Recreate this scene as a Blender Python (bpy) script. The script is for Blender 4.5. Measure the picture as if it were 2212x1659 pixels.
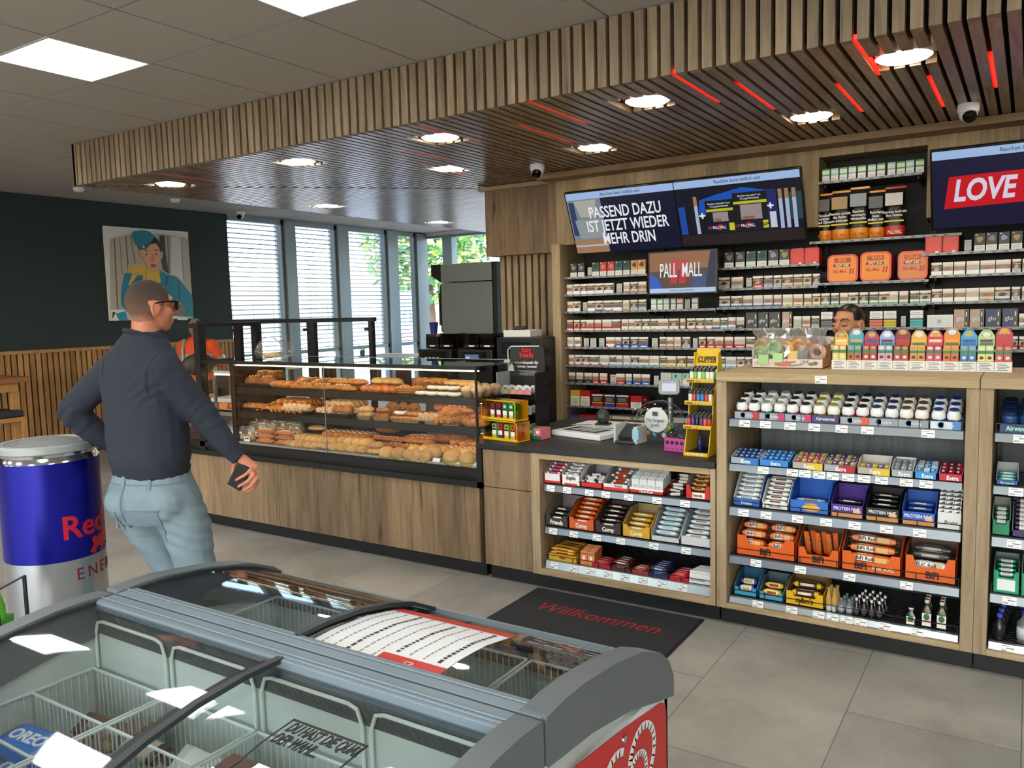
import bpy, bmesh, math, random
from mathutils import Vector, Matrix, noise
for o in list(bpy.data.objects): bpy.data.objects.remove(o)
SC = bpy.context.scene; COL = SC.collection
random.seed(7)
PI = math.pi
# ------------------------------------------------------------------ camera
cam_data = bpy.data.cameras.new('camera'); cam = bpy.data.objects.new('camera', cam_data); COL.objects.link(cam)
cam_data.sensor_width = 36.0; cam_data.lens = 36.0 * 1741.3 / 2212.0; cam_data.clip_start = 0.05; cam_data.clip_end = 300
yaw, pit, rol = 0.571940, 0.0946003, 0.0252340
fwd = Vector((-math.sin(yaw) * math.cos(pit), math.cos(yaw) * math.cos(pit), -math.sin(pit)))
rgt = Vector((math.cos(yaw), math.sin(yaw), 0)); dwn = fwd.cross(rgt)
r2 = math.cos(rol) * rgt + math.sin(rol) * dwn; d2 = -math.sin(rol) * rgt + math.cos(rol) * dwn
mw = Matrix.Identity(4)
for i in range(3):
    mw[i][0] = r2[i]; mw[i][1] = -d2[i]; mw[i][2] = -fwd[i]
mw[2][3] = 1.70
cam.matrix_world = mw; SC.camera = cam
# ------------------------------------------------------------------ view, world, daylight
SC.view_settings.view_transform = 'Standard'; SC.view_settings.look = 'None'
SC.view_settings.gamma = 1.0; SC.view_settings.use_curve_mapping = False
SC.view_settings.exposure = -0.28
SC.cycles.use_denoising = True
SC.cycles.max_bounces = 8; SC.cycles.transparent_max_bounces = 24
SC.cycles.caustics_reflective = False; SC.cycles.caustics_refractive = False
SC.cycles.sample_clamp_indirect = 6.0
W = bpy.data.worlds.new('sky_world'); SC.world = W; W.use_nodes = True
wn = W.node_tree; bg = wn.nodes['Background']
sky = wn.nodes.new('ShaderNodeTexSky'); sky.sky_type = 'NISHITA'; sky.sun_disc = False
sky.sun_elevation = math.radians(42); sky.sun_rotation = math.radians(150); sky.dust_density = 2.5; sky.air_density = 1.0
wn.links.new(sky.outputs[0], bg.inputs[0]); bg.inputs[1].default_value = 1.8
sun_d = bpy.data.lights.new('sun', 'SUN'); sun_d.energy = 3.0; sun_d.angle = 0.01; sun_d.color = (1, .95, .88)
sun = bpy.data.objects.new('sun', sun_d); COL.objects.link(sun); sun.rotation_euler = (math.radians(48), 0, math.radians(150)); sun.location = (0, 8, 20)
PANEL_E = 13.0; DOWN_E = 42.0; CASE_E = 9.0
def portal(loc, rot, sx, sy):
    l = bpy.data.lights.new('window_portal', 'AREA'); l.shape = 'RECTANGLE'; l.size = sx; l.size_y = sy
    l.cycles.is_portal = True
    o = bpy.data.objects.new('window_portal', l); COL.objects.link(o); o.location = loc; o.rotation_euler = rot
portal((-10.2, 10.2, 1.7), (0, -PI / 2, 0), 2.8, 4.5)
portal((-6.9, 12.75, 1.9), (-PI / 2, 0, 0), 6.4, 2.3)
portal((-3.0, -5.2, 1.5), (PI / 2, 0, 0), 12.0, 2.8)
# ------------------------------------------------------------------ materials
def lin(h):
    h = h.lstrip('#'); c = [int(h[i:i + 2], 16) / 255 for i in (0, 2, 4)]
    return tuple(((x / 12.92) if x <= .04045 else ((x + .055) / 1.055) ** 2.4) for x in c) + (1,)
MATS = {}
def mat(h, rough=.5, metal=0.0, spec=.5, var=.0, scale=40, bump=0.0, coat=0.0):
    key = (h, rough, metal, spec, var, scale, bump, coat)
    if key in MATS: return MATS[key]
    m = bpy.data.materials.new('paint_' + h.lstrip('#')); m.use_nodes = True; nt = m.node_tree; p = nt.nodes['Principled BSDF']
    c = lin(h); p.inputs['Base Color'].default_value = c; p.inputs['Roughness'].default_value = rough
    p.inputs['Metallic'].default_value = metal; p.inputs['Specular IOR Level'].default_value = spec
    if coat: p.inputs['Coat Weight'].default_value = coat
    if var or bump:
        tc = nt.nodes.new('ShaderNodeTexCoord'); n = nt.nodes.new('ShaderNodeTexNoise'); n.inputs['Scale'].default_value = scale; n.inputs['Detail'].default_value = 4
        nt.links.new(tc.outputs['Object'], n.inputs['Vector'])
        if var:
            mx = nt.nodes.new('ShaderNodeMix'); mx.data_type = 'RGBA'
            mx.inputs[6].default_value = tuple(x * (1 - var) for x in c[:3]) + (1,); mx.inputs[7].default_value = tuple(min(1, x * (1 + var)) for x in c[:3]) + (1,)
            nt.links.new(n.outputs['Fac'], mx.inputs[0]); nt.links.new(mx.outputs[2], p.inputs['Base Color'])
        if bump:
            b = nt.nodes.new('ShaderNodeBump'); b.inputs['Strength'].default_value = bump; b.inputs['Distance'].default_value = .01
            nt.links.new(n.outputs['Fac'], b.inputs['Height']); nt.links.new(b.outputs[0], p.inputs['Normal'])
    MATS[key] = m; return m
def emit(h, e):
    key = ('E', h, e)
    if key in MATS: return MATS[key]
    m = bpy.data.materials.new('light_' + h.lstrip('#')); m.use_nodes = True; p = m.node_tree.nodes['Principled BSDF']
    p.inputs['Base Color'].default_value = lin(h); p.inputs['Emission Color'].default_value = lin(h); p.inputs['Emission Strength'].default_value = e
    p.inputs['Roughness'].default_value = .35
    MATS[key] = m; return m
def screen(h, e=.9):   # lit pixels of a screen: dark glass that glows
    key = ('S', h, e)
    if key in MATS: return MATS[key]
    m = bpy.data.materials.new('screen_' + h.lstrip('#')); m.use_nodes = True; p = m.node_tree.nodes['Principled BSDF']
    p.inputs['Base Color'].default_value = (.01, .01, .012, 1); p.inputs['Emission Color'].default_value = lin(h); p.inputs['Emission Strength'].default_value = e
    p.inputs['Roughness'].default_value = .3; p.inputs['Specular IOR Level'].default_value = .25
    MATS[key] = m; return m
def glass(name, tint=(1, 1, 1), ior=1.5, rough=0.0, extra=0.0, haze=None):
    if name in MATS: return MATS[name]
    m = bpy.data.materials.new(name); m.use_nodes = True; nt = m.node_tree; nt.nodes.clear()
    out = nt.nodes.new('ShaderNodeOutputMaterial'); mx = nt.nodes.new('ShaderNodeMixShader'); t = nt.nodes.new('ShaderNodeBsdfTransparent')
    g = nt.nodes.new('ShaderNodeBsdfGlossy'); lw = nt.nodes.new('ShaderNodeLayerWeight'); lw.inputs[0].default_value = .5
    pw = nt.nodes.new('ShaderNodeMath'); pw.operation = 'POWER'; pw.inputs[1].default_value = 5.0; nt.links.new(lw.outputs['Facing'], pw.inputs[0])
    f = nt.nodes.new('ShaderNodeMath'); f.operation = 'MULTIPLY_ADD'; r0 = ((ior - 1) / (ior + 1)) ** 2; f.inputs[1].default_value = 1 - r0; f.inputs[2].default_value = r0; nt.links.new(pw.outputs[0], f.inputs[0])
    t.inputs[0].default_value = tuple(tint) + (1,); g.inputs['Roughness'].default_value = rough
    src = f.outputs[0]
    if extra:
        a = nt.nodes.new('ShaderNodeMath'); a.operation = 'ADD'; a.use_clamp = True; a.inputs[1].default_value = extra
        nt.links.new(src, a.inputs[0]); src = a.outputs[0]
    nt.links.new(src, mx.inputs[0]); nt.links.new(t.outputs[0], mx.inputs[1]); nt.links.new(g.outputs[0], mx.inputs[2])
    last = mx.outputs[0]
    if haze:
        d = nt.nodes.new('ShaderNodeBsdfDiffuse'); d.inputs[0].default_value = tuple(haze[0]) + (1,); m2 = nt.nodes.new('ShaderNodeMixShader'); m2.inputs[0].default_value = haze[1]
        nt.links.new(last, m2.inputs[1]); nt.links.new(d.outputs[0], m2.inputs[2]); last = m2.outputs[0]
    nt.links.new(last, out.inputs[0]); MATS[name] = m; return m
def wood(name, c1, c2, axis='z', plank=.19, dark='3a2a1c', rough=.55, island=False, grain=1.0, spec=.3):
    if name in MATS: return MATS[name]
    m = bpy.data.materials.new(name); m.use_nodes = True; nt = m.node_tree; N = nt.nodes; L = nt.links; p = N['Principled BSDF']
    tc = N.new('ShaderNodeTexCoord'); mp = N.new('ShaderNodeMapping'); L.new(tc.outputs['Object'], mp.inputs[0])
    mp.inputs['Scale'].default_value = {'z': (14, 14, 1.1), 'x': (1.1, 14, 14), 'y': (14, 1.1, 14)}[axis]
    sp = N.new('ShaderNodeSeparateXYZ'); L.new(tc.outputs['Object'], sp.inputs[0])
    if island:
        g = N.new('ShaderNodeNewGeometry'); rnd = g.outputs['Random Per Island']
    else:
        s = N.new('ShaderNodeMath'); s.operation = 'ADD'; L.new(sp.outputs[0 if axis != 'x' else 2], s.inputs[0]); 
        if axis == 'z': L.new(sp.outputs[1], s.inputs[1])
        else: s.inputs[1].default_value = .03
        d = N.new('ShaderNodeMath'); d.operation = 'DIVIDE'; d.inputs[1].default_value = plank; L.new(s.outputs[0], d.inputs[0])
        fl = N.new('ShaderNodeMath'); fl.operation = 'FLOOR'; L.new(d.outputs[0], fl.inputs[0])
        wn_ = N.new('ShaderNodeTexWhiteNoise'); wn_.noise_dimensions = '1D'; L.new(fl.outputs[0], wn_.inputs['W']); rnd = wn_.outputs['Value']
    mw_ = N.new('ShaderNodeMath'); mw_.operation = 'MULTIPLY'; mw_.inputs[1].default_value = 9.0; L.new(rnd, mw_.inputs[0])
    n1 = N.new('ShaderNodeTexNoise'); n1.noise_dimensions = '4D'; n1.inputs['Scale'].default_value = 1.6 * grain; n1.inputs['Detail'].default_value = 7; n1.inputs['Roughness'].default_value = .62; n1.inputs['Distortion'].default_value = .7
    L.new(mp.outputs[0], n1.inputs['Vector']); L.new(mw_.outputs[0], n1.inputs['W'])
    cr = N.new('ShaderNodeValToRGB'); e = cr.color_ramp.elements
    e[0].position = .30; e[0].color = lin(dark); e[1].position = .72; e[1].color = lin(c2)
    x = e.new(.40); x.color = lin(c1)
    L.new(n1.outputs['Fac'], cr.inputs[0])
    hs = N.new('ShaderNodeHueSaturation'); L.new(cr.outputs[0], hs.inputs['Color'])
    vr = N.new('ShaderNodeMapRange'); vr.inputs['To Min'].default_value = .80; vr.inputs['To Max'].default_value = 1.16; L.new(rnd, vr.inputs['Value']); L.new(vr.outputs[0], hs.inputs['Value'])
    L.new(hs.outputs[0], p.inputs['Base Color']); p.inputs['Roughness'].default_value = rough; p.inputs['Specular IOR Level'].default_value = spec
    b = N.new('ShaderNodeBump'); b.inputs['Strength'].default_value = .12; b.inputs['Distance'].default_value = .004; L.new(n1.outputs['Fac'], b.inputs['Height']); L.new(b.outputs[0], p.inputs['Normal'])
    MATS[name] = m; return m
OAK = wood('oak_panel', '76604a', '988165', plank=.21)
OAKL = wood('pale_oak_panel', 'a48b67', 'c4b08b', plank=.23, dark='5d4a33')
OAKE = wood('oak_edge', '9d876a', 'b8a385', plank=3.0, dark='857055', grain=1.6)
OAKEX = wood('oak_edge_long', 'a38c6a', 'bfa988', axis='x', plank=3.0, dark='8a7253', grain=1.6)
SLAT = wood('soffit_slat', '85725a', 'a8967b', island=True, dark='55432f', rough=.5)
SLATY = wood('soffit_slat_long', '836a50', 'a0866a', axis='y', island=True, dark='5a4632', rough=.27, spec=.6)
SLATX = wood('soffit_slat_cross', '836a50', 'a0866a', axis='x', island=True, dark='5a4632', rough=.27, spec=.6)
WAIN = wood('wainscot_slat', '9c7346', 'bb8f5c', island=True, dark='7a5530')
BLK = mat('101113', .45, var=.2); BLKM = mat('0b0c0e', .35, .0, .5); BLKT = mat('17181b', .5, var=.25, scale=200, bump=.05)
DGREY = mat('2c3033', .5); GREY = mat('8d9396', .4, .3); LGREY = mat('c4c8ca', .45); WHITE = mat('f0f1f0', .5); STEEL = mat('8f9896', .42, .6, var=.05, scale=8)
ALU = mat('a9b0b4', .3, .8); CHROME = mat('d4d7da', .12, 1.0); PAPER = mat('eceeee', .7)
# ------------------------------------------------------------------ mesh builder and tags
class MB:
    def __init__(s): s.v = []; s.f = []; s.m = []; s.mats = []
    def mi(s, m):
        if m not in s.mats: s.mats.append(m)
        return s.mats.index(m)
    def add(s, vs, fs, m):
        k = len(s.v); i = s.mi(m); s.v += [tuple(v) for v in vs]
        for f in fs: s.f.append([k + j for j in f]); s.m.append(i)
        return s
    def box(s, x0, x1, y0, y1, z0, z1, m, front=None, top=None):
        vs = [(x, y, z) for x in (x0, x1) for y in (y0, y1) for z in (z0, z1)]
        fs = [[0, 1, 3, 2], [4, 6, 7, 5], [0, 4, 5, 1], [2, 3, 7, 6], [0, 2, 6, 4], [1, 5, 7, 3]]
        k = len(s.v); s.v += vs
        for j, f in enumerate(fs):
            s.f.append([k + q for q in f]); s.m.append(s.mi(front if (front and j == 2) else top if (top and j == 5) else m))
        return s
    def quad(s, a, b, c, d, m): return s.add([a, b, c, d], [[0, 1, 2, 3]], m)
    def poly(s, pts, m): return s.add(pts, [list(range(len(pts)))], m)
    def prism(s, pts, off, m, cap=None):      # pts 3D polygon, extruded by vector off
        n = len(pts); off = Vector(off); a = [Vector(p) for p in pts]; b = [p + off for p in a]
        s.add(a + b, [[i, (i + 1) % n, n + (i + 1) % n, n + i] for i in range(n)], m)
        s.add(a, [list(range(n))[::-1]], cap or m); s.add(b, [list(range(n))], m); return s
    def loft(s, rings, m, cap=True, closed=True):
        k = len(s.v); n = len(rings[0]); i = s.mi(m)
        for r in rings: s.v += [tuple(p) for p in r]
        for j in range(len(rings) - 1):
            mm = m[j] if isinstance(m, list) else m
            for q in range(n if closed else n - 1):
                s.f.append([k + j * n + q, k + j * n + (q + 1) % n, k + (j + 1) * n + (q + 1) % n, k + (j + 1) * n + q]); s.m.append(i)
        if cap:
            s.f.append([k + q for q in range(n)][::-1]); s.m.append(i)
            s.f.append([k + (len(rings) - 1) * n + q for q in range(n)]); s.m.append(i)
        return s
    def lathe(s, prof, mats, c=(0, 0, 0), seg=24, axis='z', sx=1, sy=1):
        # prof: [(r,z)], mats: one per segment or one
        k = len(s.v); n = len(prof)
        for (r, z) in prof:
            for q in range(seg):
                a = 2 * PI * q / seg; p = (r * math.cos(a) * sx, r * math.sin(a) * sy, z)
                if axis == 'y': p = (p[0], p[2], p[1])
                if axis == 'x': p = (p[2], p[0], p[1])
                s.v.append((p[0] + c[0], p[1] + c[1], p[2] + c[2]))
        for j in range(n - 1):
            i = s.mi(mats[j] if isinstance(mats, list) else mats)
            for q in range(seg):
                s.f.append([k + j * seg + q, k + j * seg + (q + 1) % seg, k + (j + 1) * seg + (q + 1) % seg, k + (j + 1) * seg + q]); s.m.append(i)
        m0 = mats[0] if isinstance(mats, list) else mats; m1 = mats[-1] if isinstance(mats, list) else mats
        if prof[0][0] > 1e-5: s.f.append([k + q for q in range(seg)][::-1]); s.m.append(s.mi(m0))
        if prof[-1][0] > 1e-5: s.f.append([k + (n - 1) * seg + q for q in range(seg)]); s.m.append(s.mi(m1))
        return s
    def tube(s, pts, r, m, seg=8, closed=False, cap=True):
        pts = [Vector(p) for p in pts]; n = len(pts); rings = []; rr = r if isinstance(r, (list, tuple)) else [r] * n
        up = None
        for i, p in enumerate(pts):
            a = pts[(i - 1) % n] if (closed or i) else p; b = pts[(i + 1) % n] if (closed or i < n - 1) else p
            d = (b - a).normalized() if (b - a).length > 1e-9 else Vector((0, 0, 1))
            if up is None: up = Vector((0, 0, 1)) if abs(d.z) < .9 else Vector((1, 0, 0))
            u = (up - d * up.dot(d)); u = u.normalized() if u.length > 1e-6 else d.orthogonal().normalized()
            w = d.cross(u); up = u
            rings.append([p + (u * math.cos(2 * PI * q / seg) + w * math.sin(2 * PI * q / seg)) * rr[i] for q in range(seg)])
        if closed: rings.append(rings[0])
        return s.loft(rings, m, cap=cap and not closed)
    def ell(s, c, rx, ry, rz, m, seg=16, rings=10, rot=None):
        k = len(s.v); i = s.mi(m); R = rot
        def P(x, y, z):
            v = Vector((x, y, z))
            if R: v = R @ v
            return (v[0] + c[0], v[1] + c[1], v[2] + c[2])
        for j in range(1, rings):
            t = PI * j / rings
            for q in range(seg):
                a = 2 * PI * q / seg; s.v.append(P(rx * math.sin(t) * math.cos(a), ry * math.sin(t) * math.sin(a), rz * math.cos(t)))
        s.v.append(P(0, 0, rz)); s.v.append(P(0, 0, -rz)); T = len(s.v) - 2
        for j in range(rings - 2):
            for q in range(seg):
                s.f.append([k + j * seg + q, k + (j + 1) * seg + q, k + (j + 1) * seg + (q + 1) % seg, k + j * seg + (q + 1) % seg]); s.m.append(i)
        for q in range(seg):
            s.f.append([T, k + q, k + (q + 1) % seg]); s.m.append(i)
            s.f.append([T + 1, k + (rings - 2) * seg + (q + 1) % seg, k + (rings - 2) * seg + q]); s.m.append(i)
        return s
    def mesh(s, name, smooth=False, angle=None):
        me = bpy.data.meshes.new(name); me.from_pydata(s.v, [], s.f)
        for m in s.mats: me.materials.append(m)
        me.polygons.foreach_set('material_index', s.m)
        if smooth: me.polygons.foreach_set('use_smooth', [True] * len(me.polygons))
        me.update()
        bm = bmesh.new(); bm.from_mesh(me); bmesh.ops.recalc_face_normals(bm, faces=bm.faces); bm.to_mesh(me); bm.free()
        if smooth and angle: me.set_sharp_from_angle(angle=math.radians(angle))
        return me
    def obj(s, name, parent=None, loc=(0, 0, 0), rot=(0, 0, 0), smooth=False, bevel=0, angle=40, seg=2):
        return place(s.mesh(name, smooth or bevel > 0, angle), name, parent, loc, rot, bevel, seg)
def place(me, name, parent=None, loc=(0, 0, 0), rot=(0, 0, 0), bevel=0, seg=2):
    o = bpy.data.objects.new(name, me); COL.objects.link(o); o.location = loc; o.rotation_euler = rot
    if parent: o.parent = parent
    if bevel:
        b = o.modifiers.new('soft_edge', 'BEVEL'); b.width = bevel; b.segments = seg; b.limit_method = 'ANGLE'; b.angle_limit = math.radians(50)
    return o
USED = {}
def tag(o, label, cat, group=None, kind=None):
    o['label'] = label; o['category'] = cat
    if group: o['group'] = group
    if kind: o['kind'] = kind
    return o
def thing(name, label, cat, loc=(0, 0, 0), rot=0, group=None):
    o = bpy.data.objects.new(name, None); COL.objects.link(o); o.location = loc; o.empty_display_size = .05
    o.rotation_euler = rot if isinstance(rot, (tuple, list)) else (0, 0, rot)
    return tag(o, label, cat, group)
def struct(o): o['kind'] = 'structure'; return o
def nth(i):
    w = ['first', 'second', 'third', 'fourth', 'fifth', 'sixth', 'seventh', 'eighth', 'ninth', 'tenth', 'eleventh', 'twelfth']
    if i < 12: return w[i]
    n = i + 1; return str(n) + ({1: 'st', 2: 'nd', 3: 'rd'}.get(n % 10, 'th') if n // 10 != 1 else 'th')
TXT = {}
def text_mesh(body, size, m, ext=.0008, bold=0.0, shear=0.0, sx=1.0, align='CENTER', space=1.0, line=1.0):
    key = (body, size, m.name, bold, shear, sx, align, space, line, ext)
    if key in TXT: return TXT[key]
    c = bpy.data.curves.new('lettering', 'FONT'); c.body = body; c.size = size; c.extrude = ext; c.offset = bold * size; c.shear = shear
    c.align_x = align; c.align_y = 'CENTER'; c.resolution_u = 3; c.space_character = space; c.space_line = line
    o = bpy.data.objects.new('lettering', c); COL.objects.link(o); bpy.context.view_layer.update()
    me = bpy.data.meshes.new_from_object(o.evaluated_get(bpy.context.evaluated_depsgraph_get()))
    if bold:      # thickened outlines can shoot spikes at sharp corners: keep every vertex within the plain lettering's bounds
        c.offset = 0; bpy.context.view_layer.update(); pl = bpy.data.meshes.new_from_object(o.evaluated_get(bpy.context.evaluated_depsgraph_get()))
        xs = [v.co.x for v in pl.vertices]; ys = [v.co.y for v in pl.vertices]; e_ = bold * size
        for v in me.vertices: v.co.x = max(min(xs) - e_, min(max(xs) + e_, v.co.x)); v.co.y = max(min(ys) - e_, min(max(ys) + e_, v.co.y))
        bpy.data.meshes.remove(pl)
    bpy.data.objects.remove(o); bpy.data.curves.remove(c)
    me.materials.clear(); me.materials.append(m)
    if sx != 1.0:
        for v in me.vertices: v.co.x *= sx
    TXT[key] = me; return me
FR = (PI / 2, 0, 0)
def text(body, size, m, loc, rot=FR, parent=None, name='lettering', **k):
    return place(text_mesh(body, size, m, **k), name, parent, loc, rot)
# ================================================================== THE SETTING
ZC = 3.19; ZS = 2.84
# floor: large concrete-look tiles with fine joints
fm = bpy.data.materials.new('concrete_tile'); fm.use_nodes = True; nt = fm.node_tree; N = nt.nodes; L = nt.links; p = N['Principled BSDF']
tc = N.new('ShaderNodeTexCoord'); br = N.new('ShaderNodeTexBrick'); mp = N.new('ShaderNodeMapping'); L.new(tc.outputs['Object'], mp.inputs[0])
mp.inputs['Rotation'].default_value = (0, 0, PI / 2); mp.inputs['Location'].default_value = (.35, .593, 0)
br.inputs['Scale'].default_value = 1.0; br.inputs['Brick Width'].default_value = 1.226; br.inputs['Row Height'].default_value = .613; br.inputs['Mortar Size'].default_value = .0022
br.inputs['Color1'].default_value = (.9, .9, .9, 1); br.inputs['Color2'].default_value = (1.06, 1.05, 1.03, 1); br.inputs['Mortar'].default_value = (.42, .4, .38, 1); br.offset = .5
L.new(mp.outputs[0], br.inputs['Vector'])
n1 = N.new('ShaderNodeTexNoise'); n1.inputs['Scale'].default_value = 1.7; n1.inputs['Detail'].default_value = 9; n1.inputs['Roughness'].default_value = .68; L.new(tc.outputs['Object'], n1.inputs['Vector'])
cr = N.new('ShaderNodeValToRGB'); cr.color_ramp.elements[0].position = .33; cr.color_ramp.elements[0].color = lin('8b8882'); cr.color_ramp.elements[1].position = .68; cr.color_ramp.elements[1].color = lin('aeaba4')
L.new(n1.outputs['Fac'], cr.inputs[0]); mm = N.new('ShaderNodeMix'); mm.data_type = 'RGBA'; mm.blend_type = 'MULTIPLY'; mm.inputs[0].default_value = 1
L.new(cr.outputs[0], mm.inputs[6]); L.new(br.outputs['Color'], mm.inputs[7]); L.new(mm.outputs[2], p.inputs['Base Color'])
p.inputs['Roughness'].default_value = .42; p.inputs['Specular IOR Level'].default_value = .45
struct(MB().box(-10.4, 4.4, -5.4, 13.0, -.1, 0, fm).obj('floor'))
# ceiling of square tiles in a dark shadow-gap grid
CT = mat('b3ada2', .85, var=.06, scale=160, bump=.05); GAP = mat('3d3b38', .8)
b = MB(); b.box(-10.4, 4.4, -5.4, 13.0, 3.205, 3.3, GAP)
XS = [-4.42 + .632 * k for k in range(-10, 15)]; YS = [2.41 + .615 * k for k in range(-13, 18)]
LAMPS = []
for kx in range(-8, 14):
    for ky in range(-12, 3):
        if kx % 3 == 2 and ky % 3 == 0: LAMPS.append((XS[kx + 10] , YS[ky + 13]))
LS = set((round(x, 2), round(y, 2)) for x, y in LAMPS)
for x in XS[:-1]:
    for y in YS[:-1]:
        if (round(x, 2), round(y, 2)) in LS: continue
        if x > -6.6 and y > 4.3: continue
        b.box(max(x, -10.1) + .006, x + .632 - .006, y + .006, y + .615 - .006, ZC, 3.206, CT)
struct(b.obj('ceiling'))
LEDP = emit('fffdf6', PANEL_E); RIM = mat('d9d9d6', .5)
for i, (x, y) in enumerate(LAMPS):
    if not (-10 < x < 3.6): continue
    kx = round((x + 4.42) / .632); ky = round((y - 2.41) / .615)
    t = thing('ceiling_light', f'square LED ceiling panel, {nth((0 - ky) // 3)} row out from the slatted soffit, {nth((kx + 7) // 3)} from the green wall', 'ceiling light', (x + .316, y + .3075, ZC), 0, 'square LED panels in the tiled ceiling')
    f = MB()
    for a, b2, c, d in ((-.31, -.296, -.302, .302), (.296, .31, -.302, .302), (-.296, .296, -.302, -.288), (-.296, .296, .288, .302)): f.box(a, b2, c, d, -.004, .012, RIM)
    f.obj('frame', t); MB().box(-.296, .296, -.288, .288, 0, .01, LEDP).obj('diffuser', t)
# left wall: dark green over slatted oak wainscot
GREEN = mat('24302e', .75, var=.08, scale=60, bump=.03); WW = mat('d8dad8', .7)
b = MB(); b.box(-10.4, -10.1, -5.4, 7.97, 0, 3.3, GREEN); struct(b.obj('wall_left'))
b = MB(); b.box(-10.1, -10.09, -5.2, 7.95, 0, 1.31, mat('15120e', .8)); 
y = -5.2
while y < 7.93:
    b.box(-10.09, -10.068, y + .01, y + .06, .02, 1.30, WAIN); y += .0698
b.box(-10.1, -10.05, -5.2, 7.95, 1.295, 1.335, WAIN); struct(b.obj('trim_1'))
b = MB(); b.box(-10.4, -10.1, 7.97, 12.9, 0, .32, WW); b.box(-10.4, -10.1, 7.97, 12.9, 3.17, 3.3, WW); struct(b.obj('wall_left_window'))
b = MB(); b.box(-10.4, -3.6, 12.6, 12.9, 0, .84, WW); b.box(-10.4, -3.6, 12.6, 12.9, 3.13, 3.3, WW); struct(b.obj('wall_back_window'))
FRM = mat('818c8d', .45, .2); PANE = glass('window_glass', (.97, .985, .98), 1.45)
def windowL(n, y0, y1, m0, m1):
    b = MB(); b.box(-10.2, -10.02, y1, m1, .32, 3.17, FRM); b.box(-10.16, -10.06, y0, y1, 1.03, 1.085, FRM); b.box(-10.16, -10.06, y0, y1, 3.10, 3.17, FRM); b.box(-10.16, -10.06, y0, y1, .32, .38, FRM)
    b.box(-10.16, -10.06, y1 - .05, y1, .32, 3.17, mat('6c7677', .45, .2)); w = struct(b.obj(f'window_{n}'))
    MB().box(-10.13, -10.12, y0, y1, .32, 3.17, PANE).obj('pane', w)
for n, a in enumerate([(7.97, 9.01, 0, 9.23), (9.23, 10.18, 0, 10.44), (10.44, 11.46, 0, 11.74), (11.74, 12.30, 0, 12.62)]): windowL(n + 1, *a)
b = MB()
b.box(-9.62, -9.40, 12.58, 12.76, .84, 3.13, FRM); b.box(-10.1, -3.6, 12.6, 12.7, .80, .86, FRM); b.box(-10.1, -3.6, 12.6, 12.7, 3.08, 3.13, FRM); b.box(-7.0, -6.8, 12.58, 12.76, .84, 3.13, FRM)
w = struct(b.obj('window_5')); MB().box(-10.1, -3.6, 12.66, 12.67, .84, 3.13, PANE).obj('pane', w)
# external blinds, one per left window
BL = mat('8b9498', .5)
for n, (y0, y1) in enumerate([(7.99, 9.08), (9.20, 10.28), (10.42, 11.56), (11.72, 12.5)]):
    b = MB(); z = 1.10
    while z < 3.2:
        b.loft([[(-10.33, yy, z), (-10.30, yy, z + .012), (-10.26, yy, z + .010), (-10.26, yy, z + .006), (-10.30, yy, z + .007), (-10.33, yy, z - .005)] for yy in (y0, y1)], BL); z += .0735
    for yy in (y0 + .15, (y0 + y1) / 2, y1 - .15): b.tube([(-10.295, yy, 1.05), (-10.295, yy, 3.2)], .003, GREY, 6)
    for yy in (y0, y1): b.box(-10.34, -10.26, yy - .012, yy + .012, 1.0, 3.25, GREY)
    tag(b.obj('venetian_blind'), f'pale slatted blind outside the window, {nth(n)} one from the green wall', 'blind', group='outdoor blinds along the windows')
# other walls
b = MB(); b.box(-3.6, -3.45, 7.1, 12.9, 0, 3.3, WW); struct(b.obj('wall_kitchen'))
b = MB(); b.box(-4.37, -3.50, 6.62, 7.1, 0, 3.3, mat('161616', .8)); struct(b.obj('pillar'))
b = MB(); b.box(-3.5, 4.4, 6.62, 6.8, 0, 3.3, mat('131416', .8)); struct(b.obj('wall_back'))
b = MB(); b.box(4.1, 4.4, -5.4, 6.8, 0, 3.3, WW); struct(b.obj('wall_right'))
b = MB(); b.box(-10.4, 4.4, -5.4, -5.1, 0, .35, WW); b.box(-10.4, 4.4, -5.4, -5.1, 3.0, 3.3, WW); b.box(-10.4, -9.2, -5.4, -5.1, .35, 3.0, WW); b.box(3.2, 4.4, -5.4, -5.1, .35, 3.0, WW); struct(b.obj('wall_front'))
b = MB()
for x in (-9.2, -6.1, -3.0, .1, 3.2): b.box(x - .06, x + .06, -5.3, -5.15, .35, 3.0, FRM)
w = struct(b.obj('window_6')); MB().box(-9.2, 3.2, -5.23, -5.22, .35, 3.0, PANE).obj('pane', w)
# pillar cladding: plain oak above, slats below
b = MB(); b.box(-4.40, -3.545, 6.44, 6.62, 2.19, ZS, OAK); b.box(-4.45, -3.545, 6.40, 6.44, 2.80, 2.835, OAKEX); struct(b.obj('trim_2'))
b = MB(); b.box(-4.33, -3.55, 6.58, 6.62, .0, 2.19, mat('121110', .8))
for k in range(10): b.box(-4.315 + k * .0745, -4.315 + k * .0745 + .05, 6.545, 6.58, .0, 2.19, SLAT)
struct(b.obj('trim_3'))
# oak bulkhead over the tobacco rack, with a niche
b = MB(); b.box(-3.50, -1.335, 6.30, 6.62, 2.235, ZS, OAKL); b.box(-1.335, -.625, 6.30, 6.62, 2.735, ZS, OAKL); b.box(-.625, 4.1, 6.30, 6.62, 2.245, ZS, OAKL); b.box(-3.545, -3.50, 6.30, 6.62, 2.235, ZS, OAKE)
struct(b.obj('wall_back_panel'))
b = MB(); b.box(-3.62, 4.1, 6.10, 6.30, 2.79, 2.838, wood('oak_trim', '8a6e50', 'a98b68', axis='x', plank=3.0, dark='6d5238')); struct(b.obj('trim_4'))
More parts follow.
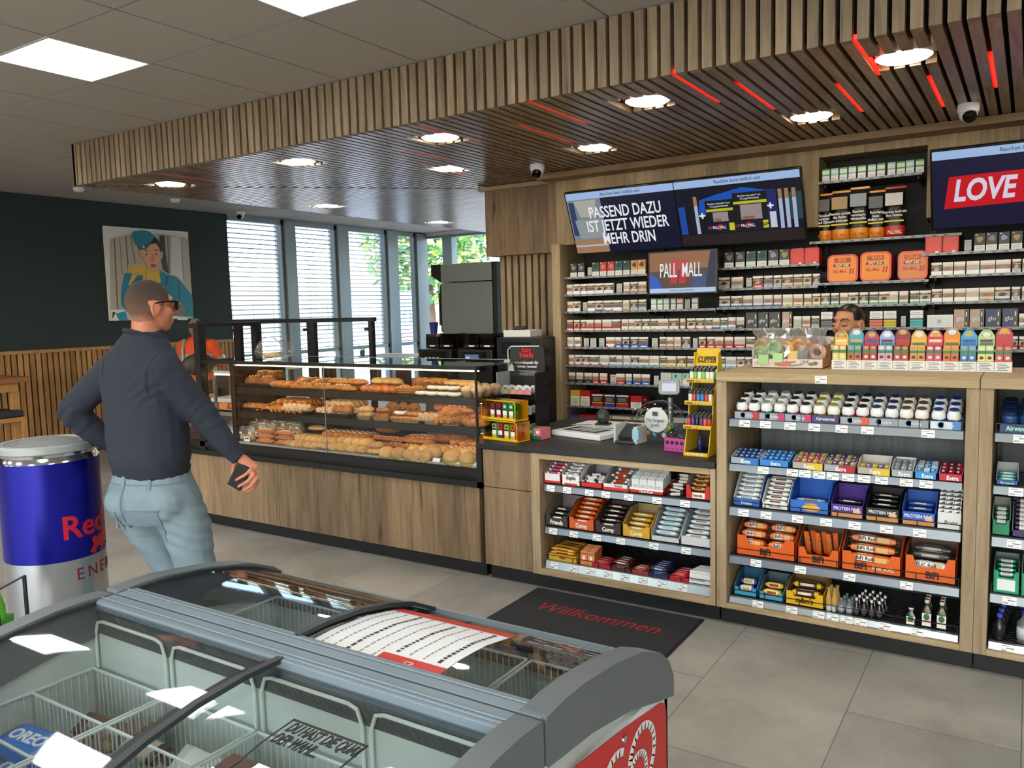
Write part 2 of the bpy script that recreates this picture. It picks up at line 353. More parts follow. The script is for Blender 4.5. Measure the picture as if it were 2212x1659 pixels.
# ------------------------------------------------------------------ slatted soffit
SX0, SY0 = -6.975, 3.945; P_ = .0707; SW = .050
DL = [(-.55, 4.41), (-1.872, 4.41), (-1.2, 5.43), (-2.72, 5.43), (-3.383, 4.44), (-4.747, 4.44), (-6.36, 4.45), (-6.46, 6.42), (-6.62, 8.6), (-4.05, 5.43), (.75, 4.41), (.1, 5.43)]
def cuts(lo, hi, c, along_y):      # stretches of one slat that miss the lamp openings
    seg = [(lo, hi)]
    for (lx, ly) in DL:
        a, q = (lx, ly) if along_y else (ly, lx)
        if abs(a - c) < .135:
            out = []
            for s, e in seg:
                if e <= q - .145 or s >= q + .145: out.append((s, e)); continue
                if s < q - .145: out.append((s, q - .145))
                if e > q + .145: out.append((q + .145, e))
            seg = out
    return [x for x in seg if x[1] - x[0] > .01]
b = MB(); SB = mat('060607', .9)
for (x0, x1, y0, y1) in ((SX0 + .02, 4.1, SY0 + .025, 6.62), (SX0 + .02, -3.6, 6.62, 12.3)): b.box(x0, x1, y0 + .03, y1, ZS + .075, 3.2, SB)
k = 0; x = SX0
while x < 4.1:
    b.box(x, x + SW, SY0, SY0 + .05, ZS, ZC - .004, SLAT)
    yend = 6.12 if x > -3.62 else min(SY0 + (x - SX0) + .02, 6.46 if x > -4.42 else 12.3)
    for s, e in cuts(SY0 + .051, yend, x + SW / 2, True):
        # split long slats so that boards vary
        b.box(x, x + SW, s, e, ZS, ZS + .05, SLATY)
    x += P_
y = SY0 + P_
while y < 12.28:
    b.box(SX0, SX0 + .03, y, y + SW, ZS, ZC - .004, SLAT)
    xe = min(SX0 + (y - SY0) - .02, -3.62 if y > 6.5 else 9)
    for s, e in cuts(SX0 + .031, xe, y + SW / 2, False): b.box(s, e, y, y + SW, ZS, ZS + .05, SLATX)
    y += P_
b.box(SX0 - .002, SX0 + .03, SY0, SY0 + .03, ZS, ZC - .004, SLAT)
struct(b.obj('ceiling_soffit'))
REDL = emit('ff1a0c', 3.2)
LEDS = [(-.71, 3.97, 4.66), (-.232, 4.64, 5.35), (-1.547, 3.97, 4.69), (-1.343, 4.37, 5.07), (-.928, 4.77, 5.48), (-.449, 4.92, 5.67), (-2.395, 3.99, 4.69), (-2.75, 4.44, 5.15), (-3.221, 4.05, 4.37), (-3.244, 4.57, 4.74), (-3.796, 4.5, 5.15), (-4.106, 5.11, 5.74), (-5.91, 4.05, 4.63), (-5.05, 4.08, 4.18)]
for i, (x, a, c) in enumerate(sorted(LEDS, reverse=True)):
    k = round((x - SX0 - SW - .01) / P_); xx = SX0 + k * P_ + SW + .0035
    tag(MB().box(xx, xx + .0135, a, c, ZS + .008, ZS + .03, REDL).obj('light_strip'), f'short red light strip between soffit slats, {nth(i)} counting from the LOVE THE screen', 'light strip', 'red light strips in the soffit')
tag(MB().box(-6.86, -6.44, 5.01, 5.024, ZS + .008, ZS + .03, REDL).obj('light_strip'), 'short glowing red light strip lying crosswise near the far corner of the soffit', 'light strip', 'red light strips in the soffit')
LD = emit('fff6e2', DOWN_E); RECB = mat('e8dcc0', .6)
dn = ['above the LOVE THE screen', 'over the gum shelves nearest the soffit edge', 'in front of the lit green packs in the niche', 'in front of the wide cigarette advert screen', 'over the bakery case, nearest its near end', 'over the middle of the bakery case', 'over the far end of the bakery case', 'second back beyond the bakery case', 'farthest back, toward the far window', 'beside the pillar camera', 'beyond the frame of the LOVE THE screen', 'between the last screens']
for i, (x, y) in enumerate(DL):
    t = thing('downlight', f'round recessed soffit downlight, {dn[i]}', 'downlight', (x, y, ZS), 0, 'downlights in the soffit')
    MB().lathe([(.128, .012), (.128, .05), (.112, .05), (.112, .012)], mat('e9e7e2', .4), seg=32).obj('ring', t, smooth=True)
    MB().lathe([(.0001, .004), (.112, .004), (.112, .02), (.0001, .02)], LD, seg=32).obj('lens', t)
    MB().box(-.135, .135, -.14, .14, .052, .058, RECB).obj('recess_plate', t)
# dome cameras
def dome(loc, label):
    t = thing('security_camera', label, 'security camera', loc, 0, 'dome security cameras')
    MB().lathe([(.058, 0), (.06, -.03), (.055, -.05)], WHITE, seg=28).obj('base', t, smooth=True)
    MB().ell((0, 0, -.052), .052, .052, .052, mat('dfe1e1', .3), 24, 14).obj('housing', t, smooth=True)
    q = Vector((.25, -.75, -.62)).normalized()
    MB().lathe([(.0001, .0), (.036, .0), (.04, .01), (.034, .03), (.0001, .036)], mat('0a0a0c', .12), seg=24).obj('lens', t, (q * .028 + Vector((0, 0, -.052))), q.to_track_quat('Z', 'Y').to_euler(), smooth=True)
dome((-3.375, 5.70, ZS), 'white dome camera with black lens on the soffit by the oak pillar')
dome((-.349, 5.655, ZS), 'white dome camera with black lens on the soffit above the LOVE THE screen')
dome((-9.73, 7.93, ZC), 'white dome camera on the ceiling at the top of the blinds')
for loc, l in (((-9.237, 5.27, ZC), 'white smoke detector on the ceiling beyond the soffit corner'), ((-9.26, 6.53, ZC), 'small white detector on the ceiling above the portrait picture')):
    tag(MB().lathe([(.06, 0), (.06, -.025), (.04, -.045), (.0001, -.045)], WHITE, seg=20).obj('smoke_detector', None, loc, smooth=True), l, 'smoke detector')
# ------------------------------------------------------------------ outside
struct(MB().box(-60, 40, -40, 70, -.25, -.12, mat('b9b7b0', .9)).obj('ground'))
def leafball(name, c, r, n, cols, seed, lab):
    rnd = random.Random(seed); b = MB(); ms = [mat(x, .6) for x in cols]
    for i in range(n):
        d = Vector((rnd.gauss(0, 1), rnd.gauss(0, 1), rnd.gauss(0, .9))).normalized() * r * (.55 + .5 * rnd.random())
        q = Vector(c) + d; s = .10 + .12 * rnd.random(); u = Vector((rnd.uniform(-1, 1), rnd.uniform(-1, 1), rnd.uniform(-.6, .6))).normalized(); w = u.orthogonal().normalized()
        b.poly([q - u * s, q + w * s * .55, q + u * s, q - w * s * .55], ms[i % len(ms)])
    t = thing(name, lab, 'tree', (c[0], c[1], -.12))
    o = b.obj('foliage', t, (-c[0], -c[1], .12)); MB().tube([(0, 0, 0), (.1, 0, 1.5), (0, 0, c[2])], [.16, .12, .06], mat('5a4432', .8, var=.3), 8).obj('trunk', t)
leafball('tree', (-16.2, 20.4, 3.9), 2.0, 2600, ['5c8f4e', '7fb05c', '3f7050', 'a7c76a'], 3, 'leafy green tree outside beyond the far window')
t = thing('billboard', 'pale blue outdoor sign panel with letters ch and a pink stripe beyond the far window', 'sign', (-14.48, 17.0, -.12))
MB().box(-2.4, .75, 0, .08, .5, 2.35, mat('b9cfe6', .6)).obj('panel', t); MB().box(-2.4, .75, -.012, 0, 1.0, 1.2, mat('c98a9c', .6)).obj('stripe', t)
text('ch', .75, mat('6f9cd0', .6), (.05, -.01, 1.72), FR, t, bold=.01, align='CENTER')
for x in (-2.2, .55): MB().box(x, x + .12, .08, .18, 0, 2.3, GREY).obj('post', t)
t = thing('house', 'red brown wooden gabled building outside beyond the far window', 'building', (-11.5, 22.5, -.12))
MB().prism([(-3.2, 0, 0), (4, 0, 0), (4, 0, 3.6), (-1.6, 0, 5.2), (-3.2, 0, 4.6)], (0, 5, 0), mat('9a6450', .7, var=.15, scale=3)).obj('wall', t)
MB().prism([(-4.2, -.4, 5.3), (-3.9, -.4, 5.5), (4.4, -.4, 3.1), (4.4, -.4, 2.9)], (0, 6, 0), mat('e4e0d8', .7)).obj('roof_edge', t)
MB().box(-1.5, -.2, -.03, 0, 1.0, 3.6, mat('7f9ab4', .4)).obj('window', t)
# ================================================================== COUNTERS
YF = 4.05
KICK = mat('0d0e10', .5); BEDM = mat('b9b6ac', .35, .3); SHINE = mat('15120f', .15)
CG = glass('case_glass', (.97, .98, .975), 1.45)
CGT = glass('case_top_glass', (.90, .94, .93), 1.55, extra=.16)
WARM = emit('ffd9a0', CASE_E)
case = thing('bakery_display_case', 'long black framed glass bakery case on an oak counter full of bread rolls', 'display case', (-4.2, YF, 0))
def part(b, name, parent, off=(4.2, -YF, 0), **k): return b.obj(name, parent, off, **k)
part(MB().box(-6.4, -2.87, 4.11, 4.66, 0, .10, KICK), 'kickboard', case)
part(MB().box(-6.4, -4.72, 4.05, 4.66, .10, .585, OAK), 'front_panel', case, bevel=.002)
part(MB().box(-4.716, -2.872, 4.05, 4.66, .10, .585, OAK), 'front_panel', case, bevel=.002)
b = MB(); b.box(-6.4, -2.835, 4.03, 4.67, .585, .625, BLK); b.box(-6.4, -2.87, 4.05, 4.67, .625, .70, BLKM); b.box(-6.4, -2.87, 4.035, 4.05, .655, .695, BLK); b.box(-2.872, -2.835, 4.03, 4.08, .585, .87, BLK)
part(b, 'ledge', case)
part(MB().box(-5.54, -2.885, 4.075, 4.62, .70, .712, BEDM), 'bottom_tray', case)
for z, y1 in ((.945, 4.46), (1.135, 4.42)):
    b = MB(); b.box(-5.22, -2.885, 4.10, y1, z - .028, z, BLK); b.box(-5.22, -2.885, 4.095, 4.105, z - .045, z + .004, BLKM)
    part(b, 'shelf', case); part(MB().box(-5.2, -2.9, 4.13, 4.15, z - .034, z - .029, WARM), 'light_bar', case)
b = MB(); b.box(-5.2, -2.9, 4.10, 4.13, 1.305, 1.312, WARM); part(b, 'light_bar', case)
b = MB()
for x in (-5.20, -4.62, -3.86, -3.46): b.box(x - .05, x + .05, 4.50, 4.56, .70, 1.33, SHINE)
b.box(-5.24, -5.19, 4.08, 4.5, .70, 1.33, SHINE); part(b, 'rear_post', case)
part(MB().box(-3.72, -2.9, 4.60, 4.62, .72, 1.12, OAK).box(-3.72, -2.9, 4.60, 4.62, 1.12, 1.13, BLK), 'rear_panel', case)
part(MB().box(-5.2, -3.73, 4.60, 4.62, .72, .93, mat('1b1815', .2)), 'rear_panel', case)
b = MB(); b.box(-5.54, -2.86, 4.04, 4.06, 1.322, 1.345, BLK); b.box(-5.54, -2.88, 4.64, 4.66, 1.33, 1.346, GREY); b.box(-2.878, -2.866, 4.045, 4.058, .70, 1.33, BLK); part(b, 'top_rail', case)
part(MB().box(-5.54, -4.190, 4.050, 4.056, .70, 1.325, CG), 'glass_pane', case); part(MB().box(-4.186, -2.872, 4.050, 4.056, .70, 1.325, CG), 'glass_pane', case)
part(MB().box(-4.190, -4.186, 4.049, 4.056, .70, 1.325, GREY), 'pane_joint', case)
part(MB().box(-2.873, -2.867, 4.058, 4.65, .70, 1.325, CG), 'side_pane', case); part(MB().box(-5.54, -2.866, 4.06, 4.64, 1.334, 1.344, CGT), 'glass_top', case)
b = MB(); b.box(-5.60, -5.535, 4.035, 4.10, .585, 1.635, BLK); b.box(-6.4, -5.6, 4.035, 4.10, 1.60, 1.635, BLK); b.box(-6.4, -6.34, 4.035, 4.10, .585, 1.6, BLK); b.box(-6.4, -5.6, 4.60, 4.66, 1.60, 1.635, BLK); b.box(-5.60, -5.535, 4.60, 4.66, .6, 1.635, BLK)
b.box(-5.6, -5.535, 4.1, 4.6, 1.61, 1.635, BLK)
part(b, 'tall_frame', case); part(MB().box(-6.34, -5.60, 4.055, 4.061, .70, 1.60, CG), 'tall_pane', case)
b = MB(); b.box(-5.50, -5.22, 4.12, 4.5, .93, .945, LGREY); b.box(-5.5, -5.22, 4.12, 4.13, .9, .945, ALU); b.box(-5.5, -5.485, 4.12, 4.14, .945, 1.25, ALU); b.box(-5.50, -5.22, 4.12, 4.16, 1.235, 1.255, LGREY); part(b, 'slicer_shelf', case)
part(MB().box(-5.49, -5.24, 4.13, 4.15, 1.222, 1.233, WARM), 'light_bar', case)
# tall glass screen along the back of the bakery counter
scr = thing('glass_screen', 'black framed clear glass screen standing behind the bakery case', 'glass screen', (-5.4, 4.95, 0))
b = MB(); b.box(-6.78, -4.50, 4.93, 4.97, 1.615, 1.65, BLK); part(b, 'rail', scr, (5.4, -4.95, 0))
for x in (-6.2, -5.23, -4.54):
    w_ = .045 if x < -5 else .02
    part(MB().box(x - w_, x + w_, 4.93, 4.97, 0, 1.615, BLK).box(x - w_ - .03, x + w_ + .03, 4.915, 4.93, 1.54, 1.565, BLK), 'post', scr, (5.4, -4.95, 0))
part(MB().box(-6.75, -4.52, 4.945, 4.951, 1.0, 1.61, PANE), 'pane', scr, (5.4, -4.95, 0))
part(MB().box(-6.7, -3.6, 4.98, 5.5, .86, .9, LGREY).box(-6.7, -3.6, 4.99, 5.48, 0, .86, DGREY), 'rear_worktop', scr, (5.4, -4.95, 0))
# drawer unit
dr = thing('drawer_unit', 'narrow oak unit with one drawer and one door between bakery case and sweets shelves', 'cabinet', (-2.66, YF, 0))
MB().box(-2.835, -2.485, 4.065, 4.62, .10, .833, OAK).obj('carcass', dr, (2.66, -YF, 0)); MB().box(-2.835, -2.485, 4.11, 4.6, 0, .099, KICK).obj('kickboard', dr, (2.66, -YF, 0))
MB().box(-2.833, -2.487, 4.046, 4.064, .600, .832, OAK).obj('drawer', dr, (2.66, -YF, 0), bevel=.002); MB().box(-2.833, -2.487, 4.046, 4.064, .102, .595, OAK).obj('door', dr, (2.66, -YF, 0), bevel=.002)
# worktop
wt = tag(MB().box(-2.868, -1.356, 4.028, 5.3, .838, .872, BLKT).obj('worktop', bevel=.003), 'black cash desk worktop over the drawer unit and sweets shelves', 'worktop')
# price tags and shelf rails
TAGM = None
def tag_mesh():
    global TAGM
    if TAGM: return TAGM
    b = MB(); b.box(-.027, .027, -.0015, 0, -.018, .018, WHITE); g = mat('8f9499', .6)
    b.box(-.023, .006, -.0022, -.0014, .010, .0125, g); b.box(-.006, .023, -.0022, -.0014, .000, .0035, mat('4d5258', .6))
    for i in range(7): b.box(-.023 + i * .003, -.0215 + i * .003, -.0022, -.0014, -.014, -.006, mat('3a3d40', .6))
    b.box(.004, .02, -.0022, -.0014, -.012, -.0105, g)
    TAGM = b.mesh('price_tag'); return TAGM
RAILM = mat('70757a', .32, .5)
BWIRE = mat('111214', .4)
def shelf(unit, org, x0, x1, z, yb, tags, wire=.035, rail=RAILM, zrail=.036, depth_slope=.0):
    off = (-org[0], -org[1], -org[2])
    b = MB(); b.box(x0, x1, 4.085, yb, z - .012, z, BLK)
    n = int((yb - 4.1) / .03)
    for i in range(n): b.box(x0, x1, 4.10 + i * .03, 4.104 + i * .03, z, z + .002, mat('2a2b2d', .5))
    s = b.obj('shelf', unit, off)
    MB().prism([(x0, 4.082, z + .002), (x0, 4.068, z - .002), (x0, 4.060, z - zrail), (x0, 4.074, z - zrail)], (x1 - x0, 0, 0), rail).obj('price_rail', s)
    if wire:
        w = MB(); w.tube([(x0, 4.082, z + wire), (x1, 4.082, z + wire)], .0022, BWIRE, 6)
        k = max(2, int((x1 - x0) / .16))
        for i in range(k + 1): xx = x0 + .004 + (x1 - x0 - .008) * i / k; w.tube([(xx, 4.082, z), (xx, 4.082, z + wire)], .0022, BWIRE, 6)
        w.obj('wire_rail', s)
    for tx in tags: place(tag_mesh(), 'price_tag', s, (tx, 4.0625, z - zrail * .5 - .002), (math.radians(-12), 0, 0))
    return s
# low sweets counter
lo = thing('sweets_counter', 'low oak counter with three wire shelves of chocolate bars under the black worktop', 'shelf unit', (-1.92, YF, 0)); LO = (-1.92, YF, 0); off = (1.92, -YF, 0)
MB().box(-2.483, -1.357, 4.11, 4.6, 0, .098, KICK).obj('kickboard', lo, off)
MB().box(-2.483, -2.425, 4.04, 4.6, .10, .836, OAKE).obj('side_panel', lo, off, bevel=.002); MB().box(-1.385, -1.357, 4.04, 4.6, .10, .836, OAKE).obj('side_panel', lo, off, bevel=.002)
MB().box(-2.425, -1.385, 4.04, 4.6, .10, .140, OAKEX).obj('bottom_board', lo, off, bevel=.002); MB().box(-2.425, -1.385, 4.04, 4.6, .803, .836, OAKEX).obj('top_board', lo, off, bevel=.002)
MB().box(-2.425, -1.385, 4.585, 4.6, .14, .803, mat('1a1a1c', .7)).obj('back_panel', lo, off)
z5 = lambda L: L
shelf(lo, LO, -2.405, -1.392, .648, 4.50, [-2.36, -2.25, -2.105, -2.0, -1.86, -1.69, -1.53])
shelf(lo, LO, -2.405, -1.392, .390, 4.54, [-2.35, -2.21, -2.06, -1.91, -1.71, -1.525])
shelf(lo, LO, -2.405, -1.392, .186, 4.58, [-2.345, -2.215, -2.105, -1.995, -1.89, -1.78, -1.665, -1.545], wire=.03, rail=ALU, zrail=.046)
# high oak gondola units
def high(x0, x1, name_lab, shelves, goods_x):
    cx = (x0 + x1) / 2; t = thing('shelf_unit', name_lab, 'shelf unit', (cx, YF, 0)); of = (-cx, -YF, 0)
    MB().box(x0 + .002, x1 - .002, 4.11, 4.62, 0, .098, KICK).obj('kickboard', t, of)
    MB().box(x0, x0 + .052, 4.04, 4.66, .10, 1.296, OAKE).obj('side_panel', t, of, bevel=.002); MB().box(x1 - .052, x1, 4.04, 4.66, .10, 1.296, OAKE).obj('side_panel', t, of, bevel=.002)
    MB().box(x0 + .052, x1 - .052, 4.04, 4.66, .10, .128, OAKEX).obj('bottom_board', t, of, bevel=.002)
    MB().box(x0 + .001, x1 - .001, 4.03, 4.68, 1.297, 1.343, OAKEX).obj('top_board', t, of, bevel=.003)
    MB().box(x0 + .052, x1 - .052, 4.60, 4.62, .128, 1.296, wood('grey_board', '5d6063', '74777a', plank=.4, dark='474a4d')).obj('back_panel', t, of)
    for xx in (x0 + .056, x1 - .076):
        b = MB(); b.box(xx, xx + .02, 4.55, 4.6, .13, 1.29, BLK)
        for i in range(28): b.box(xx + .006, xx + .014, 4.548, 4.551, .16 + i * .04, .18 + i * .04, mat('3a3c3e', .5))
        b.obj('upright', t, of)
    for (z, yb, tg, w, rl, zr) in shelves: shelf(t, (cx, YF, 0), x0 + .06, x1 - .06, z, yb, tg, w, rl, zr)
    return t
T1 = [-1.235, -1.12, -.99, -.865, -.745, -.63, -.35]
high(-1.350, -.175, 'tall oak shelf unit of chewing gum, bars and orange snack cartons', [
    (1.102, 4.34, [-1.21, -1.105, -.985, -.87, -.745, -.63, -.375], .04, RAILM, .038),
    (.868, 4.44, [-1.115, -.972, -.912, -.845, -.782, -.712, -.642, -.565, -.46, -.378], 0, RAILM, .036),
    (.639, 4.48, [-1.215, -1.10, -.945, -.81, -.68, -.54, -.40], .03, RAILM, .042),
    (.380, 4.52, [-1.15, -.93, -.70, -.45], .04, RAILM, .038),
    (.160, 4.56, [-1.14, -.97, -.84, -.775, -.71, -.645, -.54, -.40], .035, ALU, .03)], None)
high(-.174, 1.0, 'oak shelf unit cut off by the frame, with blue gum pots and mint cartons', [
    (1.102, 4.34, [-.02, .2, .5], .04, RAILM, .038), (.868, 4.44, [-.03, .09, .3], 0, RAILM, .036), (.639, 4.48, [-.03, .1, .3], .03, RAILM, .042),
    (.380, 4.52, [-.04, .2], .04, RAILM, .038), (.160, 4.56, [-.04, .2], .0, ALU, .034)], None)
place(tag_mesh(), 'price_tag', bpy.data.objects['shelf_unit'], (-.835 + .7625, 4.0285 - YF, 1.318))
place(tag_mesh(), 'price_tag', bpy.data.objects['shelf_unit.001'], (.015 - .413, 4.0285 - YF, 1.318))
# ================================================================== TOBACCO RACK
RK = thing('tobacco_rack', 'black back wall rack of many narrow shelves filled with cigarette packs', 'rack', (-1.2, 6.5, 0)); ro = (1.2, -6.5, 0)
RB = mat('14171a', .6)
b = MB(); b.box(-3.42, 4.0, 6.56, 6.60, .5, 2.23, RB); b.box(-1.32, -.64, 6.56, 6.60, 2.23, 2.73, RB); b.obj('back_panel', RK, ro)
for x in (-2.66, -2.07, -1.33, -.60, .1): MB().box(x - .02, x + .02, 6.53, 6.56, .7, 2.2, mat('202428', .5)).obj('upright', RK, ro)
MB().box(-3.50, -3.42, 6.12, 6.60, 0, 2.232, OAKE).obj('side_panel', RK, ro, bevel=.002)
MB().box(-3.42, 4.0, 6.2, 6.58, .02, .66, OAK).obj('base_cabinet', RK, ro)
SHB = mat('34393d', .45); EDGE = mat('8b9195', .4, .2)
def rshelf(x0, x1, z, y0=6.18):
    s = MB().box(x0, x1, y0, 6.56, z - .016, z - .004, SHB).obj('shelf', RK, ro)
    b = MB(); b.box(x0, x1, y0 - .004, y0 + .002, z - .014, z + .003, EDGE)
    n = int((x1 - x0) / .065)
    for i in range(n): xx = x0 + .03 + i * .065; b.box(xx - .012, xx + .012, y0 - .0055, y0 - .0035, z - .010, z - .004, mat('3b4044', .5))
    b.obj('shelf_edge', s)
    for xx in (x0 + .03, x1 - .03): MB().prism([(xx - .006, 6.56, z - .017), (xx - .006, 6.26, z - .017), (xx - .006, 6.26, z - .03), (xx - .006, 6.56, z - .06)], (.012, 0, 0), SHB).obj('bracket', s)
ROWZ = {'r1': 1.945, 'r2': 1.797, 'r3': 1.652, 'r4': 1.493, 'r5': 1.342, 'r6': 1.187, 'r7': 1.033, 'r8': .832}
for x0, x1, z in [(-3.415, -2.64, 1.945), (-2.06, -1.30, 1.962), (-.63, 1.2, 1.992), (-3.415, -2.64, 1.797), (-2.06, -1.31, 1.802), (-.585, 1.2, 1.842), (-3.415, -2.64, 1.650), (-2.635, -2.07, 1.652), (-2.06, -.60, 1.657), (-.595, 1.2, 1.664),
                  (-3.415, -2.0, 1.490), (-1.995, -.6, 1.494), (-.595, 1.2, 1.490), (-3.415, -2.0, 1.342), (-1.995, 1.2, 1.342), (-3.415, -2.0, 1.187), (-1.995, 1.2, 1.187), (-3.415, -2.0, 1.033), (-1.995, 1.2, 1.033), (-3.415, -2.0, .832), (-1.995, 1.2, .832), (-3.415, 1.2, .70),
                  (-1.315, -.645, 2.540), (-1.37, -.40, 2.118), (-1.305, -.59, 1.818)]: rshelf(x0, x1, z)
# packs: one mesh for each look; colour bands run bottom to top
IMG = ['a8635c', '5c5a6c', '8a8680', '2c2a30', 'b5b2ae', 'b99a92']
def pack_mesh(kind, w, v):
    key = (kind, round(w, 2), v)
    if key in PK: return PK[key]
    im = IMG[v % 6]; im2 = IMG[(v * 5 + 2) % 6]; h = .088; d = .024; b = MB()
    def bands(L, h, d, side=None):
        z = 0
        for f, c in L:
            b.box(-w / 2, w / 2, 0, d, z, z + f * h, mat(side or 'd9d6d0', .4), front=mat(c, .38)); z += f * h
        return h
    Y = 'd9a91f'; K = '1b1a1b'; Wt = 'e9e7e2'
    base = {'w': ('f1f1ef', 'f3f3f1'), 'o': ('d97a4a', 'd8d0c4'), 's': ('c9cbcd', 'a9adb2'), 'r': ('b4161d', 'b4161d'), 'b': ('c59a6a', 'd8c6a4'), 'n': ('24447f', 'd7dde6'), 'rw': ('c11e26', 'eceae6'), 'y': ('d9c98a', 'e6dba8'), 'g': ('7fae83', 'd6e2d2'), 'm': ('f2f0ec', 'c6161f'), 'Gd': ('f0ede4', 'f0ede4'), 'c': ('8fbccb', 'e4eef1'), 'k': ('19181a', '242325'), 'B': ('2a5fb0', '2457a6'), 'L': ('b71a22', 'e8e6e2')}
    if kind in base:
        c1, c2 = base[kind]
        bands([(.17, c1), (.17, c2), (.30, im), (.05, Y), (.13, K if v % 2 else 'd5d4d0'), (.18, Wt)], h, d, c2)
        b.prism([(-w * .3, 0, h * .36), (w * .1, 0, h * .34), (w * .34, 0, h * .5), (w * .05, 0, h * .62), (-w * .2, 0, h * .56)], (0, -.0007, 0), mat(im2, .4))
        if kind == 'm': b.prism([(-w * .48, 0, .002), (w * .48, 0, .002), (0, 0, h * .17)], (0, -.0008, 0), mat('f2f0ec', .4)); b.prism([(-w * .48, 0, h * .16), (w * .48, 0, h * .16), (w * .48, 0, h * .3), (-w * .48, 0, h * .3)], (0, -.0005, 0), mat('c6161f', .4))
        elif kind == 'Gd': b.prism([(-w * .3, 0, h * .07), (w * .3, 0, h * .07), (0, 0, h * .17)], (0, -.0008, 0), mat('c8a657', .4))
        elif kind in 'rwLB': b.box(-w * .3, w * .36, -.0008, 0, h * .08, h * .17, mat('f2f2f0', .4))
        else: b.box(-w * .22, w * .22, -.0008, 0, h * .09, h * .14, mat('6b6f78' if kind != 'k' else 'b9b9b9', .4))
        b.box(-w * .4, w * .2, -.0006, 0, h * .76, h * .79, mat('d8d8d4', .5))
    elif kind == 'h':
        b.box(-w / 2, w / 2, .0, .004, 0, .078, mat('c6cac9', .5)); b.box(-w * .35, w * .35, -.0006, 0, .012, .05, mat('b0b5b4', .5)); b.box(-w * .35, w * .35, -.0006, 0, .060, .066, mat('8d8f40', .5)); b.box(-w / 2, w / 2, 0, .02, 0, .012, mat('b5babc', .4))
    elif kind in ('kx', 'tx', 'rx', 'ax', 'dx', 'yx'):
        c = {'kx': '2b2a2c', 'tx': '1f5552', 'rx': 'c4322c', 'ax': 'd39a4c', 'dx': '3a383c', 'yx': 'd9c93a'}[kind]; h = .118
        bands([(.34, 'e4e5e4'), (.66, c)], h, .03, c)
        b.prism([(w * .32 * math.cos(a), 0, h * .68 + w * .3 * math.sin(a) * (1 + .3 * math.sin(3 * a + v))) for a in [i * PI / 6 for i in range(12)]], (0, -.0007, 0), mat({'kx': '8a8488', 'tx': '16302f', 'rx': 'd98a76', 'ax': '4f3a24', 'dx': ['b79a5a', '8a8d92', '9aa6c8'][v % 3], 'yx': '555555'}[kind], .4))
        for i in range(3): b.box(-w * .38, w * .38, -.0006, 0, h * (.08 + i * .075), h * (.10 + i * .075), mat('8b8e90', .5))
        b.box(-w * .42, -w * .2, -.0006, 0, h * .88, h * .95, mat('dedede', .5))
    elif kind in ('cv', 'gv', 'sv', 'rv'):
        c = {'cv': '8fc0c6', 'gv': '3fae55', 'sv': '9aa0a6', 'rv': 'c43a36'}[kind]; h = .090
        bands([(.45, 'eef0ef'), (.12, c), (.30, 'dfeeea'), (.13, c)], h, .024, 'e8ecec')
        b.box(-w * .2, w * .2, -.0007, 0, h * .62, h * .80, mat('f2e9c8', .5))
        for i in range(2): b.box(-w * .38, w * .3, -.0006, 0, h * (.12 + i * .1), h * (.15 + i * .1), mat('9a9da0', .5))
    elif kind in ('dglo', 'pglo', 'nglo'):
        c = {'dglo': '2f3436', 'pglo': 'b99c8c', 'nglo': '262f5e'}[kind]; h = .122
        bands([(1, c)], h, .06, '2a2d31'); b.box(w * .22, w * .48, -.0007, 0, .004, h - .004, mat('33373b', .35)); b.box(w * .30, w * .38, -.0012, 0, h * .6, h * .85, mat('d9dadb', .4)); b.box(w * .30, w * .38, -.0012, 0, h * .15, h * .28, mat('d9dadb', .4))
        k = len(b.v); tm = text_mesh('glo', .038, mat('e6e7e8', .4))
        b.add([(v_.co.x - .006, -v_.co.z - .001, v_.co.y + h * .48) for v_ in tm.vertices], [list(p.vertices) for p in tm.polygons], mat('e6e7e8', .4))
    elif kind in ('st', 'so', 'sy', 'sc'):
        c = {'st': '6f6a70', 'so': 'dd7b62', 'sy': 'd8c63c', 'sc': '55b6bf'}[kind]
        for i in range(3): b.box(-w / 2, w / 2, 0, .05, i * .019, i * .019 + .0165, mat(c, .4))
        for i in range(2): b.box(-w / 2, w / 2, 0, .05, .062 + i * .028, .062 + i * .028 + .026, mat('eceeee', .4)); b.box(-w * .35, w * .3, -.0006, 0, .070 + i * .028, .073 + i * .028, mat('8f9294', .5))
    elif kind == 'W':
        b.box(-w / 2, w / 2, 0, .06, 0, .088, mat('e2e6e4', .35)); b.box(-w * .42, w * .42, -.0006, 0, .012, .076, mat('d4dad8', .3)); b.box(-w * .1, w * .04, -.001, 0, .03, .055, mat('a7afae', .4))
    elif kind in ('cw', 'mv'):
        c = 'c9d4d4' if kind == 'cw' else '9cc9bd'; h = .105
        bands([(.46, 'e3e7e6'), (.54, c)], h, .03, 'dfe4e3'); b.box(-w * .4, w * .4, -.0007, 0, h * .08, h * .12, mat('6d7173', .5))
        if kind == 'cw': b.box(-w * .45, w * .45, -.0007, 0, h * .64, h * .68, mat('cdb95a', .5)); b.box(-w * .45, w * .45, -.0007, 0, h * .3, h * .34, mat('3c4a78', .5))
        else: b.prism([(-w * .2, 0, h * .66), (-w * .08, 0, h * .62), (-w * .02, 0, h * .84), (-w * .16, 0, h * .9)], (0, -.0007, 0), mat('16201f', .5))
    else:
        c = {'Y8': 'cfa63a', 'R8': 'a81c20', 'K8': 'a81c20', 'N8': '22399a', 'W8': 'a3191f'}[kind]; h = .135 if kind in ('Y8', 'R8') else .105
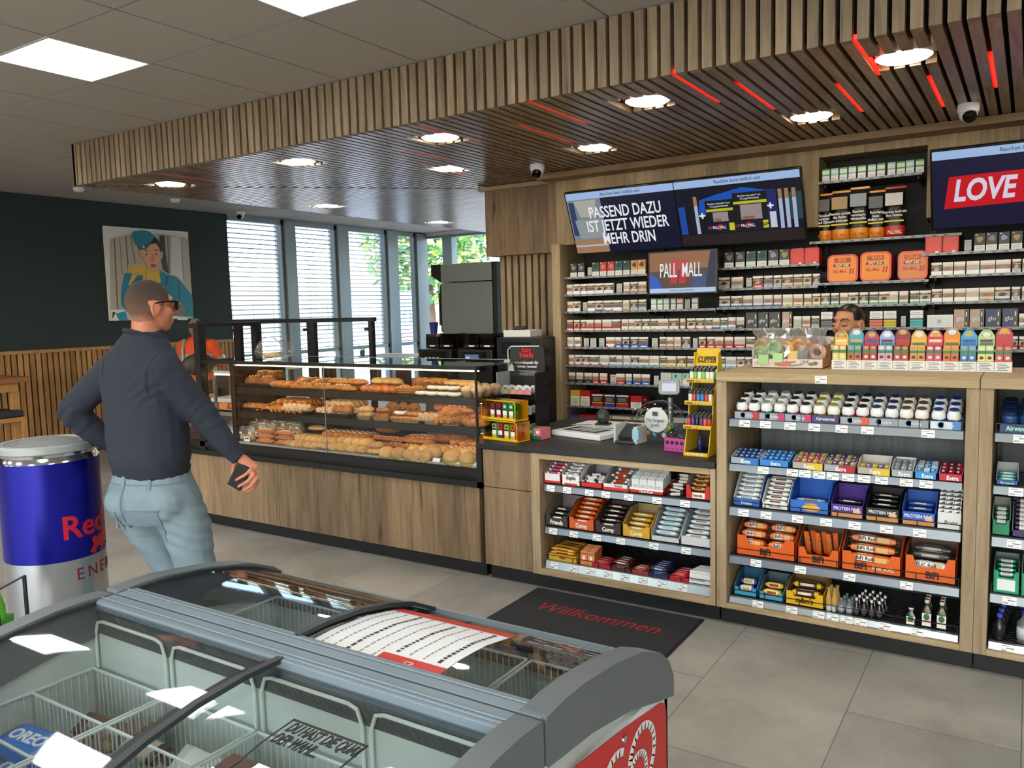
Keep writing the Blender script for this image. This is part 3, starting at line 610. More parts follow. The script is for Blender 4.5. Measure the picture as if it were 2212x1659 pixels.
        if kind in ('Y8', 'R8', 'W8'): bands([(.62 if kind != 'W8' else .5, 'e6e1d2'), (.38 if kind != 'W8' else .5, c)], h, .20, c)
        else: bands([(.30, c), (.06, 'd9a91f'), (.52, '1c1b1c'), (.12, 'd6d3cc')], h, .20, c)
        for i in range(5): b.box(-w * .36, w * (.3 if i % 2 else .36), -.0007, 0, h * (.10 + i * .09) if kind in ('Y8', 'R8', 'W8') else h * (.46 + i * .07), h * (.125 + i * .09) if kind in ('Y8', 'R8', 'W8') else h * (.475 + i * .07), mat('56524c' if kind in ('Y8', 'R8', 'W8') else 'c9c6c0', .5))
    PK[key] = b.mesh('cigarette_pack'); return PK[key]
PK = {}
RACK = {
    'r1': '-3.359 -3.293 kx, -3.287 -3.222 kx, -3.194 -3.155 h, -3.147 -3.083 tx, -3.078 -3.015 rx, -3.008 -2.942 rx, -2.932 -2.867 tx, -2.862 -2.8 tx, -2.795 -2.732 ax, -2.727 -2.66 ax, -2.005 -1.934 kx, -1.921 -1.849 kx, -1.836 -1.763 tx, -1.755 -1.682 tx, -1.672 -1.598 dx, -1.588 -1.515 dx, -0.384 -0.342 h, -0.327 -0.265 dx, -0.259 -0.196 dx, -0.188 -0.128 dx, -0.118 -0.058 dx, -0.048 0.011 yx',
    'r2': '-3.397 -3.342 w, -3.336 -3.271 w, -3.265 -3.2 w, -3.194 -3.124 w, -3.122 -3.047 w, -3.042 -2.955 w, -2.922 -2.871 h, -2.861 -2.805 o, -2.8 -2.734 o, -2.724 -2.656 o, -2.053 -1.966 s, -1.953 -1.862 s, -1.836 -1.793 h, -1.787 -1.709 r, -1.704 -1.637 s, -1.629 -1.573 s, -1.568 -1.49 b, -1.485 -1.421 b, -1.416 -1.357 b, -1.349 -1.3 s, -0.574 -0.516 w, -0.508 -0.446 w, -0.441 -0.375 w, -0.369 -0.293 w, -0.288 -0.203 w, -0.201 -0.117 w, -0.112 -0.058 s, -0.053 0.016 s, 0.021 0.084 w',
    'r3': '-3.394 -3.339 w, -3.337 -3.271 w, -3.245 -3.203 h, -3.194 -3.127 w, -3.122 -3.055 n, -3.05 -2.962 rw, -2.957 -2.876 w, -2.868 -2.81 b, -2.802 -2.736 s, -2.725 -2.658 s, -2.617 -2.571 cv, -2.563 -2.517 gv, -2.505 -2.46 cv, -2.447 -2.405 sv, -2.395 -2.346 rv, -2.323 -2.284 h, -2.271 -2.221 sv, -2.048 -1.963 n, -1.953 -1.867 n, -1.861 -1.79 n, -1.784 -1.711 n, -1.703 -1.636 n, -1.629 -1.572 n, -1.564 -1.491 y, -1.484 -1.417 y, -1.41 -1.355 y, -1.35 -1.294 y, -1.287 -1.229 g, -1.222 -1.167 g, -1.161 -1.106 g, -1.103 -1.036 g, -1.03 -0.97 g, -0.964 -0.905 g, -0.897 -0.838 g, -0.835 -0.778 g, -0.772 -0.715 g, -0.704 -0.645 g, -0.64 -0.579 g, -0.568 -0.51 w, -0.505 -0.44 w, -0.435 -0.368 w, -0.363 -0.295 w, -0.289 -0.204 b, -0.199 -0.116 n, -0.111 -0.056 s, -0.051 0.006 s, 0.011 0.064 w',
    'r4': '-3.401 -3.34 m, -3.334 -3.277 m, -3.271 -3.214 m, -3.211 -3.141 m, -3.135 -3.069 m, -3.063 -2.975 m, -2.97 -2.889 m, -2.883 -2.822 Gd, -2.819 -2.766 Gd, -2.761 -2.704 Gd, -2.696 -2.628 Gd, -2.623 -2.557 Gd, -2.554 -2.468 Gd, -2.461 -2.381 Gd, -2.371 -2.327 rw, -2.31 -2.241 rw, -2.235 -2.167 rw, -2.161 -2.104 rw, -2.099 -2.043 n, -2.037 -1.981 c, -1.976 -1.918 c, -1.911 -1.848 k, -1.84 -1.751 dglo, -1.746 -1.67 dglo, -1.663 -1.578 dglo, -1.568 -1.493 pglo, -1.485 -1.425 s, -1.42 -1.363 o, -1.356 -1.3 s, -1.29 -1.209 st, -0.959 -0.874 so, -0.868 -0.787 sy, -0.758 -0.727 h, -0.701 -0.62 sc, -0.595 -0.437 W, -0.434 -0.346 pglo, -0.341 -0.257 pglo, -0.25 -0.162 nglo, -0.155 -0.067 nglo, -0.062 0.01 c',
    'r5': '-3.401 -3.34 rw, -3.332 -3.271 rw, -3.243 -3.194 h, -3.175 -3.119 h, -3.094 -3.044 h, -3.03 -2.948 rw, -2.94 -2.883 B, -2.878 -2.813 B, -2.805 -2.731 B, -2.726 -2.643 B, -2.612 -2.56 h, -2.548 -2.487 o, -2.482 -2.422 o, -2.419 -2.362 o, -2.352 -2.286 s, -2.263 -2.218 h, -2.214 -2.156 r, -2.149 -2.085 r, -2.082 -2.011 r, -2.005 -1.935 r, -1.929 -1.844 r, -1.837 -1.767 o, -1.237 -1.197 y, -0.099 -0.063 r, -0.058 -0.019 r, -0.014 0.021 r',
    'r6': '-3.39 -3.338 L, -3.332 -3.266 L, -3.26 -3.186 L, -3.18 -3.096 L, -3.088 -3.002 L, -2.997 -2.936 c, -2.931 -2.88 c, -2.871 -2.807 c, -2.802 -2.728 c, -2.723 -2.639 c, -2.634 -2.552 c, -2.544 -2.483 y, -2.478 -2.405 y, -2.398 -2.321 y, -2.312 -2.236 y, -2.222 -2.16 y, -2.153 -2.082 y, -2.075 -2.001 c, -1.995 -1.912 c, -1.909 -1.847 rw, -1.844 -1.789 rw',
    'r7': '-3.393 -3.326 k, -3.321 -3.249 k, -3.243 -3.166 k, -3.158 -3.102 r, -3.093 -3.021 r, -2.991 -2.944 h, -2.936 -2.857 r, -2.852 -2.793 B, -2.785 -2.714 B, -2.706 -2.63 B, -2.599 -2.553 h, -2.54 -2.446 cw, -2.439 -2.356 mv, -2.351 -2.294 mv',
    'r8': '-3.38 -3.287 Y8, -3.281 -3.192 R8, -3.175 -3.068 K8, -3.049 -2.952 N8, -2.941 -2.827 K8, -2.809 -2.71 W8',
    'rn': '-1.29 -1.239 gv, -1.232 -1.181 cv, -1.174 -1.123 gv, -1.113 -1.063 cv, -1.053 -1.0 gv, -0.986 -0.938 cv, -0.927 -0.876 gv, -0.862 -0.811 cv, -0.805 -0.751 gv, -0.745 -0.695 cv, -0.688 -0.633 gv',
}
DESC = {'w': 'white cigarette pack', 'o': 'orange banded cigarette pack', 's': 'silver cigarette pack', 'r': 'dark red cigarette pack', 'b': 'tan cigarette pack', 'n': 'navy based cigarette pack', 'rw': 'red and white cigarette pack', 'y': 'pale yellow cigarette pack', 'g': 'green based cigarette pack', 'm': 'red pack with a white triangle', 'Gd': 'white pack with a gold triangle', 'c': 'pale blue cigarette pack', 'k': 'black cigarette pack', 'B': 'blue cigarette pack', 'L': 'red cigarette pack with white badge',
        'h': 'empty grey pack holder card', 'kx': 'tall black vape box', 'tx': 'tall dark green vape box', 'rx': 'tall red vape box', 'ax': 'tall amber vape box', 'dx': 'tall charcoal vape box', 'yx': 'tall yellow vape box', 'cv': 'small teal and white vape box', 'gv': 'small green and white vape box', 'sv': 'small grey and white vape box', 'rv': 'small red and white vape box', 'dglo': 'charcoal heater box', 'pglo': 'tan heater box', 'nglo': 'navy heater box', 'st': 'stack of slim grey boxes', 'so': 'stack of slim salmon boxes', 'sy': 'stack of slim yellow boxes', 'sc': 'stack of slim turquoise boxes', 'W': 'wide plain white carton', 'cw': 'pale squarish tobacco box', 'mv': 'mint green squarish box', 'Y8': 'tall yellow tobacco box', 'R8': 'tall red tobacco box', 'K8': 'big red and black tobacco box', 'N8': 'big blue and black tobacco box', 'W8': 'big red and white tobacco box'}
ROWN = {'rn': 'niche shelf at the top', 'r1': 'top rack shelf', 'r2': 'second rack shelf', 'r3': 'third rack shelf', 'r4': 'fourth rack shelf', 'r5': 'fifth rack shelf', 'r6': 'sixth rack shelf', 'r7': 'seventh rack shelf', 'r8': 'eighth rack shelf'}
def rowz(r, x):
    if r == 'rn': return 2.540
    if r == 'r1': return 1.945 if x < -2.6 else 1.962 if x < -1 else 1.992
    if r == 'r2': return 1.797 if x < -2.6 else 1.802 if x < -1 else 1.842
    if r == 'r3': return 1.650 if x < -2.64 else 1.652 if x < -2.06 else 1.657 if x < -.6 else 1.664
    if r == 'r4': return 1.494 if -2 < x < -.6 else 1.490
    return ROWZ[r]
for r, s in RACK.items():
    kin = [q.split() for q in s.split(',')]
    for i, (a, c, k) in enumerate(kin):
        a = float(a); c = float(c); x = (a + c) / 2; w = (c - a) - .002
        me = pack_mesh(k, w, (i * 7 + len(r + k) * 3 + int(abs(a) * 40)) % 6)
        nm = {'h': 'holder_card', 'W': 'carton'}.get(k, 'vape_box' if k[-1] in 'xv' and len(k) == 2 and k != 'mv' else 'heater_box' if 'glo' in k else 'cigarette_pack')
        o = place(me, nm, None, (x, 6.19 + (.004 * ((i * 13) % 3)), rowz(r, x)), (math.radians(-2), 0, math.radians(((i * 37) % 7) - 3) * .6))
        o.scale.x = w / max(round(w, 2), .01) if False else 1.0
        tag(o, f'{DESC[k]}, {nth(i)} from the oak end on the {ROWN[r]}' if r != 'rn' else f'{DESC[k]}, {nth(i)} from the advert screens on the niche shelf', 'vape box' if nm == 'vape_box' else 'pack' if nm != 'holder_card' else 'card', 'goods on the ' + ROWN[r])
# boxes lying on the base shelf
for i, (a, c, h, col, d) in enumerate([(-3.40, -3.31, .045, '2a4a9a', 'blue'), (-3.30, -3.10, .05, 'b32524', 'long red'), (-3.09, -2.99, .05, 'd8c9bc', 'white and red'), (-2.98, -2.80, .055, 'd9cdb4', 'cream'), (-2.79, -2.62, .055, 'cfc7b6', 'pale'), (-2.45, -2.25, .07, 'e4e2dc', 'white'), (-2.2, -2.05, .06, 'e9e7e2', 'plain white')]):
    tag(MB().box(a, c - .004, 6.2, 6.36, .70, .70 + h, mat(col, .45), front=mat(col, .4)).box(a + .02, c - .03, 6.1993, 6.2, .712, .70 + h * .6, mat('efeae2' if i not in (3, 4) else '8a6f4a', .5)).obj('carton', bevel=.002), f'{d} tobacco carton lying on the lowest rack shelf behind the cash desk', 'carton', 'cartons on the lowest rack shelf')
# tobacco pouches
SK = mat('151314', .3)
def pouch(x, w, h, body, lab, seed):
    t = thing('tobacco_pouch', lab, 'pouch', (x, 6.24, 2.118), 0, 'tall tobacco pouches on the shelf under the niche')
    rnd = random.Random(seed); rings = []; n = 20; zs = [0, .02, .08, .16, .24, .31, .345, .36]; 
    def ring(f, zz):
        dep = [.035, .05, .055, .05, .04, .02, .005, .003][zs.index(f)]; ww = w / 2 * [.92, .97, 1, 1, .98, .98, 1.0, 1.02][zs.index(f)]
        return [(math.copysign(abs(math.cos(a)) ** .7, math.cos(a)) * ww + rnd.uniform(-.001, .001), math.sin(a) * dep * (1 + rnd.uniform(-.05, .05)), zz) for a in [2 * PI * q / n for q in range(n)]]
    R = [ring(f, f * h / .36) for f in zs]; b = MB(); bm_ = mat(body, .28, bump=.25, scale=30)
    for j in range(7): b.loft([R[j], R[j + 1]], [bm_, bm_, mat('c9b030', .35), SK, SK, SK if body != 'c22a22' else SK, bm_][j] if False else (bm_ if j in (0, 1, 6) else SK), cap=j in (0, 6))
    b.obj('bag', t, smooth=True)
    f = MB(); f.box(-w * .46, w * .46, -.0625, -.0575, h * .30, h * .33, mat('d6c02c', .4)); f.box(-w * .44, w * .40, -.062, -.056, h * .62, h * .86, mat(['4d4a4d', 'a8875a', '8d93a0', '5b5a60', 'd8d4d2'][seed % 5], .4)); f.obj('picture_panel', t)
    text(['Rauchen\nschädigt\nund Zähne', 'Rauchen erhöht\ndas Risiko\nzu erblinden', 'Rauchen\nverursacht\nHerzanfälle', 'Rauchen\nkann\ntödlich sein', 'Rauchen bedroht\nIhre Potenz'][seed % 5], .026, mat('e8e6e2', .5), (0, -.060, h * .46), FR, t, bold=.02, sx=.85, line=.95)
    text('PALL MALL', .035, mat('c23a12' if body != 'c22a22' else 'f2e6da', .5), (w * .04, -.054, h * .10), FR, t, sx=.55, bold=.01)
for i, (a, c, k) in enumerate([(-1.312, -1.227, 'y'), (-1.227, -1.104, 'y'), (-1.104, -.98, 'y'), (-.98, -.876, 'y'), (-.876, -.747, 'r')]):
    pouch((a + c) / 2, (c - a) * 1.02, [.345, .355, .37, .335, .35][i], 'df8f1a' if k == 'y' else 'c22a22', ['orange and black tobacco pouch at the screen end of the niche shelf', 'orange tobacco pouch with a round tan picture', 'tallest orange tobacco pouch with a pale picture', 'shorter orange tobacco pouch beside the red one', 'red and black tobacco pouch with a white splash picture'][i], i)
# orange tubs and red lids
def rrect(w, h, r, n=6):
    out = []
    for cx, cz, a0 in ((w / 2 - r, h / 2 - r, 0), (-w / 2 + r, h / 2 - r, PI / 2), (-w / 2 + r, -h / 2 + r, PI), (w / 2 - r, -h / 2 + r, 1.5 * PI)):
        for i in range(n + 1): a = a0 + PI / 2 * i / n; out.append((cx + r * math.cos(a), cz + r * math.sin(a)))
    return out
def rpanel(b, w, h, r, y0, y1, m, cz=0, cx=0, sc=1.0):
    P = rrect(w, h, r); b.loft([[(x * sc + cx, y1, z * sc + cz) for x, z in P], [(x + cx, y0, z + cz) for x, z in P]], m); return b
for (a, c, nm, h, num, col) in [(-1.249, -1.042, 'BIG', .200, ('242', '340'), 'f08a18'), (-1.028, -.826, 'MEGA', .208, ('292', '310'), 'f08a18'), (-.785, -.599, 'GIGA', .200, ('492', '540'), 'd98046')]:
    x = (a + c) / 2; w = c - a; t = thing('tobacco_tub', f'orange and red plastic tobacco tub marked {nm} on the rack', 'tub', (x, 6.2, 1.818), 0, 'orange tobacco tubs')
    b = MB(); rpanel(b, w, h, .04, 0, .16, mat('cf2a12', .25), h / 2); b.obj('tub', t, smooth=True, angle=50)
    b = MB(); rpanel(b, w * .88, h * .88, .03, -.004, 0, mat(col, .35), h / 2); b.obj('label', t)
    text(nm, .034, mat('e9a33a', .5), (0, -.006, h * .80), FR, t, bold=.02); MB().box(-w * .27, w * .27, -.005, -.003, h * .72, h * .88, mat('b5380f', .4)).obj('banner', t)
    MB().box(-w * .30, 0, -.005, -.003, h * .56, h * .66, mat('8d1626', .4)).obj('banner', t); MB().box(0, w * .26, -.005, -.003, h * .56, h * .66, mat('4f4a46', .4)).obj('banner', t)
    text(num[0] + '* ' + num[1], .024, mat('f4ece0', .5), (-.003, -.006, h * .61), FR, t, bold=.02)
    text('PALL MALL', .03, mat('b33a10', .5), (-w * .09, -.005, h * .40), FR, t, sx=.62, bold=.01); b = MB()
    for q in (0, 1): b.prism([(w * .22 + q * .018, -.004, h * .30), (w * .27 + q * .018, -.004, h * .30), (w * .31 + q * .018, -.004, h * .50), (w * .26 + q * .018, -.004, h * .50)], (0, -.001, 0), mat('b8321a', .4))
    b.obj('emblem', t)
for i, (a, c, z) in enumerate([(-1.506, -1.405, 1.962), (-1.403, -1.302, 1.962), (-.615, -.512, 1.992), (-.51, -.415, 1.992)]):
    x = (a + c) / 2; w = c - a - .002; t = thing('tobacco_tub', ['plain red square tub beside the star vape boxes', 'plain red square tub at the end of the shelf over the BIG tub', 'plain red square tub above the GIGA tub', 'plain red square tub beside a grey holder card'][i], 'tub', (x, 6.18, z), 0, 'plain red square tubs')
    b = MB(); rpanel(b, w, .118, .014, 0, .11, mat('c51712', .35), .059); b.obj('tub', t, smooth=True, angle=50)
    b = MB(); rpanel(b, w * .86, .10, .01, -.003, 0, mat('d8231a', .3), .059); b.obj('lid', t); MB().box(w * .1, w * .3, -.004, -.002, .004, .014, WHITE).obj('label', t)
# ================================================================== SCREENS
def tv(loc, w, h, tilt, lab, yawz=0):
    t = thing('advert_screen', lab, 'screen', loc, (-tilt, 0, yawz), 'advert screens on the back wall')
    MB().box(-w / 2, w / 2, 0, .035, -h / 2, h / 2, mat('0a0a0b', .3)).obj('housing', t, bevel=.004)
    MB().box(-.12, .12, .035, .16, -.06, .06, mat('161718', .5)).obj('wall_bracket', t)
    return t
def px(b, x0, x1, z0, z1, c, e=.9, lay=1): b.box(x0, x1, -.0006 * lay, 0, z0, z1, screen(c, e)); return b
TL = math.radians(24)
w, h = .945, .535
t = tv((-2.765, 5.985, 2.372), w, h, -TL, 'wide wall screen reading PASSEND DAZU IST JETZT WIEDER MEHR DRIN'); T_ = t
b = MB(); px(b, -w / 2 + .012, w / 2 - .012, -h / 2 + .012, h / 2 - .012, '0b1030', .9); px(b, -w / 2 + .012, w / 2 - .012, h / 2 - .068, h / 2 - .012, 'a9c6f2', .95, 2)
px(b, -w / 2 + .012, -.16, -.255, h / 2 - .068, '8fa3b8', .7, 2); px(b, -w / 2 + .012, -.16, -.255, -.14, 'b98d6b', .8, 3); px(b, -w / 2 + .012, -.16, -.20, -.185, 'd9d3cf', .8, 4)
b.prism([(-.40, -.0018, -.13), (-.18, -.0018, -.13), (-.17, -.0018, .03), (-.42, -.0018, .03)], (0, -.0004, 0), screen('a9b5b4', .75)); b.prism([(-.36, -.0018, .05), (-.24, -.0018, .05), (-.20, -.0018, .19), (-.40, -.0018, .19)], (0, -.0004, 0), screen('c7c3b4', .8)); px(b, -.45, -.40, -.1, .18, '3b4a78', .7, 3)
b.obj('picture', t)
text('PASSEND DAZU\nIST JETZT WIEDER\nMEHR DRIN', .132, screen('f4f6fa', 1.0), (.03, -.004, -.035), FR, t, bold=.014, sx=.66, line=.86)
text('Rauchen kann tödlich sein', .036, screen('3a465e', .6), (.02, -.003, h / 2 - .04), FR, t, sx=.9)
t = tv((-1.838, 5.985, 2.372), .945, .535, -TL, 'wide wall screen showing dark blue cigarette packs and white cigarettes')
b = MB(); px(b, -.46, .46, -.255, .255, '0c0f22', .9); px(b, -.46, .46, .2, .255, 'a9c6f2', .95, 2); px(b, -.46, .46, -.255, -.17, '2a211f', .8, 2); px(b, -.45, -.40, -.16, .06, '1b55b8', .8, 2); px(b, .36, .46, -.1, .1, '37586a', .6, 2)
b.prism([(-.30, -.0016, -.02), (.2, -.0016, -.02), (.28, -.0016, .12), (.05, -.0016, .17), (-.16, -.0016, .13), (-.28, -.0016, .10)], (0, -.0004, 0), screen('1458c4', .9))
for (x0, x1, z0, z1, q) in ((-.36, -.29, -.15, .09, 0), (-.24, -.03, -.16, .09, 1), (-.03, .22, -.16, .13, 1)):
    px(b, x0, x1, z0, z1, '15161c', .9, 5); 
    if q:
        px(b, x0 + .004, x1 - .004, z1 - .085, z1 - .065, 'c9cc2a', .9, 6); px(b, x0 + .05, x1 - .045, z0 + .085, z1 - .092, 'b9a8ac', .7, 6); px(b, x0 + .06, x1 - .1, z0 + .085, z0 + .11, 'a87a5c', .7, 7)
        px(b, x0 + .004, x1 - .004, z0 + .004, z0 + .078, '10142e', .9, 6); px(b, x1 - .045, x1 - .006, z0 + .012, z0 + .07, 'd6d42e', .9, 7)
px(b, .22, .285, -.155, .135, '1d2a6a', .9, 5); px(b, .23, .275, -.15, -.03, 'd9dbe2', .9, 6)
for x in (-.325, .30, .345, .395): px(b, x, x + .026, -.16, .06, 'b6c4e2', .9, 7); px(b, x, x + .026, .06, .13, 'b98a5e', .8, 7)
for x, z in ((-.27, -.02), (.24, .015)): px(b, x - .022, x + .022, z - .006, z + .006, 'eef2fa', 1, 9); px(b, x - .006, x + .006, z - .022, z + .022, 'eef2fa', 1, 9)
b.obj('picture', t)
text('Rauchen kann tödlich sein', .036, screen('3a465e', .6), (.02, -.003, .228), FR, t, sx=.9)
for x, z in ((-.135, .055), (.095, .095)): text('Rauchen verursacht 9 von\n10 Lungenkarzinomen', .021, screen('e6e8ee', .9), (x, -.006, z), FR, t, sx=.75)
for x, z in ((-.15, -.12), (.065, -.12)): text('PALL MALL', .034, screen('f2f3f6', 1), (x, -.007, z), FR, t, sx=.62)
text('60*', .036, screen('15161c', .4), (.195, -.007, -.12), FR, t, bold=.02); text('10*', .03, screen('e05a50', .9), (-.222, -.007, -.12), FR, t); text('17*', .03, screen('e05a50', .9), (-.012, -.007, -.12), FR, t)
b = MB()
for cx in (-.152, .063):
    for q in (0, 1): b.prism([(cx - .012 + q * .016, -.0045, -.14), (cx - .002 + q * .016, -.0045, -.14), (cx + .006 + q * .016, -.0045, -.095), (cx - .004 + q * .016, -.0045, -.095)], (0, -.0004, 0), screen('d2232f', 1))
b.obj('emblem', t)
t = tv((-.10, 5.985, 2.382), .945, .535, -TL, 'wide wall screen reading LOVE THE on a red banner')
b = MB(); px(b, -.46, .46, -.255, .255, '151638', .9); px(b, -.46, .46, .2, .255, 'a9c6f2', .95, 2); b.prism([(-.395, -.0016, -.125), (.45, -.0016, -.1), (.45, -.0016, .10), (-.365, -.0016, .085)], (0, -.0006, 0), screen('d3141f', .95)); b.obj('picture', t)
text('LOVE', .195, screen('e6dff2', .95), (-.175, -.005, -.015), FR, t, bold=.03, shear=.18, sx=.72); text('THE', .10, screen('eeeaf6', .95), (.125, -.005, -.01), FR, t, bold=.012, shear=.15, sx=.8)
text('Rauchen kann tödlich sein', .036, screen('3a465e', .6), (.08, -.003, .228), FR, t, sx=.9)
t = tv((-2.275, 6.0, 1.938), .560, .335, 0, 'small wall screen reading PALL MALL over two red bars')
b = MB(); px(b, -.265, .265, -.155, .155, '101c40', .9); b.prism([(-.265, -.0012, -.12), (.19, -.0012, -.12), (.225, -.0012, .155), (-.265, -.0012, .155)], (0, -.0004, 0), screen('5a4038', .8)); b.prism([(-.265, -.0018, .01), (.205, -.0018, .03), (.225, -.0018, .155), (-.265, -.0018, .155)], (0, -.0004, 0), screen('a06a44', .85))
b.prism([(-.265, -.002, -.12), (-.16, -.002, -.12), (-.20, -.002, -.04), (-.265, -.002, .0)], (0, -.0004, 0), screen('1d5ad0', .9)); b.prism([(.06, -.002, -.12), (.19, -.002, -.12), (.195, -.002, -.02), (.1, -.002, -.04)], (0, -.0004, 0), screen('3a4f86', .8)); px(b, -.265, .265, -.155, -.12, 'bcd6f4', .95, 4); b.obj('picture', t)
b = MB()
for q in (0, 1): b.prism([(-.095 + q * .07, -.004, -.085), (-.04 + q * .07, -.004, -.085), (-.02 + q * .07, -.004, .10), (-.075 + q * .07, -.004, .10)], (0, -.0008, 0), screen('c93a4a', .9)); b.prism([(-.095 + q * .07, -.005, -.085), (-.04 + q * .07, -.005, -.085), (-.035 + q * .07, -.005, -.03), (-.09 + q * .07, -.005, -.03)], (0, -.0006, 0), screen('c4161f', 1))
b.obj('emblem', t)
text('PALL  MALL', .155, screen('f6f6fa', 1), (-.01, -.007, .012), FR, t, sx=.43, bold=.006); text('Rauchen kann tödlich sein', .018, screen('3a465e', .6), (0, -.005, -.138), FR, t)
# ================================================================== BAKED GOODS
def breadmat(name, c1, c2, sc=26, rough=.55, bump=.35):
    if name in MATS: return MATS[name]
    m = bpy.data.materials.new(name); m.use_nodes = True; nt = m.node_tree; N = nt.nodes; L = nt.links; p = N['Principled BSDF']
    tc = N.new('ShaderNodeTexCoord'); n = N.new('ShaderNodeTexNoise'); n.inputs['Scale'].default_value = sc; n.inputs['Detail'].default_value = 5; L.new(tc.outputs['Object'], n.inputs['Vector'])
    oi = N.new('ShaderNodeObjectInfo'); cr = N.new('ShaderNodeValToRGB'); cr.color_ramp.elements[0].position = .32; cr.color_ramp.elements[0].color = lin(c1); cr.color_ramp.elements[1].position = .68; cr.color_ramp.elements[1].color = lin(c2)
    L.new(n.outputs['Fac'], cr.inputs[0]); hs = N.new('ShaderNodeHueSaturation'); mr = N.new('ShaderNodeMapRange'); mr.inputs['To Min'].default_value = .8; mr.inputs['To Max'].default_value = 1.15
    L.new(oi.outputs['Random'], mr.inputs['Value']); L.new(mr.outputs[0], hs.inputs['Value']); L.new(cr.outputs[0], hs.inputs['Color']); L.new(hs.outputs[0], p.inputs['Base Color']); p.inputs['Roughness'].default_value = rough
    b = N.new('ShaderNodeBump'); b.inputs['Strength'].default_value = bump; b.inputs['Distance'].default_value = .01; L.new(n.outputs['Fac'], b.inputs['Height']); L.new(b.outputs[0], p.inputs['Normal'])
    MATS[name] = m; return m
CR = breadmat('crust_golden', '9c5620', 'd08a40'); CRP = breadmat('crust_pale', 'bd8649', 'dcb377'); CRD = breadmat('crust_brown', '673618', '985622'); CRR = breadmat('crust_red', 'b0522a', 'd98245', 60); CHO = mat('33201a', .35, var=.2); CUT = mat('e6d3b0', .8, var=.1, scale=60, bump=.2); LEAF = mat('6f8f3a', .6); HAM = mat('cf7f78', .5); ICING = mat('f0e4d2', .4); SUGAR = breadmat('sugared', 'c58a55', 'ead7b8', 90)
def blob(L_, W_, H_, m, slits=0, seed=0, pinch=.0, n=12):
    # a loaf: lengthwise loft with flattened base, optional slashes
    rnd = random.Random(seed); b = MB(); rings = []
    for j in range(n + 1):
        t = -1 + 2 * j / n; s = max(.04, (1 - abs(t) ** 2.6)) ** .5; ring = []
        if slits: s *= 1 - .07 * (1 if (j % 3 == 0) else 0)
        if pinch: s *= 1 - pinch * abs(math.sin(t * PI * 2.0))
        for q in range(12):
            a = 2 * PI * q / 12; z = math.sin(a); z = z if z > 0 else z * .55
            ring.append((t * L_ / 2, math.cos(a) * W_ / 2 * s * (1 + rnd.uniform(-.04, .04)), H_ * .36 + z * H_ * .64 * s))
        rings.append(ring)
    b.loft(rings, m)
    if slits:
        for i in range(slits):
            t = -.6 + 1.2 * (i + .5) / slits; x = t * L_ / 2
            b.ell((x, 0, H_ * .93 * (1 - abs(t) ** 3 * .3)), L_ * .055, W_ * .34, H_ * .10, CUT if m is not CRD else CRP, 8, 5, Matrix.Rotation(.5, 3, 'Z'))
    return b
def twist(L_, r, m, turns=3):
    b = MB()
    for ph in (0, PI): b.tube([(-L_ / 2 + L_ * i / 20, math.cos(ph + turns * 2 * PI * i / 20) * r * .55, r + math.sin(ph + turns * 2 * PI * i / 20) * r * .45) for i in range(21)], [r * (.3 + .45 * math.sin(PI * i / 20) ** .4) for i in range(21)], m, 8)
    return b
def ringm(R, r, m, top=None):
    b = MB(); seg = 20
    pts = [(R * math.cos(2 * PI * i / seg), R * math.sin(2 * PI * i / seg), r) for i in range(seg)]
    b.tube(pts, r, m, 10, closed=True)
    if top: b.lathe([(R - r * .7, r * 1.5), (R, r * 2.03), (R + r * .75, r * 1.5)], top, seg=seg)
    return b
BK = {}
BK['loaf'] = blob(.17, .10, .085, CRD, 4, 1).mesh('loaf', True)
BK['roll'] = blob(.10, .085, .06, CR, 1, 2).mesh('bread_roll', True)
BK['kaiser'] = (lambda b: [b.ell((.022 * math.cos(a), .022 * math.sin(a), .044), .026, .010, .0095, CRP, 10, 6, Matrix.Rotation(a + .7, 3, 'Z')) for a in [i * 2 * PI / 5 for i in range(5)]] and b)(MB().ell((0, 0, .028), .052, .050, .028, CRP, 18, 10)).mesh('kaiser_roll', True)
BK['baguette'] = blob(.25, .062, .05, CR, 4, 3).mesh('baguette_roll', True)
BK['ciabatta'] = blob(.16, .075, .04, CRP, 0, 4).mesh('ciabatta_roll', True)
BK['stick'] = blob(.20, .046, .036, CRR, 5, 5).mesh('seeded_stick', True)
BK['twist'] = twist(.19, .026, CR).mesh('pastry_twist', True)
BK['plait'] = twist(.16, .03, SUGAR, 2).mesh('sugared_plait', True)
BK['croissant'] = (lambda b: b.tube([(.07 * math.sin(a), .05 * (1 - math.cos(a)), .028) for a in [-1.25 + 2.5 * i / 16 for i in range(17)]], [.006 + .026 * math.sin(PI * i / 16) * (1 - .14 * (i % 3 == 0)) for i in range(17)], CR, 10))(MB()).mesh('croissant', True)
BK['berliner'] = MB().ell((0, 0, .03), .045, .045, .030, CRR, 16, 10).mesh('doughnut', True)
BK['ring'] = ringm(.034, .018, CR, CHO).mesh('ring_doughnut', True)
BK['iced'] = (lambda b: [b.box(-.03, .03, -.028 + i * .014, -.022 + i * .014, .034, .037, CHO) for i in range(5)] and b)(MB().ell((0, 0, .018), .052, .045, .018, ICING, 16, 8)).mesh('iced_biscuit', True)
BK['cookie'] = (lambda b: [b.ell((.03 * math.cos(i * 2.4) * (i % 3) / 2, .03 * math.sin(i * 2.4) * (i % 3) / 2, .013), .006, .006, .005, CHO, 6, 4) for i in range(9)] and b)(MB().lathe([(.0001, 0), (.048, .002), (.052, .008), (.044, .014), (.0001, .016)], CR, seg=22)).mesh('cookie', True)
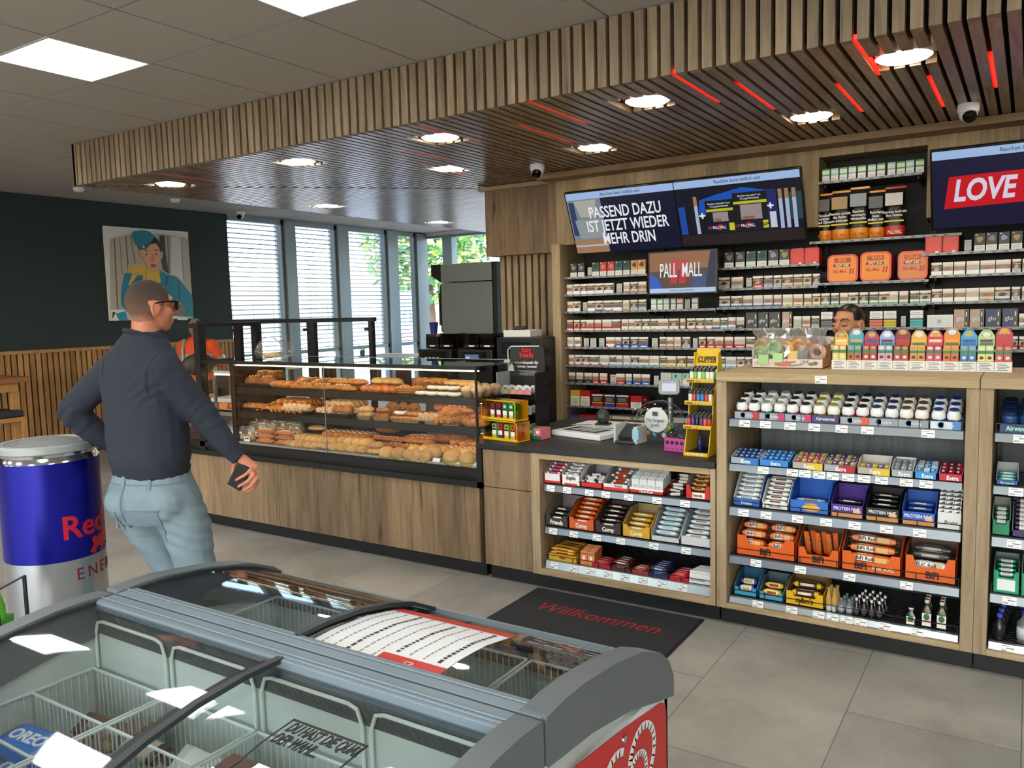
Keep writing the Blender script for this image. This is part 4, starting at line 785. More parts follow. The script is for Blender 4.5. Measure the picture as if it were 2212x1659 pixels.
BK['pretzel'] = MB().tube([(.055 * math.sin(2 * a) * .9, .05 * math.cos(3 * a) * .55, .016) for a in [2 * PI * i / 40 for i in range(40)]], .012, CRD, 8, True).mesh('pretzel', True)
def sandwich():
    b = MB(); b.loft([[(math.cos(a) * .06 * s, math.sin(a) * .048 * s, z) for a in [2 * PI * q / 18 for q in range(18)]] for s, z in ((.8, 0), (1, .008), (1, .022), (.97, .025))], CRP)
    b.lathe([(.058, .025), (.064, .029), (.056, .033)], LEAF, seg=18, sy=.82); b.lathe([(.056, .032), (.060, .036), (.054, .040)], HAM, seg=18, sy=.82); b.ell((0, 0, .036), .060, .048, .034, CRP, 18, 10); return b
BK['sandwich'] = sandwich().mesh('filled_roll', True)
def longsand():
    b = blob(.17, .07, .026, CR, 0, 8); b.box(-.07, .07, -.038, .034, .024, .029, LEAF); b.box(-.066, .066, -.036, .03, .029, .034, HAM)
    c = blob(.17, .07, .04, CR, 3, 9); k = len(b.v); b.v += [(x, y, z + .03) for x, y, z in c.v]
    for f, m in zip(c.f, c.m): b.f.append([k + q for q in f]); b.m.append(b.mi(c.mats[m]))
    return b
BK['longsand'] = longsand().mesh('filled_baguette', True)
BK['panini'] = blob(.13, .085, .05, CRP, 0, 11, .05).mesh('panini', True)
def muffin():
    b = MB(); n = 24
    b.loft([[(math.cos(2 * PI * q / n) * r * (1 + .05 * (q % 2)), math.sin(2 * PI * q / n) * r * (1 + .05 * (q % 2)), z) for q in range(n)] for r, z in ((.026, 0), (.038, .045))], mat('9a7a5e', .7)); b.ell((0, 0, .05), .043, .043, .027, SUGAR, 16, 8); return b
BK['muffin'] = muffin().mesh('muffin', True, )
def waffle():
    b = MB(); P = rrect(.10, .075, .02); b.loft([[(x, y, 0) for x, y in P], [(x, y, .016) for x, y in P]], CR)
    for i in range(5): b.box(-.047, .047, -.033 + i * .0155, -.028 + i * .0155, .016, .022, CR); b.box(-.044 + i * .0205, -.039 + i * .0205, -.034, .034, .016, .022, CR)
    return b
BK['waffle'] = waffle().mesh('waffle')
BK['tray'] = (lambda b: b.loft([[(x * .8, y * .8, 0) for x, y in rrect(.15, .10, .02)], [(x, y, .032) for x, y in rrect(.15, .10, .02)]], mat('9a7654', .75), cap=False).poly([(x * .8, y * .8, .001) for x, y in rrect(.15, .10, .02)], mat('9a7654', .75)))(MB()).mesh('paper_tray')
BK['btray'] = (lambda b: b.loft([[(x * .94, y * .94, 0) for x, y in rrect(.36, .26, .02)], [(x, y, .03) for x, y in rrect(.36, .26, .02)]], mat('141312', .35), cap=False).poly([(x * .94, y * .94, .001) for x, y in rrect(.36, .26, .02)], mat('141312', .35)))(MB()).mesh('black_tray')
BAGM = glass('clear_film', (.96, .96, .95), 1.4, .12, .05, haze=((.9, .85, .8), .08))
def bagged():
    b = MB(); rnd = random.Random(5); rings = []
    for f, z in ((.8, 0), (1, .02), (1, .06), (.9, .085), (.75, .10), (.85, .118)): rings.append([(math.cos(a) * .06 * f * (1 + rnd.uniform(-.1, .1)), math.sin(a) * .035 * f * (1 + rnd.uniform(-.15, .15)) * (.3 if z > .1 else 1), z) for a in [2 * PI * q / 14 for q in range(14)]])
    return b.loft(rings, BAGM)
BAGMESH = bagged().mesh('film', True); BAGROLL = blob(.09, .055, .05, CRP, 0, 15).mesh('roll', True); BAGLAB = MB().box(-.03, .03, -.037, -.0345, .004, .04, PAPER).box(-.022, .022, -.0376, -.037, .022, .032, mat('3b3b3b', .6)).mesh('label')
BN = {'loaf': 'brown crusty loaf', 'roll': 'golden bread roll', 'kaiser': 'pale kaiser roll', 'baguette': 'slashed baguette roll', 'ciabatta': 'flat pale ciabatta', 'stick': 'reddish cheese stick', 'twist': 'golden pastry twist', 'plait': 'sugared plait', 'croissant': 'golden croissant', 'berliner': 'round brown doughnut', 'ring': 'chocolate ring doughnut', 'iced': 'striped iced biscuit', 'cookie': 'big round cookie', 'pretzel': 'dark pretzel', 'sandwich': 'ham and salad roll', 'longsand': 'filled salad baguette', 'panini': 'pale panini', 'muffin': 'crumble topped muffin', 'waffle': 'golden waffle'}
NN = {'roll': 'bread_roll', 'loaf': 'loaf', 'kaiser': 'kaiser_roll', 'baguette': 'baguette', 'ciabatta': 'ciabatta', 'stick': 'cheese_stick', 'twist': 'pastry_twist', 'plait': 'pastry_plait', 'croissant': 'croissant', 'berliner': 'doughnut', 'ring': 'doughnut', 'iced': 'biscuit', 'cookie': 'cookie', 'pretzel': 'pretzel', 'sandwich': 'filled_roll', 'longsand': 'filled_baguette', 'panini': 'panini', 'muffin': 'muffin', 'waffle': 'waffle'}
BCNT = {}
LV = {'bed': ('bottom tray', .7125), 's2': ('middle shelf', .9455), 's3': ('top shelf', 1.1355)}
def lay(k, lvl, x0, x1, n, y, dz=0, rz=0, jr=.25, rx=0, sc=1.0, seed=0):
    rnd = random.Random(seed + n + int(abs(x0) * 100)); nmz, z = LV[lvl]
    for i in range(n):
        x = x0 + (x1 - x0) * (i + .5) / n
        BCNT[(k, lvl)] = BCNT.get((k, lvl), 0) + 1
        o = place(BK[k], NN[k], None, (x, y + rnd.uniform(-.006, .006), z + dz), (rx, rnd.uniform(-.03, .03), rz + rnd.uniform(-jr, jr)))
        o.scale = (sc,) * 3
        tag(o, f'{BN[k]} on the bakery {nmz}, {nth(BCNT[(k, lvl)] - 1)} from the tall frame', 'baked goods', 'baked goods on the ' + nmz)
def traything(kind, x, y, lvl, rz=0, lab=''):
    tag(place(BK[kind], 'paper_tray' if kind == 'tray' else 'serving_tray', None, (x, y, LV[lvl][1]), (0, 0, rz)), lab, 'tray')
# top shelf
traything('btray', -5.02, 4.24, 's3', .0, 'black serving tray of dark loaves on the top bakery shelf')
lay('loaf', 's3', -5.18, -4.86, 2, 4.20, .004, .2); lay('loaf', 's3', -5.16, -4.9, 2, 4.30, .035, 1.2); lay('croissant', 's3', -4.84, -4.62, 3, 4.18, .0, 1.0)
lay('roll', 's3', -4.72, -4.50, 3, 4.31, .02); lay('baguette', 's3', -4.62, -4.02, 3, 4.17, 0, .05, .1); lay('baguette', 's3', -4.62, -4.30, 2, 4.24, .035, 1.45, .1, sc=.9); lay('baguette', 's3', -4.42, -4.0, 2, 4.27, .0, .08, .1); lay('baguette', 's3', -4.3, -3.98, 2, 4.24, .04, .06, .05, sc=.9)
lay('berliner', 's3', -3.93, -3.60, 5, 4.16, 0, sc=.85); lay('roll', 's3', -3.92, -3.6, 4, 4.27, .0); lay('panini', 's3', -3.9, -3.66, 3, 4.26, .05, .1); lay('longsand', 's3', -3.62, -3.40, 2, 4.19, .0, .3, .1, sc=.8)
lay('cookie', 's3', -3.60, -3.42, 3, 4.34, .05, 0, .1, 1.2); lay('cookie', 's3', -3.42, -3.30, 3, 4.32, .05, 0, .1, 1.25); lay('loaf', 's3', -3.5, -3.25, 3, 4.36, 0, 1.5); lay('iced', 's3', -3.42, -3.06, 4, 4.145, 0, .2); lay('iced', 's3', -3.34, -3.1, 3, 4.18, .036, .2)
lay('panini', 's3', -3.28, -3.0, 3, 4.27, 0, 0, .1); lay('panini', 's3', -3.26, -3.02, 3, 4.27, .05, 0, .1); lay('muffin', 's3', -3.05, -2.89, 2, 4.15, 0); lay('muffin', 's3', -3.05, -2.89, 2, 4.245, 0); lay('muffin', 's3', -3.05, -2.89, 2, 4.34, 0)
# middle shelf
for x, q in ((-5.02, 'first'), (-4.64, 'second'), (-4.22, 'third')): traything('btray', x, 4.26, 's2', 0, f'black serving tray on the middle bakery shelf, {q} from the tall frame')
lay('croissant', 's2', -5.19, -4.95, 3, 4.19, .004, .4); lay('stick', 's2', -5.0, -4.82, 3, 4.22, .004, 1.2, .1); lay('baguette', 's2', -4.98, -4.72, 3, 4.31, .02, 1.3, .1); lay('twist', 's2', -4.84, -4.48, 7, 4.21, .004, 1.2, .12); lay('twist', 's2', -4.86, -4.5, 5, 4.29, .05, 1.2, .1); lay('plait', 's2', -4.68, -4.5, 3, 4.16, .02, .3, .1)
lay('baguette', 's2', -4.46, -4.1, 1, 4.18, .004, .0, .05); lay('plait', 's2', -4.36, -4.05, 6, 4.22, .004, 1.1, .1); lay('plait', 's2', -4.34, -4.08, 5, 4.29, .05, 1.15, .1); lay('roll', 's2', -4.2, -4.04, 2, 4.16, .03)
for i, x in enumerate((-3.90, -3.745, -3.59, -3.48, -3.30, -3.155)): traything('tray', x, 4.17, 's2', (.15 if i % 2 else -.1), f'brown paper tray on the middle bakery shelf, {nth(i)} from the tall frame')
lay('panini', 's2', -3.96, -3.84, 1, 4.17, .012, .2); lay('panini', 's2', -3.96, -3.84, 1, 4.17, .05, .3, sc=.9); lay('waffle', 's2', -3.8, -3.69, 1, 4.16, .014, .3); lay('waffle', 's2', -3.8, -3.69, 1, 4.165, .034, .5, rx=.3); lay('waffle', 's2', -3.79, -3.70, 1, 4.17, .058, .2, rx=-.3); lay('ring', 's2', -3.65, -3.53, 2, 4.16, .014, sc=.8); lay('iced', 's2', -3.64, -3.54, 1, 4.17, .044, .2); lay('ring', 's2', -3.54, -3.42, 2, 4.16, .014, sc=.85); lay('ring', 's2', -3.52, -3.44, 2, 4.18, .044, sc=.85)
lay('plait', 's2', -3.37, -3.23, 2, 4.16, .014, .2); lay('twist', 's2', -3.23, -3.07, 3, 4.17, .014, 1.3, .15); lay('twist', 's2', -3.22, -3.08, 2, 4.19, .05, 1.3, .15); lay('baguette', 's2', -3.26, -3.04, 1, 4.22, .075, .1); lay('cookie', 's2', -3.84, -3.56, 3, 4.32, .05, 0, .2, 1.2, sc=1.25); lay('berliner', 's2', -3.46, -3.12, 5, 4.30, .004, sc=1.05); lay('berliner', 's2', -3.42, -3.16, 3, 4.33, .06); lay('berliner', 's2', -3.1, -2.92, 2, 4.28, .02, sc=1.1); lay('croissant', 's2', -3.04, -2.9, 2, 4.16, 0, .3); lay('loaf', 's2', -3.08, -2.92, 1, 4.33, .06, .3)
# bottom tray: fronts low, backs higher
for i, (x, y, z) in enumerate([(-5.42, 4.13, 0), (-5.32, 4.13, 0), (-5.21, 4.13, 0), (-5.10, 4.13, 0), (-5.38, 4.21, .03), (-5.27, 4.21, .03), (-5.16, 4.21, .03), (-5.05, 4.2, .03), (-4.94, 4.2, .03), (-5.33, 4.29, .06), (-5.22, 4.29, .06), (-5.11, 4.29, .06), (-5.0, 4.29, .06), (-4.89, 4.28, .06), (-4.79, 4.27, .05), (-4.71, 4.26, .045)]):
    t = thing('wrapped_sandwich', f'film wrapped roll on the bottom bakery tray, {nth(i)} counting rows from the front', (x and 'wrapped sandwich'), (x, y, .7125 + z), .15 * math.sin(i * 3), 'film wrapped rolls in the bakery case')
    place(BAGROLL, 'roll', t, (0, 0, .006), (0, 0, .2)); place(BAGMESH, 'film', t); 
    if i % 2: place(BAGLAB, 'label', t)
for k in range(3): lay('stick', 'bed', -5.02, -4.80, 1, 4.12, k * .037, .02, .04, sc=1.05); lay('stick', 'bed', -4.80, -4.60, 1, 4.12, k * .037, .05, .04)
lay('panini', 'bed', -4.66, -4.32, 5, 4.125, .0, 1.0, .15, .35); lay('panini', 'bed', -4.62, -4.2, 7, 4.20, .03, 1.1, .15, .3, sc=1.1); lay('longsand', 'bed', -4.4, -3.98, 8, 4.29, .05, 1.2, .1, .25, sc=.95); lay('panini', 'bed', -4.36, -4.2, 2, 4.12, 0, .4, .1); lay('ciabatta', 'bed', -4.62, -4.5, 1, 4.33, .09, .1)
lay('panini', 'bed', -4.22, -3.86, 4, 4.14, .0, .9, .3, .3, sc=1.05); lay('sandwich', 'bed', -4.2, -3.9, 4, 4.2, .025, .9, .3, .4); lay('stick', 'bed', -4.1, -3.6, 5, 4.27, .02, .2, .1); lay('stick', 'bed', -4.0, -3.5, 4, 4.32, .06, .2, .1); lay('loaf', 'bed', -4.0, -3.78, 1, 4.38, .10, .1, sc=1.2); lay('panini', 'bed', -3.86, -3.72, 1, 4.125, .0, .1); lay('panini', 'bed', -3.86, -3.72, 1, 4.125, .04, .1)
lay('longsand', 'bed', -3.78, -3.5, 2, 4.24, .0, .15, .1); lay('baguette', 'bed', -3.64, -3.44, 1, 4.30, .06, .1); lay('stick', 'bed', -3.62, -3.44, 2, 4.32, .09, .1); lay('sandwich', 'bed', -3.72, -3.42, 3, 4.12, .0, .3, .2, .7); lay('sandwich', 'bed', -3.5, -3.26, 3, 4.16, .02, .5, .2, .7); lay('kaiser', 'bed', -3.46, -3.28, 2, 4.13, .01, 0, .3, .9, sc=1.15)
lay('panini', 'bed', -3.44, -3.2, 4, 4.23, .04, 1.2, .1, .4); lay('loaf', 'bed', -3.36, -3.18, 2, 4.32, .08, .2); lay('longsand', 'bed', -3.2, -2.98, 3, 4.21, .02, .9, .1, .2); lay('sandwich', 'bed', -3.18, -2.92, 2, 4.12, 0, .1, .1, .35, sc=1.15); lay('sandwich', 'bed', -3.16, -2.92, 3, 4.18, .02, .2, .1, .35); lay('twist', 'bed', -3.2, -2.95, 3, 4.30, .07, .9, .1); lay('loaf', 'bed', -3.06, -2.94, 1, 4.36, .09, .4)
for i, x in enumerate((-3.23, -3.07, -2.94)): tag(MB().prism([(-.03, -.008, 0), (.03, -.008, 0), (.03, .008, .022), (-.03, .008, .022)], (0, .001, 0), PAPER).obj('price_card', None, (x, 4.085, .713)), f'small white price card in the bakery case, {nth(i)} toward the cash desk', 'price card', 'price cards in the bakery case')
t = thing('biscuit_box', 'small orange box of biscuits on the slicer shelf in the bakery case', 'biscuits', (-5.36, 4.2, .946))
MB().box(-.13, -.03, -.05, .02, 0, .05, mat('d9804a', .4)).obj('carton', t, bevel=.004); MB().ell((.04, -.02, .025), .06, .035, .028, CRR, 12, 8).obj('bun', t, smooth=True)
# clear bread bag and two small plants
t = thing('bread_bag', 'clear plastic bag with bread lying on the glass top of the bakery case', 'bag', (-5.0, 4.3, 1.345))
rnd = random.Random(9); b = MB(); rings = []
for i in range(8): f = [.35, .75, .95, 1, .9, .7, .75, .9][i]; rings.append([(-.15 + .3 * i / 7, math.cos(a) * .10 * f * (1 + rnd.uniform(-.12, .12)), .085 * f + max(-.085 * f, math.sin(a) * .09 * f * (1 + rnd.uniform(-.15, .15)))) for a in [2 * PI * q / 14 for q in range(14)]])
b.loft(rings, BAGM, cap=False).obj('film', t, smooth=True); place(BK['ciabatta'], 'bread', t, (.0, 0, .01), (0, 0, .2))
def pot(loc, lab):
    t = thing('potted_plant', lab, 'plant', loc); MB().lathe([(.035, 0), (.05, .09), (.045, .09), (.04, .08)], mat('5f6467', .6), seg=16).obj('pot', t, smooth=True)
    b = MB(); rnd = random.Random(int(loc[1] * 10))
    for i in range(60): a = rnd.uniform(0, 2 * PI); r = rnd.uniform(0, .03); x, y = r * math.cos(a), r * math.sin(a); h = rnd.uniform(.06, .12); b.poly([(x - .003, y, .08), (x + .003, y, .08), (x + math.cos(a) * .05, y + math.sin(a) * .05, .08 + h)], mat(['6fa03a', '4f8a30', '8fb84e'][i % 3], .6))
    b.obj('leaves', t)
for i, (y, l) in enumerate(((8.05, 'nearer'), (9.98, 'farther'))):
    t = thing('window_table', f'white high table by the blinds, the {l} of two', 'table', (-9.3, y + .3, 0)); MB().box(-.45, .45, -.7, .7, .90, .94, mat('d9c5a8', .5)).obj('table_top', t, bevel=.004); MB().tube([(0, 0, 0), (0, 0, .9)], .04, DGREY, 12).obj('column', t); MB().lathe([(.28, 0), (.28, .015), (.0001, .03)], DGREY, seg=24).obj('base', t)
pot((-9.55, 8.30, .94), 'small green grass plant in a pot on the nearer window table'); pot((-9.55, 10.16, .94), 'small dark potted plant on the farther window table')
# ================================================================== SWEETS AND SNACKS
def bar_mesh(L_, W_, H_, c1, c2=None, stripe=None, crimp=True):
    key = ('bar', L_, W_, H_, c1, c2, stripe)
    if key in PK: return PK[key]
    b = MB(); m1 = mat(c1, .28, bump=.15, scale=60); m2 = mat(c2 or c1, .28); X = [-.5, -.44, -.43, -.30, -.12, .12, .30, .43, .44, .5]; rings = []
    for i, f in enumerate(X):
        s = .12 if i in (0, 1, 8, 9) else (.7 if i in (2, 7) else 1.0); ww = 1.0 if i not in (0, 9) else 1.02
        rings.append([(f * L_, math.copysign(abs(math.cos(a)) ** .6, math.cos(a)) * W_ / 2 * ww, H_ / 2 + math.copysign(abs(math.sin(a)) ** .6, math.sin(a)) * H_ / 2 * s) for a in [2 * PI * q / 12 for q in range(12)]])
    for j in range(9): b.loft([rings[j], rings[j + 1]], m2 if j in (3, 4, 5) and c2 else m1, cap=j in (0, 8))
    if stripe:
        b.box(-L_ * .26, L_ * .26, -W_ * .2, W_ * .2, H_ * .995, H_ * 1.02, mat(stripe, .4)); b.box(-L_ * .24, L_ * .2, -W_ * .53, -W_ * .49, H_ * .3, H_ * .68, mat(stripe, .4))
    PK[key] = b.mesh('wrapped_bar', True); return PK[key]
def carton_mesh(w, d, hf, hb, c, inner='8f857a', cut=0, front=None):
    # open display carton: low front, sloping sides, tall back
    key = ('ct', round(w, 3), d, hf, hb, c, inner, cut, front)
    if key in PK: return PK[key]
    b = MB(); o = mat(c, .42); i = mat(inner, .65); t = .0035; f = mat(front or c, .42)
    b.box(-w / 2, w / 2, 0, d, 0, t, o)
    if cut:
        b.prism([(-w / 2, 0, 0), (w / 2, 0, 0), (w / 2, 0, hf), (w * .34, 0, hf), (w * .27, 0, hf - cut), (-w * .27, 0, hf - cut), (-w * .34, 0, hf), (-w / 2, 0, hf)], (0, t, 0), f)
    else: b.box(-w / 2, w / 2, 0, t, 0, hf, f)
    b.box(-w / 2, w / 2, d - t, d, 0, hb, i)
    for s in (-1, 1):
        x = s * (w / 2 - t / 2)
        b.prism([(x - t / 2, 0, 0), (x - t / 2, d, 0), (x - t / 2, d, hb), (x - t / 2, d * .55, hb), (x - t / 2, 0, hf)], (t / 2, 0, 0), o if s < 0 else i)
        b.prism([(x, 0, 0), (x, d, 0), (x, d, hb), (x, d * .55, hb), (x, 0, hf)], (t / 2, 0, 0), i if s < 0 else o)
    PK[key] = b.mesh('carton'); return PK[key]
def carton(x0, x1, z, y, d, hf, hb, c, lab, inner='8f857a', cut=0, front=None, txt=None, tc='f0efe8', ts=.03, band=None, tz=None, tx=0, tsx=.85, bold=.02, group='open display cartons on the shelves'):
    w = x1 - x0 - .003; t = thing('display_carton', lab, 'carton', ((x0 + x1) / 2, y, z + .003), 0, group)
    place(carton_mesh(w, d, hf, hb, c, inner, cut, front), 'carton', t)
    if band:
        b = MB()
        for (a0, a1, b0, b1, col) in band: b.box(-w / 2 + a0 * w, -w / 2 + a1 * w, -.0008, 0, b0 * hf, b1 * hf, mat(col, .4))
        b.obj('printed_panel', t)
    if txt: text(txt, ts, mat(tc, .45), (tx, -.0016, tz if tz is not None else hf * .45), FR, t, sx=tsx, bold=bold)
    return t
BARN = {}
def bars(me, pts, lab, cat='bar', name='wrapped_bar', group=None, rx=0, rz=0, jit=.04, order='front'):
    rnd = random.Random(len(lab) + len(pts))
    for i, p in enumerate(pts):
        o = place(me, name, None, p[:3], ((p[3] if len(p) > 3 else rx), rnd.uniform(-jit, jit) * .5, rz + rnd.uniform(-jit, jit)))
        tag(o, f'{lab}, {nth(i)} from the {order}' if len(pts) > 1 else lab, cat, group or lab)
def stair(x, y0, z0, n, dy, dz, rx=-.5): return [(x, y0 + i * dy, z0 + i * dz, rx) for i in range(n)]
# ---- gum pots: eight colours, two columns of three
def pot_mesh(col, lid):
    b = MB(); m = mat(col, .3); w = mat('eceded', .28); l = mat(lid, .3)
    b.lathe([(.024, 0), (.0285, .004), (.0290, .030), (.0290, .034), (.0290, .046), (.0235, .060), (.0215, .064), (.0215, .070), (.019, .0725), (.0001, .073)], [m, m, w, w, w, w, w, l, l], seg=22)
    for s in (0, 1): b.lathe([(.0292, .012 + .0), (.0292, .030)], mat('3f8ac0', .3), seg=22) if s == 0 and col in ('e8e8e8',) else None
    rr = .0297
    b.prism([(rr * math.sin(a) , -rr * math.cos(a), .010 + .012 * (1 - abs(a + .15) * 1.8)) for a in (-.5, -.3, -.1, .1)] + [(rr * math.sin(a), -rr * math.cos(a), .032) for a in (.1, -.1, -.3, -.5)], (0, -.0004, 0), mat('2f6ea8', .35)); b.prism([(rr * math.sin(a), -rr * math.cos(a), z) for a, z in ((.15, .02), (.45, .022), (.45, .03), (.15, .029))], (0, -.0004, 0), mat('f2f2f2', .35))
    return b.mesh('gum_pot', True, 35)
GC = [('b3283c', '3a3d42', 'crimson'), ('2f9a4c', 'a9b4b0', 'green'), ('c42f74', '38343c', 'magenta'), ('d8c22c', 'b0a640', 'yellow'), ('c22a2e', '2b2d31', 'red'), ('9aa6b2', '3a4470', 'grey'), ('d9812c', '6d5a44', 'orange'), ('2c62c0', '2a4aa0', 'blue')]
GX = [(-1.237, -1.176), (-1.112, -1.049), (-.984, -.922), (-.856, -.792), (-.724, -.661), (-.597, -.534), (-.470, -.408), (-.338, -.277)]
for g, ((col, lid, nm), xs) in enumerate(zip(GC, GX)):
    me = pot_mesh(col, lid); 
    for ci, x in enumerate(xs):
        for r in range(3): tag(place(me, 'gum_pot', None, (x, 4.125 + r * .062, 1.124 + r * .020), (math.radians(17), 0, (ci - .5) * .15)), f'white gum pot with {nm} label, {["front", "middle", "rear"][r]} row, column {"nearer the sweets counter" if ci == 0 else "farther from the sweets counter"}', 'gum pot', 'gum pots on the top gondola shelf')
    a = xs[0] - .031; c = xs[1] + .031; t = thing('pot_tray', f'low grey card tray holding the {nm} labelled gum pots', 'tray', ((a + c) / 2, 4.084, 1.104), 0, 'gum pot trays'); w = c - a
    b = MB(); tm_ = mat({'yellow': '4b2a72', 'blue': 'd3dbe6'}.get(nm, '9aa0a8'), .45); b.box(-w / 2, w / 2, 0, .003, 0, .034, tm_); b.box(-w / 2, w / 2, .003, .20, 0, .012, tm_); b.box(-w / 2, w / 2, .06, .20, .012, .028, tm_); b.box(-w / 2, w / 2, .125, .2, .028, .042, tm_); b.obj('tray', t)
    if nm == 'yellow': text('Airwaves', .024, mat('a9d8c8', .4), (0, -.002, .018), FR, t, bold=.03)
    else:
        b = MB(); b.lathe([(.011, -.0012), (.013, -.0018), (.0145, -.0012)], mat('2f6ea8', .4), seg=20, axis='y', c=(-.018, 0, .018)); b.box(w * .22, w * .5, -.0008, 0, .001, .033, mat({'crimson': 'b3283c', 'green': 'c22a6a', 'magenta': 'c22a6a', 'red': 'd9542c', 'blue': '3a86cc'}.get(nm, '8d949c'), .4)); b.obj('emblem', t); text('Extra', .02, mat('e9edf2', .4), (.012, -.002, .017), FR, t)
# ---- gum boxes, row two
gp = lambda c1, c2: (lambda b: (b.box(-.012, .012, 0, .042, 0, .012, mat(c1, .35), top=mat(c2, .35)), b.box(-.0115, .004, -.0006, 0, .002, .010, mat('e6ecf0', .4)), b.ell((-.004, .02, .0125), .006, .010, .0012, mat('dfe8ef', .4), 10, 6))[0])(MB()).mesh('gum_pack')
GB = [(-1.283, -1.137, '9aa7b4', 'c0c8d0', ('3b5f9a', '274a80'), 'grey and blue', ('8fa0b0', '2d6fc0')), (-1.135, -.986, '2f7fd0', 'dfe8f2', ('3a8ad8', '2a6ac0'), 'bright blue', None), (-.974, -.827, 'a9a7a0', 'c7c4bb', ('d6b93a', 'c23a7a'), 'yellow and pink', ('a9a7a0', 'd6b93a')), (-.825, -.681, 'a3a4aa', 'c7c4c4', ('5a3a86', 'c9b25a'), 'purple and red', ('a3a4aa', 'a8202c')), (-.674, -.529, 'a9a49a', 'c9c5bb', ('8a6aa0', 'd6b93a'), 'half empty yellow', ('a9a49a', 'd6b93a')), (-.526, -.429, '9fa6ac', 'c9ccce', ('a9b1b8', '8a949c'), 'plain grey', None), (-.428, -.334, '2f8ad2', 'dfe8f0', ('e6edf2', '3a9ad8'), 'white and blue', None), (-.330, -.231, 'b91f3c', 'c9a8ae', ('b91f3c', '7a1a2c'), 'crimson', None)]
for i, (a, c, col, inn, pk, nm, bd) in enumerate(GB):
    hb = .055 if i < 3 else .07 if i in (4, 5) else .05
    carton(a, c, .868, 4.055, .155, .034, hb, col, f'small {nm} open gum box on the second gondola shelf', inn, band=[(.5, 1, 0, 1, bd[1])] if bd else None, txt='Extra', ts=.026, tx=.008, tc='f2f5f8', group='gum boxes on the second gondola shelf')
    me = [gp(pk[0], pk[1]), gp(pk[1], pk[0])]; n = 5 if c - a > .12 else 3; w = c - a - .01; k = 0
    rows = 4 if i not in (4,) else 2
    for q in range(n):
        for r in range(rows):
            x = a + .005 + w * (q + .5) / n; tag(place(me[(q + (r // 2)) % 2], 'gum_pack', None, (x, 4.063 + r * .035, .880 + r * .010), (math.radians(14), 0, 0)), f'slim gum pack in the {nm} gum box, {nth(q)} across, {nth(r)} row back', 'gum pack', 'slim gum packs')
            k += 1
# ---- protein bars, row three
z = .642
carton(-1.279, -1.137, z, 4.09, .2, .04, .15, '2a5fae', 'blue carton of white wrapped protein bars on the third gondola shelf', 'd6dade', txt='Protein', ts=.022, tc='e8ecf2')
bars(bar_mesh(.125, .04, .02, 'd5d8da', 'eceded', 'a9b4c0'), stair(-1.208, 4.115, z + .028, 7, .022, .019), 'silver white protein bar in the blue carton', rx=-.3)
carton(-1.131, -.997, z, 4.09, .2, .035, .13, 'e4e4e2', 'white carton of white wrapped bars on the third gondola shelf', 'd6d6d4', txt='PROTEIN', ts=.018, tc='6b3a30')
bars(bar_mesh(.120, .038, .02, 'e8e7e4', 'f2f1ee', '7a3f33'), stair(-1.064, 4.115, z + .022, 6, .024, .018), 'white protein bar in the white carton on the third gondola shelf')
def pc(a, c, col, nm, txt, bc, n, bn):
    t = carton(a, c, z, 4.09, .2, .062, .125, col, f'{nm} display carton on the third gondola shelf', col, .0, band=[(.04, .96, .03, .36, 'c98a4e')], txt=txt, ts=.022, tz=.042, tc='e6e4ea')
    MB().ell(((c - a) * .3, -.001, .03), .018, .004, .016, mat('d8b08a', .4), 14, 8).obj('printed_picture', t, smooth=True)
    if n: bars(bar_mesh(round(c - a - .03, 3), .036, .018, bc, None, 'e9e2d0'), stair((a + c) / 2, 4.115, z + .018, n, .028, .017), f'{bn} in the {nm} display carton')
t = carton(-.992, -.803, z, 4.09, .2, .062, .14, '2a6cc4', 'wide bright blue display carton with a cereal picture on the third gondola shelf', '1f5fc0'); MB().ell((.01, -.001, .026), .045, .003, .018, mat('d6a85a', .5), 16, 6).ell((.01, -.0012, .044), .03, .003, .008, mat('c98a3a', .5), 12, 6).obj('printed_picture', t, smooth=True)
bars(bar_mesh(.15, .04, .018, '8fb6e0', 'c7d4e2', 'b98a5a'), stair(-.897, 4.115, z + .03, 2, .03, .014), 'pale blue bar in the wide bright blue carton')
pc(-.798, -.645, '4b2a8a', 'purple', 'PROTEIN NUT', '2c2230', 3, 'dark bar'); pc(-.640, -.488, '161618', 'black', 'PROTEIN NUT', '1d1c1e', 5, 'black and silver bar'); pc(-.481, -.337, '2f5cb8', 'royal blue', 'PROTEIN NUT', '2a55a8', 4, 'blue bar')
t = thing('bar_stack', 'white block of slim bars with triangle prints at the right hand post', 'carton', (-.283, 4.09, z + .003)); MB().box(-.047, .047, 0, .16, 0, .075, mat('dcdedd', .4)).obj('carton', t); b = MB()
for q in range(3):
    for r in range(6): b.box(-.046 + q * .031, -.017 + q * .031, .004 + r * .022, .022 + r * .022, .075 + r * .015, .088 + r * .015, mat('e9eae8', .4)); b.prism([(-.042 + q * .031, .003 + r * .022, .076 + r * .015), (-.022 + q * .031, .003 + r * .022, .076 + r * .015), (-.022 + q * .031, .003 + r * .022, .086 + r * .015)], (0, -.001, 0), mat('26262a', .4))
b.box(-.046, .046, .02, .15, .075, .075, mat('e9eae8', .4)); b.obj('slim_bars', t); text('Bruno', .024, mat('1c1c20', .4), (.004, -.002, .03), FR, t, shear=.3, sx=.9)
